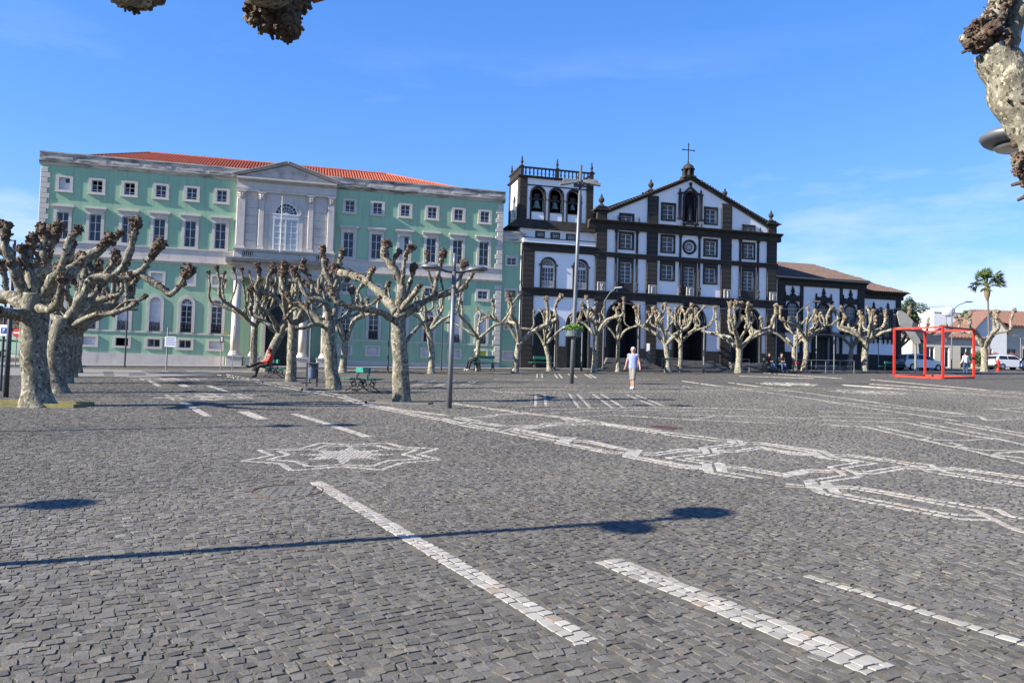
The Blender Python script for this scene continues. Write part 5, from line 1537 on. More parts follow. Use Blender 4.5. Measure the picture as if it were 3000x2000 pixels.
for c in (62.62, 64.10):
    def crest(m):
        m.ring(rect(c - 0.56, c + 0.56, 4.5, 6.72), rect(c - 0.42, c + 0.42, 4.6, 6.6), -0.08, 0.1)
        m.box(c - 0.74, c + 0.74, -0.2, 0.05, 6.74, 6.86)
        m.prism([(c - 0.5, 6.86), (c - 0.46, 7.14), (c - 0.2, 7.0), (c - 0.12, 7.28), (c + 0.12, 7.28), (c + 0.2, 7.0), (c + 0.46, 7.14), (c + 0.5, 6.86)], -0.12, 0.02)
        m.lathe([(0.14, 7.26), (0.07, 7.36), (0.12, 7.48), (0.05, 7.58), (0.0, 7.78)], 8, (c, -0.06, 0))
        for s in (-1, 1):
            m.lathe([(0.10, 6.86), (0.05, 6.96), (0.08, 7.06), (0.0, 7.32)], 8, (c + s * 0.68, -0.1, 0))
            for z in np.arange(4.7, 6.7, 0.2): m.blob((c + s * 0.68, -0.08, z), 0.09, 6, 5, seed=z, amp=0.15)
        for k in (-0.45, 0, 0.45): m.lathe([(0.02, 3.95), (0.10, 4.15), (0.06, 4.3), (0.14, 4.42), (0.14, 4.5)], 8, (c + k, -0.08, 0))
        m.box(c - 0.7, c + 0.7, -0.2, 0.05, 4.40, 4.50)
    o = xpart('crested_window', m_basalt2, crest)
    one('grille', m_plaque, o, lambda m: ([m.box(c - 0.36 + 0.18 * i - 0.01, c - 0.36 + 0.18 * i + 0.01, 0.05, 0.07, 4.6, 6.6) for i in range(5)], [m.box(c - 0.42, c + 0.42, 0.055, 0.075, 4.8 + 0.3 * j, 4.82 + 0.3 * j) for j in range(6)]))
    one('pane', m_pane, o, lambda m: m.box(c - 0.42, c + 0.42, 0.12, 0.14, 4.6, 6.6))
# ------------------------------------------------------------------ pollarded plane trees
def bark_mat(name='plane_bark', tone=1.0, sc=1.0):
    m, nt, b = new_mat(name)
    v = coords(nt, (sc, sc, 0.62 * sc))
    base = ramp(nt, noise(nt, v, 5.5, 5, 0.62), [(0.30, (0.085 * tone, 0.080 * tone, 0.058 * tone)), (0.46, (0.17 * tone, 0.158 * tone, 0.12 * tone)), (0.56, (0.23 * tone, 0.215 * tone, 0.165 * tone)), (0.70, (0.33 * tone, 0.305 * tone, 0.235 * tone))])
    p1 = maprange(nt, noise(nt, coords(nt, (sc, sc, 0.8 * sc)), 11, 3, 0.5), 0.57, 0.61)
    c = mixc(nt, p1, base, (0.40 * tone, 0.37 * tone, 0.275 * tone))
    p2 = maprange(nt, noise(nt, coords(nt, (1.1 * sc, 1.1 * sc, 0.7 * sc)), 14, 3, 0.5), 0.58, 0.63)
    c = mixc(nt, p2, c, (0.062 * tone, 0.058 * tone, 0.042 * tone))
    nt.links.new(c, b.inputs['Base Color'])
    b.inputs['Roughness'].default_value = 0.9
    b.inputs['Specular IOR Level'].default_value = 0.2
    h = noise(nt, v, 16, 5, 0.65)
    bump(nt, b, h, 0.7, 0.02)
    return m
m_bark = bark_mat('plane_bark', 0.80)
m_bark_pale = bark_mat('pale_plane_bark', 1.05)
m_burr = plain('brown_burr_bark', (0.085, 0.055, 0.038), 0.95, 0.5, 7.0, 0.9, 40, 0.03, dirt=(0.19, 0.155, 0.11), dirt_scale=6, dirt_lo=0.5, dirt_hi=0.66)
m_bark_near = bark_mat('near_plane_bark', 0.95, 2.6)
m_burr_pale = plain('pale_burr_bark', (0.15, 0.11, 0.075), 0.95, 0.45, 7.0, 0.9, 40, 0.03, dirt=(0.30, 0.25, 0.175), dirt_scale=6, dirt_lo=0.45, dirt_hi=0.62)
m_grasskerb = plain('mossy_kerb', (0.20, 0.18, 0.07), 0.9, 0.3, 5)

def spline(pts, step):
    """smooth resampling of a polyline"""
    P = [Vector(p) for p in pts]
    if len(P) == 2: P = [P[0], P[0].lerp(P[1], 0.5), P[1]]
    out = []
    n = len(P)
    for i in range(n - 1):
        p0 = P[max(i - 1, 0)]; p1 = P[i]; p2 = P[i + 1]; p3 = P[min(i + 2, n - 1)]
        k = max(1, int((p2 - p1).length / step))
        for j in range(k):
            t = j / k
            out.append(0.5 * ((2 * p1) + (p2 - p0) * t + (2 * p0 - 5 * p1 + 4 * p2 - p3) * t * t + (3 * p1 - p0 - 3 * p2 + p3) * t ** 3))
    out.append(P[-1])
    return out

def limb(m, pts, r0, r1, seed, n=9, step=0.10, wob=0.42):
    q = spline(pts, step)
    k = len(q)
    rs = []
    for i in range(k):
        t = i / max(1, k - 1)
        rs.append((r0 + (r1 - r0) * t) * (1 + 0.24 * mnoise.noise(Vector((t * 9 + seed, seed * 3.1, 0.0)))))
    m.tube(q, rs, n, True, wob, seed, 0.85 / max(0.10, (r0 + r1)))
    return q

def knuckle(m, c, r, d, rnd, stubs=18, fine=1):
    """swollen pruning head: lumps and short cut shoots"""
    c = Vector(c); d = Vector(d).normalized()
    m.blob(c, r * 0.78, 9, 6, rnd.random() * 50, 0.45, 4.0)
    for i in range(9 + 4 * fine):
        v = Vector((rnd.gauss(0, 1), rnd.gauss(0, 1), rnd.gauss(0, 1))).normalized() + d * 0.35
        m.blob(c + v.normalized() * r * (0.45 + 0.35 * rnd.random()), r * (0.30 + 0.22 * rnd.random()), 6, 4, rnd.random() * 50, 0.5, 4.0)
    for i in range(stubs):
        v = (Vector((rnd.gauss(0, 1), rnd.gauss(0, 1), rnd.gauss(0, 1))).normalized() + d * 0.75).normalized()
        a = c + v * r * 0.55; l = r * (0.38 + 0.38 * rnd.random())
        w = r * (0.10 + 0.10 * rnd.random())
        side = v.orthogonal().normalized() * (l * 0.25 * rnd.gauss(0, 1))
        m.tube([a, a + v * l * 0.6 + side * 0.4, a + v * l + side], [w * 1.3, w, w * 0.7], 5)
def side_burrs(m, q, r0, r1, rnd, lo=0.45, dens=9.0, size=0.5):
    L = sum((b - a).length for a, b in zip(q[:-1], q[1:]))
    for i in range(int(L * (1 - lo) * dens)):
        t = lo + (1 - lo) * rnd.random()
        p = q[min(len(q) - 1, int(t * (len(q) - 1)))]
        r = r0 + (r1 - r0) * t
        v = Vector((rnd.gauss(0, 1), rnd.gauss(0, 1), rnd.gauss(0, 0.7) + 0.3)).normalized()
        s = r * size * (0.5 + rnd.random())
        m.blob(p + v * r * 0.85, s, 6, 4, rnd.random() * 50, 0.5, 4)
        if rnd.random() < 0.5:
            m.tube([p + v * r, p + v * (r + s * 1.6)], [s * 0.35, s * 0.2], 5)

def trunk_mesh(pts, r0, r1, flare, seed, n=16):
    m = MB()
    q = spline(pts, 0.09); k = len(q)
    z0 = q[0].z
    rs = []
    for p in q:
        h = p.z - z0
        t = min(1.0, h / max(0.1, (q[-1].z - z0)))
        rs.append(r0 + (r1 - r0) * t + flare * math.exp(-max(0, h) / 0.22))
    m.tube(q, rs, n, True, 0.16, seed, 1.8)
    return m

class Tree:
    def __init__(self, base, label, name='plane_tree', group='pollarded plane trees on the square', bark=None):
        self.o = empty(name, base)
        tag(self.o, label, 'tree', group)
        self.base = Vector(base); self.bark = bark or m_bark; self.burr = m_burr_pale if bark is m_bark_pale else m_burr
    def trunk(self, pts, r0, r1, flare=0.12, seed=1.0, n=16):
        t = trunk_mesh([Vector(p) - self.base for p in pts], r0, r1, flare, seed, n).build('trunk', self.bark, self.o, smooth=True)
        return t
    def branch(self, paths, seed, fine=1, n=9):
        """paths: (points, r0, r1, knuckle radius) - the first is the limb, the others fork off it"""
        rnd = random.Random(int(seed * 1000))
        m = MB(); kn = []; burr = MB()
        for i, (pts, r0, r1, kr) in enumerate(paths):
            P = [Vector(p) - self.base for p in pts]
            if fine == 1: r0, r1, kr = r0 * 0.9, r1 * 0.88, kr * 0.9
            q = limb(m, P, r0, r1, seed + i * 3.3, n, (0.13, 0.09, 0.03)[fine])
            side_burrs(burr, q, r0, r1, rnd, 0.35 if i else 0.5, (9, 22, 60)[fine], (0.5, 0.5, 0.3)[fine])
            if kr:
                kn.append((q[-1], kr, (q[-1] - q[-3]) if len(q) > 3 else Vector((0, 0, 1)), [(q[max(0, len(q) - 1 - j)], kr * f) for j, f in ((int(kr / 0.09 * 0.6) + 1, 0.8), (int(kr / 0.09 * 1.3) + 1, 0.66))]))
        b = m.build('branch', self.bark, self.o, smooth=True)
        if burr.v: tag(burr.build('burrs', self.burr, b), kind='stuff')
        for c, kr, d, more in kn:
            km = MB(); knuckle(km, c, kr, d, rnd, 26 if fine else 10, fine)
            for c2_, k2 in more: knuckle(km, c2_ + Vector((rnd.gauss(0, .15), rnd.gauss(0, .15), 0)) * k2, k2, Vector((rnd.gauss(0, 1), rnd.gauss(0, 1), .3)), rnd, 10 if fine else 4, 0)
            km.build('knuckle', self.burr, b)
        return b

def P(px, py, Y): return AT(px, py, Y)

# ---- the thick tree at the left edge and the row behind it
B1 = G(108, 1190)
Y1 = B1.y
t = Tree(B1, 'thick mottled plane tree at the left edge, nearest of its row')
t.trunk([P(110, 1200, Y1), P(104, 1120, Y1), P(99, 1020, Y1), P(100, 930, Y1), P(104, 860, Y1)], 0.305, 0.33, 0.24, 1.3, 22)
def L(Y, *pts):
    """points given as (px, py) or (px, py, dy)"""
    return [P(q[0], q[1], Y + (q[2] if len(q) > 2 else 0.0)) for q in pts]
t.branch([(L(Y1, (92, 890), (60, 835, -.2), (40, 785, -.4), (14, 715, -.5), (14, 665, -.5)), .17, .10, .20)], 1.1)
t.branch([(L(Y1, (106, 880), (124, 800, -.1), (134, 735, -.2), (140, 690, -.2)), .24, .17, .27), (L(Y1, (134, 735, -.2), (160, 700, -.2), (172, 668, -.2)), .12, .10, .20), (L(Y1, (136, 720, -.2), (122, 690, -.2), (120, 668, -.2)), .12, .09, .16)], 2.2)
t.branch([(L(Y1, (98, 870), (84, 790, .3), (88, 740, .4), (96, 700, .4)), .15, .11, .19), (L(Y1, (86, 780, .3), (66, 755, .2), (62, 730, .2)), .10, .08, .15), (L(Y1, (84, 800, .3), (58, 790, .2), (54, 765, .2)), .09, .08, .13)], 3.3)
t.branch([(L(Y1, (118, 870), (168, 805, -.4), (193, 750, -.6), (204, 705, -.6), (228, 674, -.6)), .19, .09, .14), (L(Y1, (180, 780, -.5), (208, 745, -.5), (212, 712, -.5)), .09, .07, .12)], 4.4)
t.branch([(L(Y1, (120, 885), (188, 815, .4), (240, 765, .7), (288, 735, .8), (318, 700, .8)), .21, .13, .21), (L(Y1, (288, 735, .8), (330, 706, .8), (352, 684, .8)), .09, .07, .13)], 5.5)
t.branch([(L(Y1, (84, 900), (34, 872, .3), (-30, 858, .5), (-70, 800, .5), (-75, 740, .5)), .21, .12, .2)], 6.6)
t.branch([(L(Y1, (88, 920), (30, 918, -.8), (-40, 905, -1.4), (-80, 850, -1.6)), .18, .11, .18)], 7.7)
t.branch([(L(Y1, (105, 900), (150, 905, -.8), (175, 870, -1.4), (180, 815, -1.6)), .14, .09, .16), (L(Y1, (150, 905, -.8), (165, 915, -1.0), (178, 900, -1.1)), .05, .035, .0)], 8.8)

B2 = G(170, 1150); Y2 = B2.y
t = Tree(B2, 'second plane tree of the left row with long arm stretching right')
t.trunk([P(168, 1158, Y2), P(160, 1080, Y2), P(168, 1000, Y2), P(190, 930, Y2)], 0.26, 0.27, 0.20, 2.3, 20)
t.branch([(L(Y2, (198, 950), (232, 885), (272, 818), (332, 812), (388, 806)), .20, .15, 0), (L(Y2, (385, 806), (418, 792), (440, 757), (466, 718)), .13, .10, .25),
          (L(Y2, (405, 800), (468, 838), (500, 862), (528, 834), (552, 792)), .12, .10, .24), (L(Y2, (318, 812), (352, 792), (378, 745), (392, 685), (398, 655)), .13, .11, .25),
          (L(Y2, (365, 812), (372, 860), (370, 905), (392, 892)), .06, .05, .10)], 11.1)
t.branch([(L(Y2, (200, 960), (280, 922, -.3), (340, 916, -.4), (398, 890, -.4)), .13, .07, .10), (L(Y2, (330, 915, -.4), (365, 885, -.4), (410, 878, -.4), (425, 868, -.4)), .05, .045, .10)], 12.2)
t.branch([(L(Y2, (196, 940), (225, 880, .4), (248, 800, .6), (236, 750, .6)), .15, .10, .18), (L(Y2, (235, 840, .5), (275, 800, .7), (290, 770, .7)), .09, .08, .16)], 13.3)
t.branch([(L(Y2, (205, 935), (270, 870, .8), (318, 800, 1.0), (338, 745, 1.0)), .14, .10, .19), (L(Y2, (290, 840, .9), (262, 790, .9), (258, 765, .9)), .08, .07, .14)], 14.4)
t.branch([(L(Y2, (180, 950), (130, 900, .5), (110, 850, .6), (112, 800, .6)), .14, .09, .18)], 15.5)

def pollard(base, label, H=4.6, trunk_h=1.8, r=0.20, spread=1.9, nl=5, seed=1.0, lean=(0, 0), fine=0, bark=None, flare=0.10, a0=None, group='pollarded plane trees on the square'):
    """a plane tree cut back to knuckled limbs"""
    rnd = random.Random(int(seed * 977))
    t = Tree(base, label, bark=bark, group=group)
    b = Vector(base)
    top = b + Vector((lean[0], lean[1], trunk_h))
    mid = b + Vector((lean[0] * 0.35 + rnd.gauss(0, .03), lean[1] * 0.35 + rnd.gauss(0, .03), trunk_h * 0.5))
    t.trunk([b - Vector((0, 0, 0.06)), b + Vector((lean[0] * .1, lean[1] * .1, 0.25)), mid, top], r, r * 0.92, flare, seed, 14)
    a0 = rnd.random() * 6.28 if a0 is None else a0
    for i in range(nl):
        a = a0 + 2 * pi * i / nl + rnd.gauss(0, 0.22)
        d = Vector((cos(a), sin(a), 0)); s = spread * (0.72 + 0.45 * rnd.random())
        z1 = (H - trunk_h) * (0.22 + 0.15 * rnd.random())
        p1 = top + d * s * 0.42 + Vector((0, 0, z1)); p2 = top + d * s * 0.95 + Vector((0, 0, z1 + 0.32 + 0.3 * rnd.random()))
        rr = r * (0.52 + 0.16 * rnd.random())
        ztop = b.z + H * (0.86 + 0.16 * rnd.random())
        p3 = p2 + d * 0.12 * s + Vector((rnd.gauss(0, .1), rnd.gauss(0, .1), max(0.25, ztop - p2.z)))
        p1 = p1 + Vector((rnd.gauss(0, .1), rnd.gauss(0, .1), rnd.gauss(0, .12))); p25 = p2.lerp(p3, 0.5) + Vector((rnd.gauss(0, .13), rnd.gauss(0, .13), 0))
        paths = [([top - Vector((0, 0, .12)), p1, p2, p25, p3], rr, rr * 0.60, rr * 1.35)]
        for k in range(rnd.randrange(3) + (1 if fine else 0)):
            t0 = 0.25 + 0.6 * rnd.random()
            q = p1.lerp(p2, t0) if rnd.random() < 0.7 else top.lerp(p1, t0 + .1)
            up = max(0.35, (b.z + H * (0.80 + 0.2 * rnd.random())) - q.z)
            off = Vector((rnd.gauss(0, .38), rnd.gauss(0, .38), 0))
            paths.append(([q, q + off * 0.7 + Vector((rnd.gauss(0, .07), rnd.gauss(0, .07), up * 0.3)), q + off * 0.9 + Vector((rnd.gauss(0, .10), rnd.gauss(0, .10), up * 0.68)), q + off * 1.2 + Vector((rnd.gauss(0, .12), rnd.gauss(0, .12), up))], rr * 0.62, rr * 0.50, rr * (1.0 + 0.35 * rnd.random())))
        t.branch(paths, seed + i * 1.7, fine, 8)
    return t.o
for i, (px, py, lb) in enumerate(((192, 1122, 'third plane trunk of the left row, half hidden by its neighbours'), (206, 1104, 'fourth plane trunk of the left row, half hidden by its neighbours'), (222, 1091, 'farthest plane trunk of the left row by the pale street'))):
    b = G(px, py)
    pollard(b, lb, 4.9 + .2 * i, 2.0, 0.27, 2.5, 5, 31.0 + i * 1.9, fine=1)

# ---- the three trees in the middle
B3 = G(1178, 1176); Y3 = B3.y
t = Tree(B3, 'large open-armed plane tree between green bench and double lamp post', bark=m_bark)
t.trunk([P(1178, 1182, Y3), P(1174, 1110, Y3), P(1170, 1010, Y3), P(1165, 925, Y3)], 0.235, 0.225, 0.10, 3.3, 20)
t.branch([(L(Y3, (1166, 935), (1176, 870), (1172, 825), (1152, 785), (1126, 742), (1132, 718)), .17, .11, .19), (L(Y3, (1178, 845), (1182, 795, -.2), (1187, 750, -.2), (1200, 726, -.2)), .075, .06, .13), (L(Y3, (1190, 745, -.2), (1215, 725, -.2)), .05, .05, .09),
          (L(Y3, (1150, 780), (1160, 750, .2), (1168, 738, .2)), .06, .06, .12)], 21.1)
t.branch([(L(Y3, (1172, 900), (1190, 860, .3), (1206, 810, .4), (1213, 782, .4)), .10, .085, .15)], 22.2)
t.branch([(L(Y3, (1176, 905), (1205, 870, -.5), (1230, 838, -.7)), .105, .09, .10)], 23.3)
t.branch([(L(Y3, (1172, 930), (1232, 890, .2), (1282, 866, .3), (1332, 854, .3), (1362, 838, .3)), .15, .10, .11), (L(Y3, (1268, 872, .3), (1276, 832, .3), (1284, 800, .3), (1294, 760, .3), (1298, 742, .3)), .085, .07, .16),
          (L(Y3, (1340, 850, .3), (1350, 805, .3), (1360, 772, .3)), .075, .07, .16), (L(Y3, (1360, 838, .3), (1380, 810, .3), (1392, 788, .3)), .07, .06, .12), (L(Y3, (1282, 862, .3), (1262, 820, .3), (1250, 770, .3), (1252, 742, .3)), .05, .045, .10),
          (L(Y3, (1300, 860, .3), (1292, 820, .5), (1280, 780, .6)), .04, .035, .07)], 24.4)
t.branch([(L(Y3, (1160, 915), (1122, 866, .4), (1080, 828, .8), (1040, 808, 1.2), (990, 798, 1.8)), .165, .12, .15), (L(Y3, (1085, 830, .8), (1080, 815, .7), (1090, 790, .7)), .10, .08, .13), (L(Y3, (1072, 826, .9), (1050, 850, .7), (1045, 885, .6)), .07, .06, .06), (L(Y3, (1130, 870, .4), (1128, 845, .3), (1138, 830, .3)), .07, .06, .10)], 25.5)
t.branch([(L(Y3, (1152, 940), (1122, 918, -.5), (1076, 906, -.8), (1030, 900, -1.0), (985, 880, -1.1), (970, 850, -1.1)), .11, .09, .14), (L(Y3, (1060, 905, -.8), (1090, 890, -.8), (1112, 872, -.8)), .05, .045, .08)], 26.6)
t.branch([(L(Y3, (1190, 1000), (1215, 968, .6), (1240, 945, .8), (1262, 935, .9)), .06, .05, .09)], 27.7)

B4 = G(976, 1139); Y4 = B4.y
t = Tree(B4, 'mottled plane tree just left of the green bench')
t.trunk([P(978, 1144, Y4), P(970, 1060, Y4), P(962, 1000, Y4), P(963, 940, Y4)], 0.255, 0.225, 0.07, 4.3, 18)
t.branch([(L(Y4, (960, 965), (925, 930), (885, 895), (855, 888), (842, 862)), .15, .11, .15), (L(Y4, (890, 900), (862, 905), (838, 930)), .07, .06, .10)], 31.1)
t.branch([(L(Y4, (962, 950), (962, 905, -.3), (945, 880, -.5), (905, 872, -.6), (880, 830, -.6), (862, 790, -.6)), .14, .09, .20), (L(Y4, (905, 872, -.6), (915, 830, -.5), (890, 790, -.5)), .075, .065, .16), (L(Y4, (945, 880, -.5), (900, 840, -.4), (835, 815, -.4), (832, 800, -.4)), .05, .05, .13)], 32.2)
t.branch([(L(Y4, (968, 945), (988, 890, .3), (978, 845, .4), (955, 800, .4), (946, 752, .4), (945, 730, .4)), .15, .09, .17), (L(Y4, (978, 845, .4), (992, 800, .5), (994, 765, .5), (1002, 740, .5)), .11, .09, .18), (L(Y4, (985, 850, .4), (1012, 830, .6), (1022, 800, .6)), .09, .08, .17), (L(Y4, (960, 815, .4), (975, 790, .3), (978, 778, .3)), .07, .07, .16)], 33.3)
t.branch([(L(Y4, (950, 955), (920, 950, -.6), (890, 960, -.9), (862, 962, -1.0)), .09, .07, .11), (L(Y4, (920, 950, -.6), (905, 920, -.8), (900, 890, -.9)), .05, .045, .10)], 34.4)
t.branch([(L(Y4, (968, 950), (1010, 930, .5), (1035, 890, .7), (1030, 850, .8)), .10, .08, .15), (L(Y4, (1010, 930, .5), (1045, 920, .6), (1060, 890, .6)), .06, .05, .10)], 35.5)

B5 = G(852, 1119)
pollard(B5, 'straight plane tree between the seated reader and litter bin', 5.3, 2.55, 0.215, 1.75, 5, 52.1, fine=1, flare=0.05, a0=2.2)
B6 = G(776, 1088)
pollard(B6, 'leaning plane tree behind the person in red', 5.2, 2.2, 0.27, 2.1, 5, 55.7, lean=(0.75, 0.2), fine=1, a0=0.5)
B7 = G(741, 1086)
pollard(B7, 'slim plane tree left of the leaning one before the portico', 6.2, 2.7, 0.20, 2.4, 5, 58.2, fine=1, a0=3.0)
for px, py, lb, H, th, r, sp, nl, sd, ln_ in (
    (1003, 1091, 'plane tree standing behind the trunk beside the green bench', 5.0, 1.75, 0.20, 2.3, 4, 61.0, (0.1, 0)),
    (1264, 1093, 'slim plane tree behind the open-armed tree by the green wall', 5.0, 2.5, 0.19, 2.2, 5, 62.3, (-0.25, 0)),
    (1400, 1086, 'small plane tree behind the far bench at the green corner', 4.5, 2.2, 0.17, 2.6, 4, 63.1, (0, 0)),
    (1509, 1091, 'plane tree before the narrow green annex', 4.9, 1.9, 0.21, 2.3, 5, 64.9, (0.2, 0)),
    (1610, 1086, 'slim leaning plane tree before the leftmost church arch', 4.6, 1.85, 0.16, 2.0, 4, 65.4, (-0.35, 0)),
    (1741, 1091, 'upright plane tree right of the tall planter mast', 4.9, 2.5, 0.19, 1.9, 5, 66.2, (0.05, 0)),
    (1811, 1088, 'thin plane tree in front of the left church door', 4.6, 2.2, 0.14, 2.1, 4, 67.7, (-0.05, 0)),
    (1957, 1090, 'wide-armed plane tree left of the central church door', 4.9, 2.0, 0.21, 2.5, 5, 68.3, (-0.2, 0)),
    (1992, 1087, 'straight slim plane tree in front of the central church door', 4.8, 2.2, 0.17, 2.0, 5, 69.5, (0.0, 0)),
    (2163, 1091, 'broad many-headed plane tree in front of the right church door', 4.9, 1.75, 0.25, 2.7, 7, 70.6, (0.05, 0)),
    (2329, 1088, 'pale plane tree with trunk behind the red bicycle', 4.7, 1.9, 0.19, 2.4, 5, 71.2, (-0.1, 0)),
    (2354, 1090, 'whitewashed plane tree just behind the red bicycle', 4.8, 2.4, 0.20, 2.3, 6, 72.4, (0.2, 0)),
    (2487, 1086, 'twin-armed plane tree before the small end chapel', 4.9, 2.1, 0.20, 2.5, 5, 73.5, (0.25, 0)),
    (2532, 1090, 'thick pale plane tree left of the red cube', 5.0, 2.4, 0.27, 2.4, 6, 74.8, (0.15, 0)),
    (2634, 1080, 'plane tree seen through the left face of the red cube', 5.0, 2.1, 0.24, 2.4, 5, 75.1, (0, 0)),
    (2703, 1084, 'plane tree seen through the middle of the red cube', 4.6, 2.6, 0.22, 2.2, 5, 76.9, (-0.2, 0)),
    (2884, 1088, 'pale forked plane tree right of the red cube by the white car', 5.6, 2.2, 0.30, 2.6, 6, 77.2, (-0.05, 0)),
    (2826, 1072, 'small distant plane tree above the man in white', 4.4, 1.9, 0.18, 1.9, 5, 78.4, (0, 0))):
    pollard(G(px, py), lb, H, th, r, sp, nl, sd, lean=ln_, bark=m_bark_pale, group='row of plane trees along the far side')

# ---- the near trees whose limbs hang into the picture
bn = Vector((-2.2, -2.2, gz(-2.2, -2.2)))
t = Tree(bn, 'overhead plane tree limb with dark knuckle hanging at top left', group='near plane trees overhead', bark=m_bark_near)
t.trunk([bn - Vector((0, 0, .05)), bn + Vector((0, 0, 1.2)), bn + Vector((.1, .1, 2.5))], 0.30, 0.28, 0.2, 81.0, 18)
Y8 = 3.2
t.branch([([bn + Vector((.1, .1, 2.4)), bn + Vector((0.3, 1.8, 3.2)), P(720, -330, 2.2), P(770, -120, 2.9), P(795, -25, 3.2)], .20, .10, 0.0)], 81.5, 2, 26)
kb = MB(); rnd_ = random.Random(5)
for cx_, cy_, rr_ in ((790, -10, .11), (770, 25, .085), (815, 30, .085), (835, 55, .07), (845, 85, .05), (795, 50, .07), (870, 0, .05)):
    kb = MB(); knuckle(kb, P(cx_, cy_, Y8) - bn, rr_, P(835, 140, Y8) - P(790, 0, Y8), rnd_, 26, 2); kb.build('knuckle', m_burr, t.o)
kb = MB()
for cx_, cy_, rr_ in ((388, -16, .065), (362, -24, .06), (418, -24, .06), (445, -32, .055)):
    knuckle(kb, P(cx_, cy_, 3.22) - bn, rr_, Vector((0, .3, -1)), rnd_, 14, 2)
kb.tube([P(a_, b_, 3.22) - bn for a_, b_ in ((350, -30), (388, -20), (418, -26), (455, -36))], 0.05, 10)
kb.build('knuckle', m_burr, t.o)
t.branch([([bn + Vector((0, .1, 2.4)), bn + Vector((-.2, 1.9, 3.3)), P(250, -240, 2.4), P(330, -60, 3.0), P(392, -28, 3.2), P(470, -38, 3.5), P(560, -80, 3.7)], .15, .06, 0.0)], 82.5, 2, 26)
lf = MB(); a = P(905, -8, Y8) - bn; b_ = P(935, 2, Y8) - bn
for k in range(3):
    o_ = Vector((0.012 * k, 0.004 * k, 0.006 * (k - 1)))
    lf.add([a + o_, a + Vector((.018, .01, -.016)) + o_, b_ + o_, a + Vector((.016, -.008, .012)) + o_], [(0, 1, 2, 3)])
lf.build('dry_leaf', plain('dry_leaf', (0.35, 0.10, 0.02), 0.7), t.o)

br = Vector((4.75, 5.0, gz(4.75, 5.0)))
t = Tree(br, 'near plane tree limb with burrs reaching in at the upper right', group='near plane trees overhead', bark=m_bark_near)
t.trunk([br - Vector((0, 0, .05)), br + Vector((0, 0, 1.1)), br + Vector((-.1, 0, 2.3))], 0.26, 0.24, 0.16, 91.0, 18)
Y9 = 5.0
t.branch([([br + Vector((-.1, 0, 2.2))] + L(Y9, (3190, 800), (3105, 610), (3050, 490), (3012, 395), (2976, 305), (2957, 238), (2930, 178), (2905, 138)), .125, .105, 0.0),
          (L(Y9, (2915, 160), (2895, 95), (2920, 25), (2955, -70)), .075, .055, .12), (L(Y9, (2935, 180), (2962, 100), (2985, 40), (3030, -60)), .06, .052, .10),
          (L(Y9, (2900, 150), (2862, 125), (2812, 112)), .055, .018, 0.0), (L(Y9, (3040, 460), (3005, 478), (2992, 498)), .06, .05, .05)], 91.7, 2, 28)
kb = MB()
for cx_, cy_, rr_ in ((2885, 100, .105), (2860, 128, .075), (2925, 120, .075), (2908, 60, .07), (2925, 25, .06), (2905, 135, .06), (2935, 130, .05), (2985, 470, .05), (2945, 0, .06), (2980, 330, .035), (2850, 95, .05)):
    kb = MB(); knuckle(kb, P(cx_, cy_, Y9 - .03) - br, rr_, Vector((-.4, -.6, .5)), rnd_, 22, 2); kb.build('knuckle', m_burr, t.o)

# ---- tree pits
for (c, h), lb in zip(PITS, ('open soil pit around the open-armed plane tree', 'open soil pit around the tree left of the bench', 'open soil pit around the straight tree near the bin')):
    pit = empty('tree_pit', (c.x, c.y, gz(c.x, c.y)))
    one('soil', m_soil, pit, lambda m: m.add([(x * h, y * h, SLX * x * h + SLY * y * h - 0.006) for x, y in ((-1, -1), (1, -1), (1, 1), (-1, 1))], [(0, 1, 2, 3)]))
    for k in range(4):
        a = pi / 2 * k
        one('edging', m_rust if k % 2 else m_slab, pit, lambda m: m.box(-h, h, h - 0.07, h, -0.06, 0.012), rot=(0, 0, a))
    pit.rotation_euler = (0, 0, 0)
    tag(pit, lb, kind='structure')
c = B1
mk = empty('planting_kerb', (c.x, c.y, gz(c.x, c.y)))
one('kerb', m_grasskerb, mk, lambda m: (m.box(-1.35, 1.10, -0.32, -0.22, -0.1, 0.09), m.box(-1.35, 1.10, 0.6, 0.7, -0.05, 0.12), m.box(1.0, 1.10, -0.218, 0.598, -0.1, 0.10)))
one('soil', m_soil, mk, lambda m: m.box(-1.3, 1.0, -0.218, 0.6, -0.1, 0.045))
tag(mk, 'mossy yellow-green kerb round the foot of the leftmost tree', kind='structure')
# ------------------------------------------------------------------ street furniture
m_lamp = plain('grey_lamp_paint', (0.13, 0.14, 0.155), 0.42, 0.10, 3, metal=0.35, spec=0.5)
m_lamp_dark = plain('dark_lamp_paint', (0.05, 0.055, 0.065), 0.45, 0.1, 3, metal=0.3)
m_lens = plain('lamp_lens', (0.42, 0.44, 0.42), 0.2, 0.15, 6, spec=0.6)
m_galv = plain('pale_galvanised_steel', (0.21, 0.215, 0.215), 0.5, 0.12, 4, metal=0.4)
m_red = plain('red_gloss_paint', (0.46, 0.03, 0.018), 0.5, 0.22, 3.5, spec=0.35, dirt=(0.33, 0.03, 0.02), dirt_scale=3.0)
m_benchgreen = plain('green_bench_paint', (0.020, 0.185, 0.135), 0.5, 0.15, 6)
m_concrete = plain('pale_concrete', (0.40, 0.39, 0.37), 0.85, 0.12, 2, 0.3, 30, dirt=(0.22, 0.21, 0.2), dirt_scale=1.2)

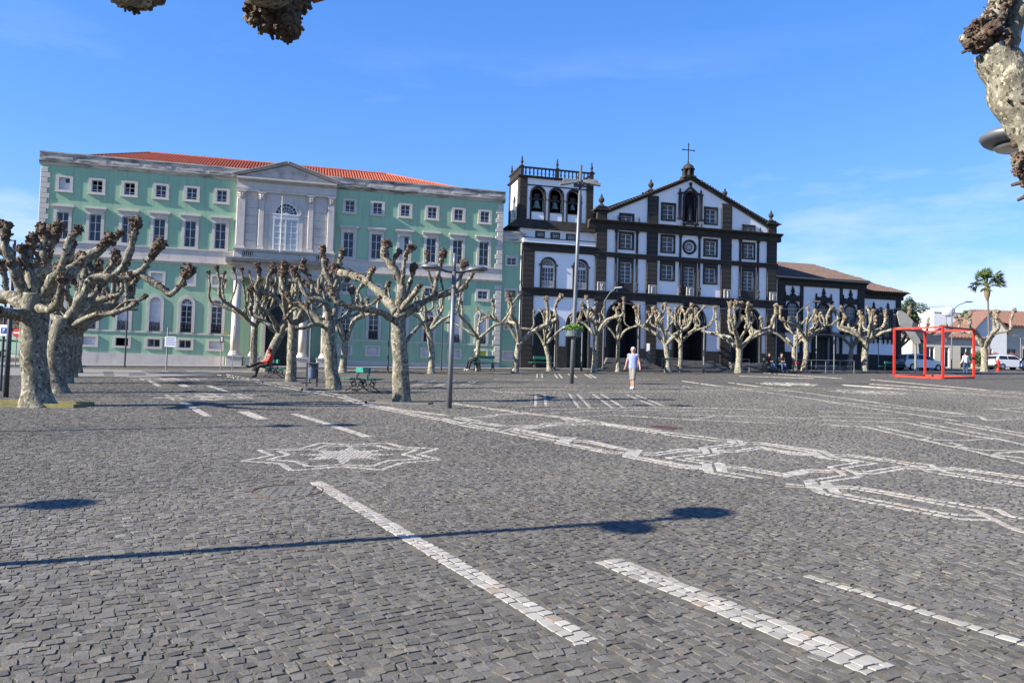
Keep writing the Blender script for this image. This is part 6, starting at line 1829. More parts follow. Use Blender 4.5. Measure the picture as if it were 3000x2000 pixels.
def lamp_head(m, c, d, k=1.0):
    """flat lens-shaped luminaire, its long axis along d"""
    ang = atan2(d[1], d[0])
    q = MB(); q.lathe([(0.02, 0.10), (0.14, 0.085), (0.24, 0.045), (0.29, 0.0), (0.27, -0.035), (0.20, -0.055), (0.02, -0.06)], 20)
    ca, sa = cos(ang), sin(ang)
    vs = [(c[0] + k * (x * 1.12 * ca - y * sa), c[1] + k * (x * 1.12 * sa + y * ca), c[2] + k * (z + 0.10 * x)) for x, y, z in q.v]
    m.add(vs, q.f)
def double_lamp(base, label, ang=0.55, top=4.25, arm_z=3.72, lean=(0, 0), group='double-headed square lamps', mat=None):
    o = empty('street_lamp', base, 0)
    mt = mat or m_lamp
    one('pole', mt, o, lambda m: (m.tube([(0, 0, -0.1), (lean[0] * .4, lean[1] * .4, 1.6), (lean[0], lean[1], arm_z + 0.02)], [0.072, 0.066, 0.058], 14), m.tube([(lean[0], lean[1], arm_z), (lean[0], lean[1], top)], [0.045, 0.042], 12)), smooth=True)
    one('collar', m_lamp_dark, o, lambda m: m.lathe([(0.075, arm_z - 0.45), (0.075, arm_z - 0.40)], 14, (lean[0], lean[1], 0)))
    for s in (-1, 1):
        d = (cos(ang) * s, sin(ang) * s)
        a = one('arm', m_lamp_dark, o, lambda m: m.tube([(lean[0], lean[1], arm_z), (lean[0] + d[0] * 0.2, lean[1] + d[1] * 0.2, arm_z + 0.01), (lean[0] + d[0] * 0.42, lean[1] + d[1] * 0.42, arm_z + 0.07)], [0.035, 0.032, 0.03], 8))
        h = one('lamp_head', mt, o, lambda m: lamp_head(m, (lean[0] + d[0] * 0.62, lean[1] + d[1] * 0.62, arm_z + 0.10), d), smooth=True)
        one('lens', m_lens, h, lambda m: m.lathe([(0.21, -0.062), (0.19, -0.075), (0.01, -0.08)], 18, (lean[0] + d[0] * 0.62, lean[1] + d[1] * 0.62, arm_z + 0.10)))
    return tag(o, label, 'street lamp', group)
def gp(px, py): return G(px, py)
double_lamp(gp(1316, 1195), 'grey double-headed lamp post right of the open-armed tree', 0.12, lean=(0.02, 0))
double_lamp(gp(17, 1163), 'dark double-headed lamp post at the left picture edge', 0.5, top=4.6, arm_z=4.35, mat=m_lamp_dark)
mid = (G(1955, 1536) + G(2190, 1490)) * 0.5
SD = Vector((-_to.x, -_to.y, 0)).normalized()
def lamp_for_shadow(c, z): return Vector((c.x - SD.x * z / tan(SUN_EL) , c.y - SD.y * z / tan(SUN_EL), 0))
for c, lb, an, zz in ((mid, 'lamp post left of view casting the long foreground shadow', 0.66, 4.55), (G(150, 1478), 'lamp post left of view casting the blob shadow at left', 0.4, 4.55)):
    b = lamp_for_shadow(c, zz + 0.18); b.z = gz(b.x, b.y)
    double_lamp(b, lb, an, top=zz + 0.55, arm_z=zz)
b = lamp_for_shadow(G(1060, 1243), 6.4); b.z = gz(b.x, b.y)
double_lamp(b, 'taller lamp post left of view casting the thin line shadow', 0.3, top=6.3, arm_z=6.0)
# the near lamp whose head shows at the right edge
hc = AT(2992, 402, 6.6)
b = Vector((hc.x + 0.62, hc.y + 0.05, 0)); b.z = gz(b.x, b.y)
double_lamp(b, 'near lamp whose tilted disc head shows at the right edge', 0.08, top=hc.z - b.z + 0.35, arm_z=hc.z - b.z - 0.12)

def arm_lamp(base, top, d, label, r=0.06, rise=0.9, group='curved-arm street lamps', mat=None, name='street_lamp'):
    o = empty(name, base); mt = mat or m_lamp
    d = Vector((d[0], d[1], 0))
    one('pole', mt, o, lambda m: m.tube([(0, 0, -0.1), (0, 0, top)], [r, r * 0.8], 10))
    one('arm', mt, o, lambda m: m.tube([(0, 0, top - 0.05), d * 0.45 + Vector((0, 0, top + rise * 0.6)), d + Vector((0, 0, top + rise))], [r * 0.7, r * 0.55, r * 0.5], 8))
    e = d + Vector((0, 0, top + rise)); n = d.normalized()
    one('lamp_head', mt, o, lambda m: m.beam(e - n * 0.1, e + n * 0.5 + Vector((0, 0, 0.02)), 0.20, 0.09))
    return tag(o, label, 'street lamp', group)
arm_lamp(gp(1766, 1086), 5.0, (0.75, -0.5), 'thin lamp post with slanting arm before the church letter plaques')
arm_lamp(gp(2334, 1089), 4.6, (1.2, -0.1), 'thin lamp post with arm across the white chapel wall')
arm_lamp(gp(2788, 1091), 5.25, (1.35, 0.2), 'grey curved-arm lamp post above the red cube', rise=0.75)
arm_lamp(gp(2990, 1080), 3.5, (-0.3, 0), 'thin pale lamp post at the far right by the white car', 0.045, 0.1, mat=m_galv)
for px, py, top, lb in ((365, 1076, 3.5, 'small dark lamp post before the green building, left one'), (1136, 1090, 3.4, 'small dark lamp post behind the open-armed tree trunk'), (1292, 1085, 3.1, 'small dark lamp post left of the far bench')):
    o = empty('small_lamp', gp(px, py))
    one('pole', m_lamp_dark, o, lambda m: m.tube([(0, 0, -0.1), (0, 0, top)], [0.055, 0.045], 10))
    one('lamp_head', m_lamp_dark, o, lambda m: (m.beam((0, 0, top - 0.02), (0.25, -0.05, top + 0.05), 0.05, 0.05), lamp_head(m, (0.42, -0.08, top + 0.05), (1, 0), 0.9)))
    tag(o, lb, 'street lamp', 'small dark lamps before the buildings')
o = empty('street_lamp', gp(466, 1070))
one('pole', m_lamp, o, lambda m: m.tube([(0, 0, -0.1), (0.05, 0, 4.9)], [0.10, 0.07], 10))
one('lattice_neck', m_lamp_dark, o, lambda m: (m.tube([(0.0, 0, 4.8), (-0.15, 0, 6.0)], 0.03, 6), m.tube([(0.12, 0, 4.8), (0.0, 0, 6.0)], 0.03, 6), [m.bar((-0.15 * k / 5, 0, 4.8 + 1.2 * k / 5), (0.12 - 0.12 * k / 5, 0, 4.8 + 1.2 * k / 5), 0.02) for k in range(6)]))
one('lamp_head', m_lamp, o, lambda m: lamp_head(m, (-0.25, 0, 6.05), (1, 0), 1.4))
tag(o, 'tall lamp post with lattice neck against the green wall', 'street lamp')

# ---- tall mast with floodlights and a hanging planter
Bm = gp(1674, 1123)
o = empty('floodlight_mast', Bm)
LN = 0.20
def mp(z): return Vector((LN * z / 10.2, 0, z))
one('pole', m_lamp, o, lambda m: m.tube([mp(-0.1), mp(2.5), mp(6), mp(10.25)], [0.105, 0.098, 0.085, 0.065], 14), smooth=True)
for s in (-1, 1):
    a = one('floodlight', m_galv, o, lambda m: (m.beam(mp(9.45) + Vector((s * 0.12, -0.05, 0.0)), mp(9.45) + Vector((s * 0.82, -0.1, 0.03)), 0.34, 0.12), m.beam(mp(9.4) + Vector((s * 0.45, -0.1, -0.02)), mp(9.36) + Vector((s * 0.95, -0.1, -0.05)), 0.28, 0.10)))
    one('lens', m_lens, a, lambda m: m.box(LN * .93 + min(s * 0.2, s * 0.8), LN * .93 + max(s * 0.2, s * 0.8), -0.25, 0.05, 9.37, 9.385))
one('bracket', m_lamp_dark, o, lambda m: (m.box(LN * .92 - 0.3, LN * .92 + 0.3, -0.12, 0.12, 9.22, 9.34), m.beam(mp(9.3) + Vector((-0.3, 0, 0)), mp(9.3) + Vector((0.3, 0, 0)), 0.1, 0.1)))
pc = mp(2.15)
pl = one('planter', plain('grey_green_planter', (0.085, 0.115, 0.12), 0.6, 0.15, 4), o, lambda m: m.lathe([(0.30, pc.z), (0.36, pc.z + 0.04), (0.40, pc.z + 0.30), (0.38, pc.z + 0.32), (0.34, pc.z + 0.27), (0.1, pc.z + 0.26)], 20, (pc.x, 0, 0)))
m_leaf = plain('planter_leaves', (0.12, 0.22, 0.04), 0.7, 0.4, 9)
def leaves(m, c, rx, rz, n, size, seed):
    r = random.Random(seed)
    for i in range(n):
        v = Vector((r.gauss(0, 1), r.gauss(0, 1), r.gauss(0, 1))).normalized() * (0.5 + 0.5 * r.random())
        p = Vector(c) + Vector((v.x * rx, v.y * rx, v.z * rz))
        a = Vector((r.gauss(0, 1), r.gauss(0, 1), r.gauss(0, 1))).normalized(); b = a.orthogonal().normalized()
        s = size * (0.6 + 0.8 * r.random())
        m.add([p - a * s, p + b * s * 0.5, p + a * s, p - b * s * 0.5], [(0, 1, 2, 3)])
tag(one('foliage', m_leaf, pl, lambda m: leaves(m, (pc.x, 0, pc.z + 0.38), 0.46, 0.26, 700, 0.06, 3)), kind='stuff')
tag(o, 'tall pale mast with twin floodlights and a flower planter', 'mast')

# ---- benches
def bench_meshes():
    fr = MB()
    for s in (-1, 1):
        # scrolled legs of one end frame
        fr.tube([(0, s * 0.10, 0.40), (0, s * 0.24, 0.30), (0, s * 0.20, 0.18), (0, s * 0.34, 0.08), (0, s * 0.46, 0.02)], [0.022, 0.024, 0.022, 0.024, 0.02], 6)
        fr.tube([(0, s * 0.05, 0.43), (0, s * 0.3, 0.44), (0, s * 0.52, 0.47)], [0.02, 0.018, 0.016], 6)
        q = [(0, s * (0.13 + 0.075 * cos(t)), 0.26 + 0.075 * sin(t)) for t in np.linspace(0, 2 * pi, 11)]
        fr.tube(q, 0.013, 5)
        q = [(0, s * (0.24 + 0.05 * cos(t)), 0.36 + 0.04 * sin(t)) for t in np.linspace(0, 2 * pi, 9)]
        fr.tube(q, 0.011, 5)
    fr.tube([(0, -0.10, 0.40), (0, 0.0, 0.14), (0, 0.10, 0.40)], 0.014, 5); fr.tube([(0, -0.2, 0.2), (0, 0, 0.30), (0, 0.2, 0.2)], 0.014, 5)
    fr.tube([(0, 0.0, 0.42), (0, 0.06, 0.52), (0, -0.04, 0.62), (0, 0.02, 0.74), (0, 0, 0.86)], [0.02, 0.018, 0.018, 0.018, 0.014], 6)
    fr.tube([(0, -0.03, 0.46), (0, 0.05, 0.60), (0, -0.03, 0.72)], 0.012, 5)
    frame = fr.mesh('end_frame', m_iron)
    seat = MB().bbox(-0.80, 0.80, -0.055, 0.055, -0.014, 0.014, 0.008).mesh('seat_slat', m_benchgreen)
    back = MB().bbox(-0.62, 0.62, -0.014, 0.014, -0.085, 0.085, 0.008).mesh('back_slat', m_benchgreen)
    return frame, seat, back
BF, BS, BB = bench_meshes()
def bench(base, ang, label, group='double-sided park benches', scale=1.0):
    o = empty('park_bench', base, ang); o.scale = (scale,) * 3
    for x in (-0.52, 0.52): inst('end_frame', BF, o, (x, 0, 0))
    for s in (-1, 1):
        for k in range(3): inst('seat_slat', BS, o, (0, s * (0.15 + 0.14 * k), 0.455 + 0.012 * k))
    inst('back_slat', BB, o, (0, 0.025, 0.78)); inst('back_slat', BB, o, (0, -0.03, 0.78), scale=(1, 1, 1))
    return tag(o, label, 'bench', group)
LANE = atan2(LD.y, LD.x)
bench(gp(1062, 1148), LANE + 0.05, 'empty green bench with black scroll legs between two plane trees')
Bp = gp(806, 1106)
bench(Bp, LANE, 'green bench carrying the person in the red jacket')
Bd = gp(1418, 1086)
bench(Bd, AZ + 0.05, 'dark bench by the green wall with the white-haired sitter', scale=1.15)
bench(gp(1588, 1083), AZ, 'bench before the leftmost church arch', scale=1.1)
Bq = gp(2262, 1090)
bench(Bq, AZ, 'bench left of the red bicycle with two sitters', scale=1.2)
bench(gp(2610, 1090), AZ, 'dark bench at the left foot of the red cube', scale=1.0)

# ---- litter bin
o = empty('litter_bin', gp(913, 1132))
m_bin = plain('blue_grey_bin', (0.075, 0.10, 0.145), 0.45, 0.15, 4)
for s in (-1, 1):
    one('post', m_lamp_dark, o, lambda m: m.box(s * 0.20 - 0.03, s * 0.20 + 0.03, -0.035, 0.035, -0.05, 0.92))
one('bin_body', m_bin, o, lambda m: m.lathe([(0.13, 0.30), (0.155, 0.34), (0.165, 0.70), (0.16, 0.72)], 16))
one('hood', m_bin, o, lambda m: (m.box(-0.232, 0.232, -0.13, 0.13, 0.90, 0.935), m.box(-0.165, 0.165, 0.10, 0.13, 0.72, 0.90)))
tag(o, 'blue-grey litter bin hung between two posts by the trees', 'bin')
o = empty('sign_post', gp(905, 1122))
one('post', m_lamp, o, lambda m: m.tube([(0, 0, -0.1), (0, 0, 3.4)], 0.05, 10))
tag(o, 'plain grey post standing just behind the litter bin', 'post')

# ---- signs
m_blue = plain('blue_sign', (0.012, 0.05, 0.30), 0.4, 0.05)
m_wsign = plain('white_sign', (0.62, 0.63, 0.66), 0.45, 0.05)
def letter_P(m, x, z, h, y):
    t = h * 0.16
    m.box(x - h * .28, x - h * .28 + t, y, y + 0.006, z - h / 2, z + h / 2)
    out = [(x - h * .28 + t, z + h / 2)] + [(x + h * .05 + h * .25 * sin(a), z + h * .25 + h * .25 * cos(a)) for a in np.linspace(0, pi, 9)] + [(x - h * .28 + t, z)]
    inn = [(x - h * .28 + t, z + h / 2 - t)] + [(x + h * .05 + (h * .25 - t) * sin(a), z + h * .25 + (h * .25 - t) * cos(a)) for a in np.linspace(0, pi, 9)] + [(x - h * .28 + t, z + t)]
    m.ring(out, inn, y, y + 0.006, closed=False)
c = AT(6, 968, 26.0); b = Vector((c.x, c.y, gz(c.x, c.y))); zc = c.z - b.z
o = empty('parking_sign', b)
one('post', m_lamp_dark, o, lambda m: (m.tube([(0.03, 0.05, -0.1), (0.03, 0.05, zc + 0.9)], 0.04, 8)))
bd = one('board', m_wsign, o, lambda m: m.bbox(-0.42, 0.18, -0.02, 0.0, zc - 0.18, zc + 0.19, 0.004))
pn_ = one('blue_panel', m_blue, bd, lambda m: m.box(-0.02, 0.16, -0.026, -0.021, zc - 0.09, zc + 0.09))
one('letter', m_wsign, bd, lambda m: letter_P(m, 0.08, zc, 0.13, -0.034))
tag(o, 'white board with blue parking P at the far left', 'sign')
c = AT(50, 975, 48.0); b = Vector((c.x, c.y, gz(c.x, c.y))); zc = c.z - b.z
o = empty('no_entry_sign', b)
one('post', m_galv, o, lambda m: m.tube([(0, 0, -0.1), (0, 0, zc + 0.2)], 0.03, 8))
dsc = one('disc', m_red, o, lambda m: m.prism([(0.26 * cos(t), zc + 0.26 * sin(t)) for t in np.linspace(0, 2 * pi, 20, endpoint=False)], -0.05, -0.035))
one('bar', m_wsign, dsc, lambda m: m.box(-0.18, 0.18, -0.06, -0.051, zc - 0.045, zc + 0.045))
tag(o, 'red round no-entry sign on a thin post at far left', 'sign')
b = gp(487, 1081)
o = empty('information_board', b)
one('post', m_galv, o, lambda m: m.tube([(0, 0, -0.1), (0, 0, 2.45)], 0.045, 8))
bd = one('board', m_wsign, o, lambda m: m.bbox(-0.13, 0.52, -0.08, -0.05, 1.32, 1.92, 0.005))
def lines(m):
    r = random.Random(4)
    for i in range(5):
        x = -0.06
        while x < 0.45:
            w = 0.03 + 0.07 * r.random(); m.box(x, min(0.47, x + w), -0.087, -0.081, 1.82 - i * 0.1, 1.865 - i * 0.1); x += w + 0.025
one('lettering', plain('blue_print', (0.08, 0.13, 0.35), 0.5), bd, lines)
tag(o, 'white information board with blue lines before the green wall', 'sign')
b = gp(646, 1083)
o = empty('small_sign', b)
one('post', m_galv, o, lambda m: m.tube([(0, 0, -0.1), (0, 0, 2.05)], 0.03, 8))
bd = one('plate', m_lamp_dark, o, lambda m: m.bbox(-0.09, 0.12, -0.05, -0.03, 1.62, 2.02, 0.004))
one('pictogram', m_wsign, bd, lambda m: (m.box(-0.02, 0.05, -0.058, -0.051, 1.70, 1.86), m.box(-0.05, 0.08, -0.058, -0.051, 1.88, 1.94)))
tag(o, 'small dark plate sign on thin post left of the portico', 'sign')
o = empty('thin_post', gp(680, 1086))
one('post', m_galv, o, lambda m: m.tube([(0, 0, -0.1), (0, 0, 2.6)], 0.025, 8))
tag(o, 'thin pale post before the left portico column', 'post')
b = gp(1897, 1088)
o = empty('notice_totem', b)
one('post', m_lamp_dark, o, lambda m: (m.box(-0.20, -0.14, -0.03, 0.03, -0.1, 1.9), m.box(0.14, 0.20, -0.03, 0.03, -0.1, 1.9)))
one('notice', m_wsign, o, lambda m: m.bbox(-0.10, 0.12, -0.06, -0.03, 1.45, 2.0, 0.004))
one('case', m_lamp_dark, o, lambda m: m.box(-0.138, 0.138, -0.03, 0.03, 0.5, 1.4))
tag(o, 'black notice stand with white sheet before the church', 'sign')
b = gp(2950, 1074)
o = empty('parking_sign', b)
one('post', m_galv, o, lambda m: m.tube([(0, 0, -0.1), (0, 0, 2.3)], 0.035, 8))
bd = one('board', m_blue, o, lambda m: m.bbox(-0.03, 0.33, -0.06, -0.04, 1.9, 2.42, 0.004))
one('letter', m_wsign, bd, lambda m: letter_P(m, 0.15, 2.17, 0.32, -0.068))
tag(o, 'blue parking sign above the white car at right', 'sign')

# ---- posts and rails before the church, cable above
for px, py, h, lb in ((2061, 1092, 3.3, 'thin grey post right of the central church door'), (2391, 1088, 2.9, 'thin grey post before the chapel door, left one'), (2443, 1092, 2.9, 'thin grey post before the chapel door, right one'), (2573, 1086, 2.3, 'thin pale post left of the red cube'), (1624, 1085, 3.3, 'thin grey post before the left church arches, first'), (1703, 1086, 3.0, 'thin grey post just right of the planter mast'),
                     (1868, 1086, 3.2, 'thin grey post right of the left church door'), (2222, 1086, 3.2, 'thin grey post right of the right church door')):
    o = empty('thin_post', gp(px, py))
    one('post', m_galv, o, lambda m: m.tube([(0, 0, -0.1), (0, 0, h)], [0.045, 0.035], 8))
    one('base_plate', m_lamp_dark, o, lambda m: m.lathe([(0.09, -0.05), (0.09, 0.25), (0.05, 0.28)], 10))
    tag(o, lb, 'post', 'thin posts along the church steps')
for u0, u1, lb in ((38.6, 40.0, 'low steel railing between left and central church steps'), (44.6, 45.6, 'low steel railing between central and right church steps'), (49.6, 54.6, 'low steel railing before the chapel')):
    gv = front_ground(u0, -3.4)
    o = empty('railing', front_world(u0, -3.4, gv), AZ)
    L_ = u1 - u0
    one('top_rail', m_galv, o, lambda m: m.tube([(0, 0, 0.95), (L_, 0, 0.95 + 0.0224 * L_)], 0.025, 8))
    one('mid_rail', m_galv, o, lambda m: m.tube([(0, 0, 0.5), (L_, 0, 0.5 + 0.0224 * L_)], 0.018, 8))
    n = max(2, int(L_ / 1.2) + 1)
    for i in range(n):
        x = L_ * i / (n - 1)
        one('post', m_galv, o, lambda m: m.tube([(x, 0, -0.1), (x, 0, 0.95 + 0.0224 * x)], 0.025, 8))
    tag(o, lb, 'railing', 'railings along the church steps')
a_, b_ = AT(1773, 884, 56.5), AT(2335, 905, 60.0); c_ = AT(2788, 895, 67.3)
o = empty('overhead_cable', a_)
def cab(m):
    pts = []
    for p, q in ((a_, b_), (b_, c_)):
        for i in range(13):
            t = i / 12; w = p.lerp(q, t); w.z -= 0.18 * 4 * t * (1 - t); pts.append(w - a_)
    m.tube(pts, 0.016, 5)
one('cable', m_galv, o, cab)
tag(o, 'thin pale cable strung between lamp posts across the church front', 'cable')

# ---- red cube frame
def cube():
    F = G(2762, 1110); th, s = 1.049, 3.40
    dl = Vector((-cos(th), sin(th), 0)); dr = Vector((sin(th), cos(th), 0))
    o = empty('cube_frame', F)
    c = [Vector((0, 0, 0)), dl * s, dl * s + dr * s, dr * s]
    zb = [gz(F.x + p.x, F.y + p.y) - F.z + 0.07 for p in c]
    H = 3.32; t = 0.125
    for p, z in zip(c, zb):
        one('post', m_red, o, lambda m: m.beam(p + Vector((0, 0, z - 0.05)), p + Vector((0, 0, H + 0.075)), t, t * 1.02))
    for k in range(4):
        p, q = c[k], c[(k + 1) % 4]; d = (q - p).normalized() * (t / 2 + 0.002)
        one('base_beam', m_red, o, lambda m: m.beam(p + d + Vector((0, 0, zb[k])), q - d + Vector((0, 0, zb[(k + 1) % 4])), t * 0.98, t * 0.96))
        one('top_beam', m_red, o, lambda m: m.beam(p + d + Vector((0, 0, H)), q - d + Vector((0, 0, H)), t * 0.98, t * 0.96))
    q = (c[0] * 0.72 + c[1] * 0.28) + Vector((0, -0.09, 0.09))
    one('bolt', m_iron, o, lambda m: m.blob(q, 0.05, 8, 6, amp=0))
    return tag(o, 'large open red cube frame standing on the square', 'sculpture')
cube()

# ---- grey slab sculpture behind the cube
YS = 62.0
zs_ = lambda x, y: AT(2580 + x * 420 / 1937, 780 + y * 340 / 1568, YS)
o = empty('slab_sculpture', Vector((zs_(500, 1000).x, YS, gz(zs_(500, 1000).x, YS))))
B_ = o.location.copy()
def plate(m, pts, th):
    P_ = [zs_(*p) - B_ for p in pts]
    n = len(P_)
    vs = P_ + [p + Vector((0.15, th, 0.05)) for p in P_]
    m.add(vs, [tuple(range(n)), tuple(range(2 * n - 1, n - 1, -1))] + [(i, (i + 1) % n, (i + 1) % n + n, i + n) for i in range(n)])
m_pslab = plain('pale_grey_slab', (0.24, 0.235, 0.22), 0.8, 0.2, 1.5, 0.4, 14, dirt=(0.13, 0.135, 0.13), dirt_scale=1.6)
m_dslab = plain('dark_slate', (0.045, 0.05, 0.065), 0.7, 0.35, 2.0, 0.5, 10)
one('pale_slab', m_pslab, o, lambda m: plate(m, [(228, 640), (245, 605), (285, 598), (350, 640), (440, 740), (425, 815), (470, 890), (530, 985), (545, 1040), (470, 1050), (415, 985), (345, 870), (268, 800)], 0.5))
one('dark_wing', m_dslab, o, lambda m: plate(m, [(442, 735), (520, 815), (600, 880), (700, 925), (800, 930), (870, 890), (960, 820), (1000, 830), (930, 930), (850, 1000), (720, 1035), (600, 1020), (530, 970), (480, 890), (430, 812)], 0.9))
one('foot', m_galv, o, lambda m: m.tube([(0.05, 0.4, -0.2), (0.05, 0.4, zs_(500, 960).z - B_.z)], 0.09, 10))
tag(o, 'grey stone sculpture of a tilted slab and dark curved wing behind the cube', 'sculpture')

# ---- hydrant
o = empty('fire_hydrant', gp(2924, 1087))
one('body', m_red, o, lambda m: m.lathe([(0.20, 0), (0.20, 0.08), (0.13, 0.12), (0.13, 0.72), (0.19, 0.76), (0.19, 0.84), (0.13, 0.95), (0.05, 1.05), (0.05, 1.12)], 14))
for s in (-1, 1): one('outlet', m_red, o, lambda m: m.tube([(0, 0, 0.62), (s * 0.26, 0, 0.62)], 0.075, 10))
tag(o, 'red fire hydrant in front of the white car', 'hydrant')

# ------------------------------------------------------------------ vehicles
m_tyre = plain('tyre_rubber', (0.015, 0.015, 0.016), 0.8)
m_rim = plain('alloy_rim', (0.35, 0.36, 0.37), 0.35, 0.1, 5, metal=0.7)
m_cglass = glass('car_glass', (0.01, 0.012, 0.016), 0.04)
m_lampred = plain('tail_light', (0.35, 0.01, 0.01), 0.25)
m_lampw = plain('headlight', (0.6, 0.62, 0.65), 0.15)
def car(base, ang, paint, label, kind='hatch', group='parked cars'):
    o = empty('parked_car', base, ang)
    L_, W_, H_ = (4.1, 1.72, 1.50) if kind != 'van' else (4.6, 1.85, 2.0)
    # side profile (x forward) of lower body and of the glasshouse
    body = [(-2.0, 0.42), (-2.03, 0.75), (-1.93, 0.98), (-0.6, 1.00), (0.75, 0.98), (1.5, 0.86), (1.92, 0.68), (2.03, 0.50), (1.98, 0.26), (-1.95, 0.26)]
    roof = [(-1.95, 0.96), (-1.72, 1.38), (-1.2, 1.48), (-0.2, 1.49), (0.25, 1.42), (1.05, 0.97)]
    if kind == 'van':
        body = [(-2.25, 0.42), (-2.28, 0.9), (-2.2, 1.15), (0.75, 1.15), (1.7, 1.02), (2.2, 0.80), (2.28, 0.5), (2.2, 0.28), (-2.2, 0.28)]
        roof = [(-2.2, 1.12), (-2.1, 1.9), (-1.5, 1.98), (0.4, 1.95), (0.9, 1.8), (1.55, 1.08)]
    def loft(m, prof, w0, w1, z0, z1):
        n = len(prof)
        def wy(z): t = max(0, min(1, (z - z0) / (z1 - z0))); return w0 + (w1 - w0) * t
        secs = []
        for k in (-1.0, -0.93, 0.93, 1.0):
            ins = 0.05 if abs(k) == 1 else 0.0
            cx = sum(p[0] for p in prof) / n; cz = sum(p[1] for p in prof) / n
            secs.append([(x + (cx - x) * ins * 0.6, k * wy(z), z + (cz - z) * ins) for x, z in prof])
        vs = [p for s in secs for p in s]; fs = [tuple(range(n)), tuple(range(4 * n - 1, 3 * n - 1, -1))]
        for a in range(3):
            for i in range(n): fs.append((a * n + i, (a + 1) * n + i, (a + 1) * n + (i + 1) % n, a * n + (i + 1) % n))
        m.add(vs, fs)
    bo = one('body', paint, o, lambda m: loft(m, body, W_ / 2, W_ / 2 - 0.04, 0.3, 1.1), smooth=False); fix_normals(bo.data)
    rf_ = one('cabin', paint, o, lambda m: loft(m, roof, W_ / 2 - 0.04, W_ / 2 - 0.22, 0.95, 1.5 if kind != 'van' else 2.0)); fix_normals(rf_.data)
    ztop = 1.36 if kind != 'van' else 1.78
    zb = 1.03 if kind != 'van' else 1.22
    for s in (-1, 1):
        def wins(m, x0, x1, x2, x3):
            yb = s * (W_ / 2 - 0.045 + 0.004); yt = s * (W_ / 2 - 0.045 - 0.18 * (ztop - 0.95) / 0.55 + 0.012)
            m.add([(x0, yb, zb), (x1, yb, zb), (x2, yt, ztop), (x3, yt, ztop), (x0, yb - s * .03, zb), (x1, yb - s * .03, zb), (x2, yt - s * .03, ztop), (x3, yt - s * .03, ztop)],
                  [(0, 1, 2, 3), (7, 6, 5, 4), (0, 4, 5, 1), (1, 5, 6, 2), (2, 6, 7, 3), (3, 7, 4, 0)])
        xs = ((-0.62, 0.82, 0.22, -0.62), (-1.70, -0.70, -0.70, -1.55)) if kind != 'van' else ((-0.1, 1.25, 0.75, -0.1), (-1.9, -0.2, -0.2, -1.9))
        for q in xs: one('side_window', m_cglass, o, lambda m: wins(m, *q))
        for x in (-1.28, 1.28):
            w = one('wheel', m_tyre, o, lambda m: m.tube([(x, s * (W_ / 2 - 0.20), 0.30), (x, s * (W_ / 2 + 0.005), 0.30)], 0.31, 20))
            one('rim', m_rim, w, lambda m: m.tube([(x, s * (W_ / 2 - 0.02), 0.30), (x, s * (W_ / 2 + 0.014), 0.30)], [0.20, 0.17], 14))
        one('mirror', paint, o, lambda m: m.blob((0.72, s * (W_ / 2 + 0.06), 1.03), 0.09, 8, 6, amp=0))
        one('headlight', m_lampw, o, lambda m: m.blob((1.83, s * (W_ / 2 - 0.28), 0.66), 0.14, 8, 6, amp=0, squash=(1, 1.2, .6)))
        one('tail_light', m_lampred, o, lambda m: m.blob((-1.98, s * (W_ / 2 - 0.16), 0.86), 0.11, 8, 6, amp=0, squash=(.6, 1, 1.4)))
    yw = W_ / 2 - 0.16
    if kind != 'van':
        one('windscreen', m_cglass, o, lambda m: m.add([(1.03, -yw, 1.0), (1.03, yw, 1.0), (0.32, yw - .07, 1.405), (0.32, -yw + .07, 1.405), (1.0, -yw, 0.97), (1.0, yw, 0.97), (0.29, yw - .07, 1.38), (0.29, -yw + .07, 1.38)], [(0, 1, 2, 3), (7, 6, 5, 4), (0, 4, 5, 1), (1, 5, 6, 2), (2, 6, 7, 3), (3, 7, 4, 0)]))
        one('rear_window', m_cglass, o, lambda m: m.add([(-1.955, -yw, 1.02), (-1.955, yw, 1.02), (-1.77, yw - .07, 1.36), (-1.77, -yw + .07, 1.36), (-1.92, -yw, 1.02), (-1.92, yw, 1.02), (-1.73, yw - .07, 1.36), (-1.73, -yw + .07, 1.36)], [(0, 3, 2, 1), (4, 5, 6, 7), (0, 1, 5, 4), (1, 2, 6, 5), (2, 3, 7, 6), (3, 0, 4, 7)]))
    one('bumper', m_tyre, o, lambda m: (m.box(-2.06, -1.9, -W_ / 2 + 0.06, W_ / 2 - 0.06, 0.30, 0.46), m.box(1.93, 2.06, -W_ / 2 + 0.06, W_ / 2 - 0.06, 0.28, 0.42)))
    return tag(o, label, 'car', group)
m_cwhite = plain('white_car_paint', (0.66, 0.67, 0.68), 0.25, 0.03, 2, spec=0.6)
m_csilver = plain('silver_car_paint', (0.42, 0.44, 0.48), 0.25, 0.04, 2, metal=0.4, spec=0.6)
car(gp(2692, 1086), AZ - 0.05, m_csilver, 'silver hatchback parked behind the red cube')
car(gp(2952, 1083), AZ - 0.08, m_cwhite, 'white estate car parked behind the hydrant')
car(gp(3062, 1090), AZ - 0.05, m_cwhite, 'white car nose cut off by the right picture edge')
car(AT(38, 1048, 62.0) * 1.0, 1.1, m_cwhite, 'white van parked at the far left behind the trunk', 'van')

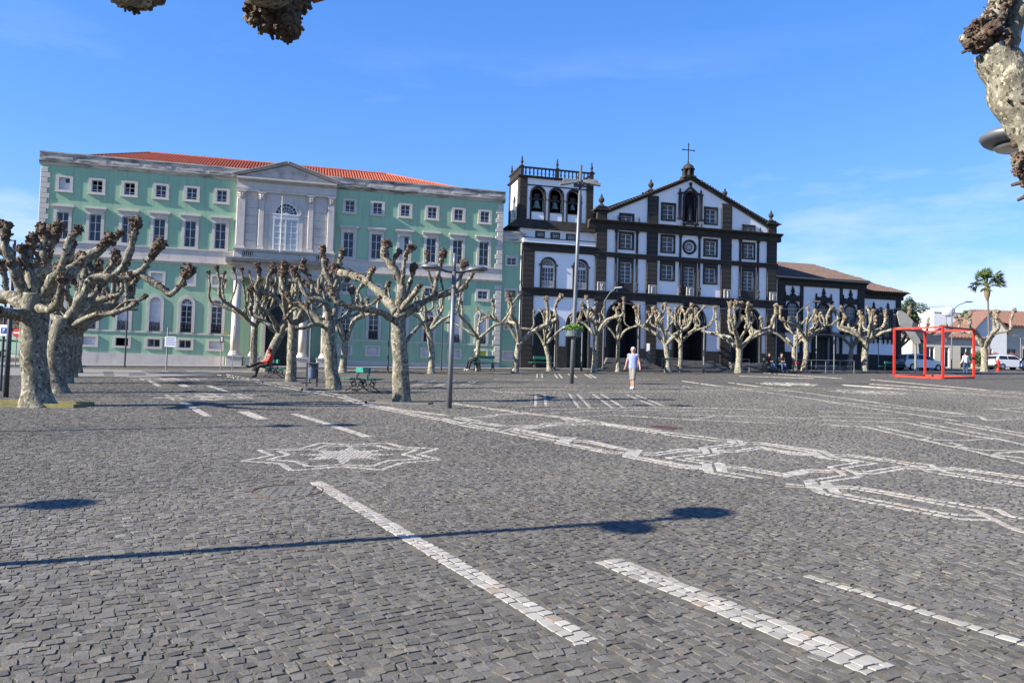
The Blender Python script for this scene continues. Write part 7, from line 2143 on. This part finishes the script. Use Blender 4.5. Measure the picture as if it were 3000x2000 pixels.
# ---- bicycle
def bicycle(base, ang):
    o = empty('bicycle', base, ang)
    for x in (-0.52, 0.52):
        w = one('wheel', m_tyre, o, lambda m: m.tube([(x + 0.33 * cos(t), 0, 0.34 + 0.33 * sin(t)) for t in np.linspace(0, 2 * pi, 25)], 0.022, 6))
        one('spokes', m_rim, w, lambda m: [m.bar((x, 0, 0.34), (x + 0.32 * cos(t), 0, 0.34 + 0.32 * sin(t)), 0.004, 4) for t in np.linspace(0, 2 * pi, 12, endpoint=False)])
    one('frame', m_red, o, lambda m: [m.bar(a, b, 0.022, 6) for a, b in (((-0.52, 0, .34), (-0.06, 0, .30)), ((-0.06, 0, .30), (0.36, 0, .72)), ((-0.18, 0, .74), (0.36, 0, .78)), ((-0.52, 0, .34), (-0.18, 0, .74)), ((-0.06, 0, .30), (-0.2, 0, .86)), ((0.34, 0, .9), (0.52, 0, .34)))])
    one('saddle', m_tyre, o, lambda m: m.blob((-0.21, 0, .90), 0.12, 8, 6, amp=0, squash=(1.2, .6, .35)))
    one('handlebar', m_iron, o, lambda m: (m.bar((0.34, 0, .9), (0.33, 0, 1.02), 0.015), m.tube([(0.28, -0.28, 1.0), (0.36, 0, 1.03), (0.28, 0.28, 1.0)], 0.014, 6)))
    one('basket', m_red, o, lambda m: m.box(-0.62, -0.32, -0.14, 0.14, 0.66, 0.80))
    return tag(o, 'red bicycle leaning by the pale tree trunks', 'bicycle')
bicycle(gp(2345, 1092), AZ + 0.25)
# ------------------------------------------------------------------ people
m_skin = plain('skin', (0.46, 0.25, 0.17), 0.55, 0.08, 8)
m_hair_w = plain('white_hair', (0.48, 0.46, 0.43), 0.8, 0.2, 30)
m_hair_d = plain('dark_hair', (0.02, 0.016, 0.013), 0.7, 0.3, 30)
m_jeans = plain('blue_jeans', (0.035, 0.06, 0.12), 0.8, 0.25, 9)
m_black = plain('dark_cloth', (0.016, 0.016, 0.02), 0.85, 0.3, 9)
m_brown = plain('brown_trousers', (0.035, 0.022, 0.018), 0.85, 0.25, 9)
m_redj = plain('red_jacket', (0.55, 0.03, 0.03), 0.75, 0.15, 8)
m_shirt = plain('white_shirt', (0.66, 0.66, 0.66), 0.8, 0.06, 8)
m_lilac = plain('lilac_top', (0.20, 0.25, 0.46), 0.8, 0.2, 12)
m_grey = plain('grey_shorts', (0.21, 0.20, 0.185), 0.85, 0.15, 10)
m_shoe = plain('white_shoe', (0.66, 0.65, 0.62), 0.6)
m_dshoe = plain('dark_shoe', (0.015, 0.013, 0.012), 0.5)
m_wine = plain('wine_jacket', (0.12, 0.02, 0.03), 0.8, 0.2, 8)

def skinned(name, pts, edges, radii, mat, parent, root=0, sub=2):
    me = bpy.data.meshes.new(name)
    me.from_pydata([tuple(p) for p in pts], edges, [])
    me.materials.append(mat)
    o = inst(name, me, parent)
    sk = o.modifiers.new('Skin', 'SKIN')
    sk.use_smooth_shade = True
    if not me.skin_vertices: pass
    layer = me.skin_vertices[0].data if me.skin_vertices else None
    if layer is None:
        return o
    for i, r in enumerate(radii):
        rr = r if hasattr(r, '__len__') else (r, r)
        layer[i].radius = rr
        layer[i].use_root = (i == root)
    s = o.modifiers.new('Sub', 'SUBSURF'); s.levels = sub; s.render_levels = sub
    return o
def chain(name, pts, radii, mat, parent, sub=2):
    """a tapered smooth sleeve, leg or foot along points"""
    m = MB(); q = []; rr = []
    P_ = [Vector(p) for p in pts]
    for i in range(len(P_) - 1):
        for k in range(4):
            t = k / 4; q.append(P_[i].lerp(P_[i + 1], t)); rr.append(radii[i] + (radii[i + 1] - radii[i]) * t)
    q.append(P_[-1]); rr.append(radii[-1])
    q = [q[0]] + [(q[i - 1] + q[i] * 2 + q[i + 1]) / 4 for i in range(1, len(q) - 1)] + [q[-1]]
    m.tube(q, rr, 12)
    return m.build(name, mat, parent, smooth=True)
def figure(base, ang, J, label, top_m, leg_m, shoe_m, hair_m, sleeve='long', leg='long', hold=None, glasses=False, hat=None):
    """J: joints in metres, x to the figure's left.. pelvis, chest, neck, head, and sh/el/ha, hip/kn/an/to for l and r"""
    o = empty('person', base, ang)
    V = {k: Vector(v) for k, v in J.items()}
    # one continuous body surface
    names = ['pelvis', 'waist', 'chest', 'neck', 'skull', 'lsh', 'lel', 'lha', 'lfi', 'rsh', 'rel', 'rha', 'rfi', 'lhip', 'lkn', 'lan', 'lto', 'rhip', 'rkn', 'ran', 'rto']
    V['waist'] = V['pelvis'].lerp(V['chest'], 0.5)
    V['skull'] = V['head']
    for s in 'lr':
        d = (V[s + 'ha'] - V[s + 'el']).normalized()
        V[s + 'fi'] = V[s + 'ha'] + d * 0.09
    pts = [V[n] for n in names]; ix = {n: i for i, n in enumerate(names)}
    E_ = [('pelvis', 'waist'), ('waist', 'chest'), ('chest', 'neck'), ('neck', 'skull')]
    for s in 'lr':
        E_ += [('chest', s + 'sh'), (s + 'sh', s + 'el'), (s + 'el', s + 'ha'), (s + 'ha', s + 'fi'), ('pelvis', s + 'hip'), (s + 'hip', s + 'kn'), (s + 'kn', s + 'an'), (s + 'an', s + 'to')]
    R_ = dict(pelvis=(.13, .10), waist=(.12, .09), chest=(.14, .10), neck=.055, skull=.075)
    for s in 'lr': R_.update({s + 'sh': .055, s + 'el': .040, s + 'ha': .030, s + 'fi': .022, s + 'hip': .085, s + 'kn': .058, s + 'an': .038, s + 'to': .035})
    m = MB()
    # body built as joined tapered tubes inside one mesh
    def tb(a, b, ra, rb, n=12):
        q = [V[a].lerp(V[b], k / 5) for k in range(6)]; m.tube(q, [ra + (rb - ra) * k / 5 for k in range(6)], n)
    bo = bpy.data.meshes.new('body')
    bo.from_pydata([tuple(p) for p in pts], [(ix[a], ix[b]) for a, b in E_], [])
    bo.materials.append(m_skin)
    ob = inst('body', bo, o)
    import bmesh
    bm = bmesh.new(); bm.from_mesh(bo)
    lay_ = bm.verts.layers.skin.verify()
    bm.verts.ensure_lookup_table()
    for n in names:
        d = bm.verts[ix[n]][lay_]; r = R_[n]
        d.radius = r if hasattr(r, '__len__') else (r, r)
        d.use_root = (n == 'pelvis')
    bm.to_mesh(bo); bm.free()
    md = ob.modifiers.new('Skin', 'SKIN'); md.use_smooth_shade = True
    sb = ob.modifiers.new('Sub', 'SUBSURF'); sb.levels = 1; sb.render_levels = 2
    # head with face
    face = (V['face'] if 'face' in V else Vector((0, -1, 0))).normalized()
    H_ = V['head'] + Vector((0, 0, 0.02))
    side = face.cross(Vector((0, 0, 1))).normalized()
    hd = MB(); hd.blob(H_, 0.105, 16, 12, 3.0, 0.0, squash=(0.82, 0.95, 1.16))
    hd.blob(H_ + face * 0.098 - Vector((0, 0, .012)), 0.02, 8, 6, amp=0, squash=(1, 1, 1.4))
    hd.blob(H_ + face * 0.085 - Vector((0, 0, .058)), 0.022, 8, 6, amp=0, squash=(1.3, 1, .5))
    for s in (-1, 1): hd.blob(H_ + side * s * 0.088, 0.026, 8, 6, amp=0, squash=(.6, 1, 1.3))
    hd = hd.build('head', m_skin, o, smooth=True)
    ey = MB()
    for s in (-1, 1): ey.blob(H_ + face * 0.088 + side * s * 0.035 + Vector((0, 0, .012)), 0.024 if glasses else 0.012, 8, 6, amp=0, squash=(1, 1, .8))
    if glasses: ey.bar(H_ + face * 0.09 - side * 0.07 + Vector((0, 0, .015)), H_ + face * 0.09 + side * 0.07 + Vector((0, 0, .015)), 0.006)
    ey.build('glasses' if glasses else 'eyes', m_black, hd)
    hr = MB(); hr.blob(H_ + Vector((0, 0, .035)) - face * 0.022, 0.112, 14, 10, 7.0, 0.10, squash=(0.88, 0.98, 1.06))
    hr.build('hair', hair_m, hd, smooth=True)
    # hands: palm, four fingers and a thumb
    for s in 'lr':
        d = (V[s + 'fi'] - V[s + 'ha']).normalized(); sd = d.orthogonal().normalized(); up = d.cross(sd)
        h = MB(); h.blob(V[s + 'ha'] + d * 0.045, 0.045, 8, 6, amp=0, squash=(.8, .8, 1))
        for k in range(4):
            a = V[s + 'ha'] + d * 0.07 + sd * (0.018 * (k - 1.5)); l = 0.07 - 0.008 * abs(k - 1.3)
            h.tube([a, a + d * l * 0.55 + up * 0.006, a + d * l + up * 0.02], [0.0095, 0.009, 0.007], 6)
        a = V[s + 'ha'] + d * 0.02 + sd * 0.03
        h.tube([a, a + sd * 0.025 + d * 0.03, a + sd * 0.03 + d * 0.058], [0.011, 0.010, 0.008], 6)
        h.build('hand', m_skin, o, smooth=True)
    # clothes
    t = MB()
    W = V['pelvis'] + (V['pelvis'] - V['chest']).normalized() * 0.06
    ax = (V['lsh'] - V['rsh']).normalized(); q = [W, V['pelvis'], V['waist'], V['chest'], V['chest'].lerp(V['neck'], 0.55), V['neck']]
    rad = [0.185, 0.185, 0.17, 0.20, 0.165, 0.07]
    up_ = Vector((0, 0, 1))
    n = 16; vs = []; fs = []
    for i, (p, r) in enumerate(zip(q, rad)):
        tt = (q[min(i + 1, 5)] - q[max(i - 1, 0)]).normalized(); b_ = tt.cross(ax).normalized(); a_2 = b_.cross(tt).normalized()
        for j in range(n):
            th = 2 * pi * j / n; vs.append(p + a_2 * (r * cos(th)) + b_ * (r * 0.68 * sin(th)))
        if i:
            for j in range(n): fs.append(((i - 1) * n + j, (i - 1) * n + (j + 1) % n, i * n + (j + 1) % n, i * n + j))
    t.add(vs, fs)
    sh = t.build('shirt', top_m, o, smooth=True)
    for s in 'lr':
        e = V[s + 'el'].lerp(V[s + 'ha'], 0.9) if sleeve == 'long' else V[s + 'sh'].lerp(V[s + 'el'], 0.55 if sleeve == 'short' else 0.15)
        pts_ = [V['chest'].lerp(V[s + 'sh'], 0.6) + Vector((0, 0, .02)), V[s + 'sh'], V[s + 'el'], e] if sleeve == 'long' else [V['chest'].lerp(V[s + 'sh'], 0.6) + Vector((0, 0, .02)), V[s + 'sh'], e]
        chain('sleeve', pts_, [.085, .082, .062, .048][:len(pts_)] if sleeve == 'long' else [.085, .078, .070], top_m, o)
        k_ = V[s + 'kn']; end = V[s + 'kn'].lerp(V[s + 'an'], 0.95) if leg == 'long' else V[s + 'kn'].lerp(V[s + 'an'], 0.22)
        chain('trouser_leg', [V['pelvis'].lerp(V[s + 'hip'], 0.75) + Vector((0, 0, .05)), V[s + 'hip'], k_, end], [.125, .118, .085, .066 if leg == 'long' else .082], leg_m, o)
        an = V[s + 'an']; to = V[s + 'to']
        chain('shoe', [an + (an - to) * 0.30 - Vector((0, 0, .01)), an.lerp(to, .35) - Vector((0, 0, .015)), to], [.048, .050, .038], shoe_m, o)
    return tag(o, label, 'person')
def standing(step=0.0, arm=0.10, spread=0.09):
    J = dict(pelvis=(0, 0, .93), chest=(0, 0, 1.32), neck=(0, 0, 1.46), head=(0, -.02, 1.58), face=(0, -1, 0))
    for s, k in (('l', 1), ('r', -1)):
        J[s + 'sh'] = (k * .18, 0, 1.40); J[s + 'el'] = (k * (.24 + arm * .3), k * .05 * step, 1.12); J[s + 'ha'] = (k * (.27 + arm), -.06 - k * .2 * step, .88)
        J[s + 'hip'] = (k * spread, 0, .88); J[s + 'kn'] = (k * spread, -k * step * .2 - .03, .48); J[s + 'an'] = (k * spread, -k * step * .30, .09); J[s + 'to'] = (k * spread * 1.1, -k * step * .30 - .17, .04)
    return J
J = standing(0.30, 0.05, 0.05)
figure(gp(1853, 1140), -0.35, J, 'walker in sunglasses, lilac top and grey shorts crossing the square', m_lilac, m_grey, m_shoe, m_hair_w, 'none', 'short', glasses=True)
J = standing(0.2, 0.07); J['face'] = (0, -1, 0)
figure(gp(2829, 1097), pi + 0.2, J, 'man in white shirt and jeans seen from behind in the cube', m_shirt, m_jeans, m_dshoe, m_hair_d, 'long', 'long')
def seated(sz=0.47, crossed=False, lean=0.0):
    J = dict(pelvis=(0, 0, sz + .11), chest=(0, .06 + lean, sz + .50), neck=(0, .03 + lean, sz + .64), head=(0, -.02 + lean, sz + .77), face=(0, -1, -.25))
    for s, k in (('l', 1), ('r', -1)):
        J[s + 'sh'] = (k * .18, .05 + lean, sz + .58); J[s + 'el'] = (k * .23, -.05 + lean, sz + .32); J[s + 'ha'] = (k * .10, -.27, sz + .30)
        J[s + 'hip'] = (k * .10, -.04, sz + .10); J[s + 'kn'] = (k * .13, -.46, sz + .08); J[s + 'an'] = (k * .13, -.56, .09); J[s + 'to'] = (k * .14, -.73, .04)
    if crossed:
        J['rkn'] = (.02, -.47, sz + .22); J['ran'] = (.18, -.86, sz + .02); J['rto'] = (.20, -1.02, sz + .08)
    return J
# person on the second bench faces across the lane to the left
sp = Bp + Vector((-0.32, -0.12, 0)); sp.z = gz(sp.x, sp.y)
figure(sp, -pi / 2 + 0.35, seated(0.47, True, 0.03), 'person in red jacket with crossed legs on the far bench', m_redj, m_brown, m_dshoe, m_wine)
sp = Bd + Vector((-0.62, -0.22, 0)); sp.z = gz(sp.x, sp.y)
figure(sp, -0.9, seated(0.52, False, 0.05), 'white-haired person in dark clothes on the bench by the green wall', m_black, m_black, m_shoe, m_hair_w)
for dx_, mt, lb, a in ((-0.45, m_wine, 'sitter in wine-red jacket on the bench before the church', 0.1), (0.62, m_black, 'sitter in dark jacket and jeans nearest the red bicycle', -0.2)):
    sp = Bq + FD * dx_ + FN * 0.28; sp.z = gz(sp.x, sp.y)
    figure(sp, AZ + a, seated(0.52), lb, mt, m_jeans, m_shoe if dx_ > 0 else m_dshoe, m_hair_d)

# ------------------------------------------------------------------ background right and left
m_cream = plain('cream_wall', (0.52, 0.47, 0.38), 0.85, 0.08, 1.5, dirt=(0.38, 0.35, 0.30), dirt_scale=0.8)
m_wwall = plain('white_house_wall', (0.68, 0.68, 0.67), 0.8, 0.05, 1)
m_redroof = plain('red_brown_tiles', (0.15, 0.085, 0.065), 0.9, 0.3, 6, 0.6, 40, 0.03)
def house(name, label, px0, px1, Y, wall_h, roof_h, depth, wallm, roofm, gable=False, openings=(), ang=AZ - 0.1, eave=0.35, base_py=1084):
    """a house whose front runs between two photo columns at distance Y"""
    a = AT(px0, base_py, Y); b = AT(px1, base_py, Y)
    w = (b - a).length
    g0 = min(gz(a.x, a.y), gz(b.x, b.y))
    o = empty(name, Vector((a.x, a.y, gz(a.x, a.y))), 0.12)
    def wl_(m):
        holed_wall(m, 0, w, -1, wall_h, [q for q in openings], reveal=0.25)
        m.add([(0, 0, -1), (0, 0, wall_h), (0, depth, wall_h), (0, depth, -1)], [(0, 1, 2, 3)]); m.add([(w, 0, -1), (w, depth, -1), (w, depth, wall_h), (w, 0, wall_h)], [(0, 1, 2, 3)])
        if gable: m.prism([(0, wall_h), (w / 2, wall_h + roof_h), (w, wall_h)], 0, depth)
    one('wall', wallm, o, wl_)
    one('interior', m_void, o, lambda m: m.box(0.1, w - 0.1, 0.5, 0.55, -0.5, wall_h - 0.05))
    for q in openings:
        wd = one('window' if q[2] > 0.5 else 'door', m_sash, o, lambda m: (m.ring(rect(*q), rect(q[0] + .07, q[1] - .07, q[2] + .07, q[3] - .07), 0.06, 0.12), m.box((q[0] + q[1]) / 2 - .03, (q[0] + q[1]) / 2 + .03, 0.07, 0.11, q[2] + .07, q[3] - .07)))
        one('pane', m_pane, wd, lambda m: m.box(q[0] + .06, q[1] - .06, 0.12, 0.13, q[2] + .06, q[3] - .06))
    def rf2(m):
        e = eave
        if gable:
            for s in (0, 1):
                x0, x1 = (-e, w / 2) if s == 0 else (w + e, w / 2)
                zlo = wall_h - e * roof_h / (w / 2)
                m.add([(x0, -e, zlo), (x1, -e, wall_h + roof_h), (x1, depth + e, wall_h + roof_h), (x0, depth + e, zlo), (x0, -e, zlo + .16), (x1, -e, wall_h + roof_h + .16), (x1, depth + e, wall_h + roof_h + .16), (x0, depth + e, zlo + .16)],
                      [(0, 1, 2, 3), (4, 7, 6, 5), (0, 4, 5, 1), (1, 5, 6, 2), (2, 6, 7, 3), (3, 7, 4, 0)])
        else:
            m.add([(-e, -e, wall_h), (w + e, -e, wall_h), (w + e, -e, wall_h + .14), (-e, -e, wall_h + .14), (-e, depth / 2, wall_h + roof_h), (w + e, depth / 2, wall_h + roof_h), (-e, depth + e, wall_h), (w + e, depth + e, wall_h)],
                  [(0, 1, 2, 3), (3, 2, 5, 4), (4, 5, 7, 6), (0, 6, 7, 1), (0, 3, 4, 6), (1, 7, 5, 2)])
            n = int(w / 0.4)
            for i in range(n):
                x = (i + .5) * w / n
                m.tube([(x, -e - .02, wall_h + .16), (x, depth / 2, wall_h + roof_h + .02)], 0.09, 5)
    r_ = one('roof', roofm, o, rf2); fix_normals(r_.data)
    return tag(o, label, 'building')
house('white_hall', 'long white flat-topped building far behind the red cube', 2735, 3140, 135, 8.4, 0.5, 6, m_wwall, m_wwall, eave=0.1, openings=[(8, 10, 5.5, 7), (13, 15, 5.5, 7), (18, 20, 5.5, 7)])
house('gabled_house', 'white gable-fronted house with red-brown roof at the right edge', 2852, 2958, 96, 4.4, 2.3, 2.5, m_wwall, m_redroof, gable=True, openings=[(1.6, 2.5, 1.0, 2.2)])
house('long_tiled_house', 'long house with red-brown tile roof at the far right', 2925, 3200, 97, 4.9, 2.4, 9, m_cream, m_redroof, openings=[(1.0, 2.4, 0.2, 2.3), (3.2, 4.6, 0.9, 2.3), (5.4, 6.8, 0.9, 2.3)], eave=0.5)
house('low_shop', 'low cream shopfront with brown eave seen through the cube', 2672, 2905, 86, 3.25, 0.7, 5, m_cream, m_redroof, openings=[(1.6, 2.6, 0.1, 2.3), (3.3, 4.3, 0.1, 2.3), (5.6, 7.0, 0.1, 2.4)], eave=0.3)
house('left_house', 'low terracotta-roofed house glimpsed at the far left', -160, 96, 74, 3.2, 1.4, 8, m_cream, m_redroof, openings=[(1.5, 2.6, 0.9, 2.2), (5.2, 6.4, 0.9, 2.2)])

m_fol = plain('dark_foliage', (0.045, 0.075, 0.028), 0.8, 0.5, 3)
m_fol_red = plain('reddish_hedge', (0.12, 0.055, 0.035), 0.85, 0.5, 6)
m_trunk = plain('brown_trunk', (0.12, 0.09, 0.065), 0.9, 0.3, 5)
def leafy(name, label, px, py_top, Y, rx, rz, n, mat, size, cat='tree', seed=1, trunk=True, lobes=6):
    c = AT(px, py_top, Y); gx = gz(c.x, c.y)
    o = empty(name, Vector((c.x, c.y, gx)))
    h = c.z - gx - rz
    r = random.Random(seed)
    def crown(m):
        for k in range(lobes):
            off = Vector((r.gauss(0, .5) * rx, r.gauss(0, .5) * rx, r.gauss(0, .4) * rz))
            leaves(m, Vector((0, 0, h)) + off, rx * (0.42 + .25 * r.random()), rz * (0.42 + .25 * r.random()), n // lobes, size, seed + k)
    if trunk:
        one('trunk', m_trunk, o, lambda m: (m.tube([(0, 0, -.2), (0.1, 0, h * .5), (0, 0, h)], [.3, .22, .12], 10), [m.tube([(0, 0, h * .6), (cos(a) * rx * .5, sin(a) * rx * .5, h + rz * .2)], [.1, .04], 6) for a in (0.5, 2.2, 4.1)]))
    tag(one('crown' if trunk else 'foliage', mat, o, crown), kind='stuff')
    return tag(o, label, cat)
leafy('evergreen_tree', 'dark evergreen tree rising behind the end chapel', 2672, 885, 105, 2.6, 2.0, 5200, m_fol, 0.16, seed=11, lobes=9)
leafy('evergreen_tree', 'smaller dark tree close against the end chapel corner', 2640, 890, 104, 1.5, 1.6, 2600, m_fol, 0.15, seed=17, lobes=6)
leafy('hedge_shrub', 'reddish shrub behind the pale forked tree', 2912, 1020, 84, 1.3, 1.0, 1800, m_fol_red, 0.11, 'shrub', 23, False)
leafy('hedge_shrub', 'dark shrub left of the pale forked tree', 2866, 1025, 84, 1.0, 0.9, 1300, m_fol, 0.11, 'shrub', 29, False)
leafy('hedge_shrub', 'brown-red hedge behind the no-entry sign at far left', 62, 925, 66, 1.6, 1.5, 2000, m_fol_red, 0.12, 'shrub', 31, False)
def palm(px, py, Y, label, R=2.4, seed=3, n=34, pxb=None):
    c = AT(px, py, Y); b = Vector((AT(pxb or px, py, Y).x, c.y, 0)); b.z = gz(b.x, b.y)
    o = empty('palm_tree', b); C_ = c - b
    r = random.Random(seed)
    one('trunk', plain('palm_trunk', (0.13, 0.11, 0.09), 0.9, 0.25, 9, 0.6, 30), o, lambda m: m.tube([(0, 0, -.2), (C_.x * .2, 0, C_.z * .4), (C_.x * .6, 0, C_.z * .75), (C_.x, 0, C_.z - .3)], [.14, .11, .10, .11], 10))
    one('dead_skirt', plain('dry_palm_skirt', (0.17, 0.13, 0.07), 0.95, 0.4, 9), o, lambda m: m.lathe([(.12, C_.z - 1.9), (.30, C_.z - 1.3), (.36, C_.z - .7), (.2, C_.z - .1)], 12, (C_.x, 0, 0)))
    def frond(m, a, el, wind):
        base = C_ + Vector((0, 0, -.1)); d = Vector((cos(a) * cos(el), sin(a) * cos(el), sin(el)))
        L_ = R * (.8 + .3 * r.random()); tip = base + d * L_ * .62
        side = d.cross(Vector((0, 0, 1))).normalized() if abs(d.z) < .98 else Vector((1, 0, 0))
        up = side.cross(d)
        m.tube([base, base.lerp(tip, .5) + up * .03, tip], [.03, .022, .015], 5)
        for k in range(15):
            t = (k - 7) / 7; v = (d * cos(t * 1.15) + side * sin(t * 1.15)).normalized(); l = L_ * (.48 - .10 * abs(t))
            dr = Vector((wind * (.5 + r.random()), 0, -.5 * abs(t) - .25 * r.random())) * l
            w = v.cross(up).normalized() * .055
            m.add([tip - w, tip + w, tip + v * l * .6 + w * .7 + dr * .3, tip + v * l + dr, tip + v * l * .6 - w * .7 + dr * .3], [(0, 1, 2, 3, 4)])
    mf = plain('palm_leaf', (0.075, 0.115, 0.035), 0.6, 0.35, 2)
    for k in range(n):
        el = -0.25 + 1.75 * (k / n) ** 0.8 + r.gauss(0, .12)
        q = MB(); frond(q, r.random() * 6.28, el, .22); q.build('frond', mf, o)
    return tag(o, label, 'palm')
palm(2892, 832, 92, 'tall windblown fan palm against the sky at right', 2.0, 3, 46, 2899)
palm(2829, 932, 100, 'small palm top peeking over the trees right of the cube', 1.1, 9, 18)
# pale satellite dish beside the curved-arm lamp
c = AT(2779, 912, 84); o = empty('satellite_dish', c)
one('dish', m_wsign, o, lambda m: m.blob((0, 0, 0), 0.72, 14, 10, amp=0, squash=(1, .35, .8)))
one('mast', m_galv, o, lambda m: m.tube([(-.2, .1, -3.2), (-.2, .1, 0)], .04, 6))
tag(o, 'white dish on a thin mast left of the curved-arm lamp', 'dish')
# low wall behind the square, closing the view between the houses
for px0, px1, Y, h, lb in ((2640, 3300, 88, 1.0, 'low grey wall behind the parked cars at right'), (-700, 110, 70, 0.9, 'low grey wall at the far left behind the trunks')):
    a = AT(px0, 1084, Y); b = AT(px1, 1084, Y)
    o = empty('low_wall', Vector((a.x, a.y, gz(a.x, a.y))))
    one('wall', m_concrete, o, lambda m: m.add([(0, 0, -.5), (b.x - a.x, 0, gz(b.x, b.y) - gz(a.x, a.y) - .5), (b.x - a.x, 0, gz(b.x, b.y) - gz(a.x, a.y) + h), (0, 0, h), (0, .3, -.5), (b.x - a.x, .3, gz(b.x, b.y) - gz(a.x, a.y) - .5), (b.x - a.x, .3, gz(b.x, b.y) - gz(a.x, a.y) + h), (0, .3, h)],
        [(0, 1, 2, 3), (3, 2, 6, 7), (1, 5, 6, 2), (4, 7, 6, 5), (0, 3, 7, 4)]))
    one('coping', m_slab, o, lambda m: m.beam((0, .15, h + .04), (b.x - a.x, .15, gz(b.x, b.y) - gz(a.x, a.y) + h + .04), .42, .08))
    tag(o, lb, 'wall')
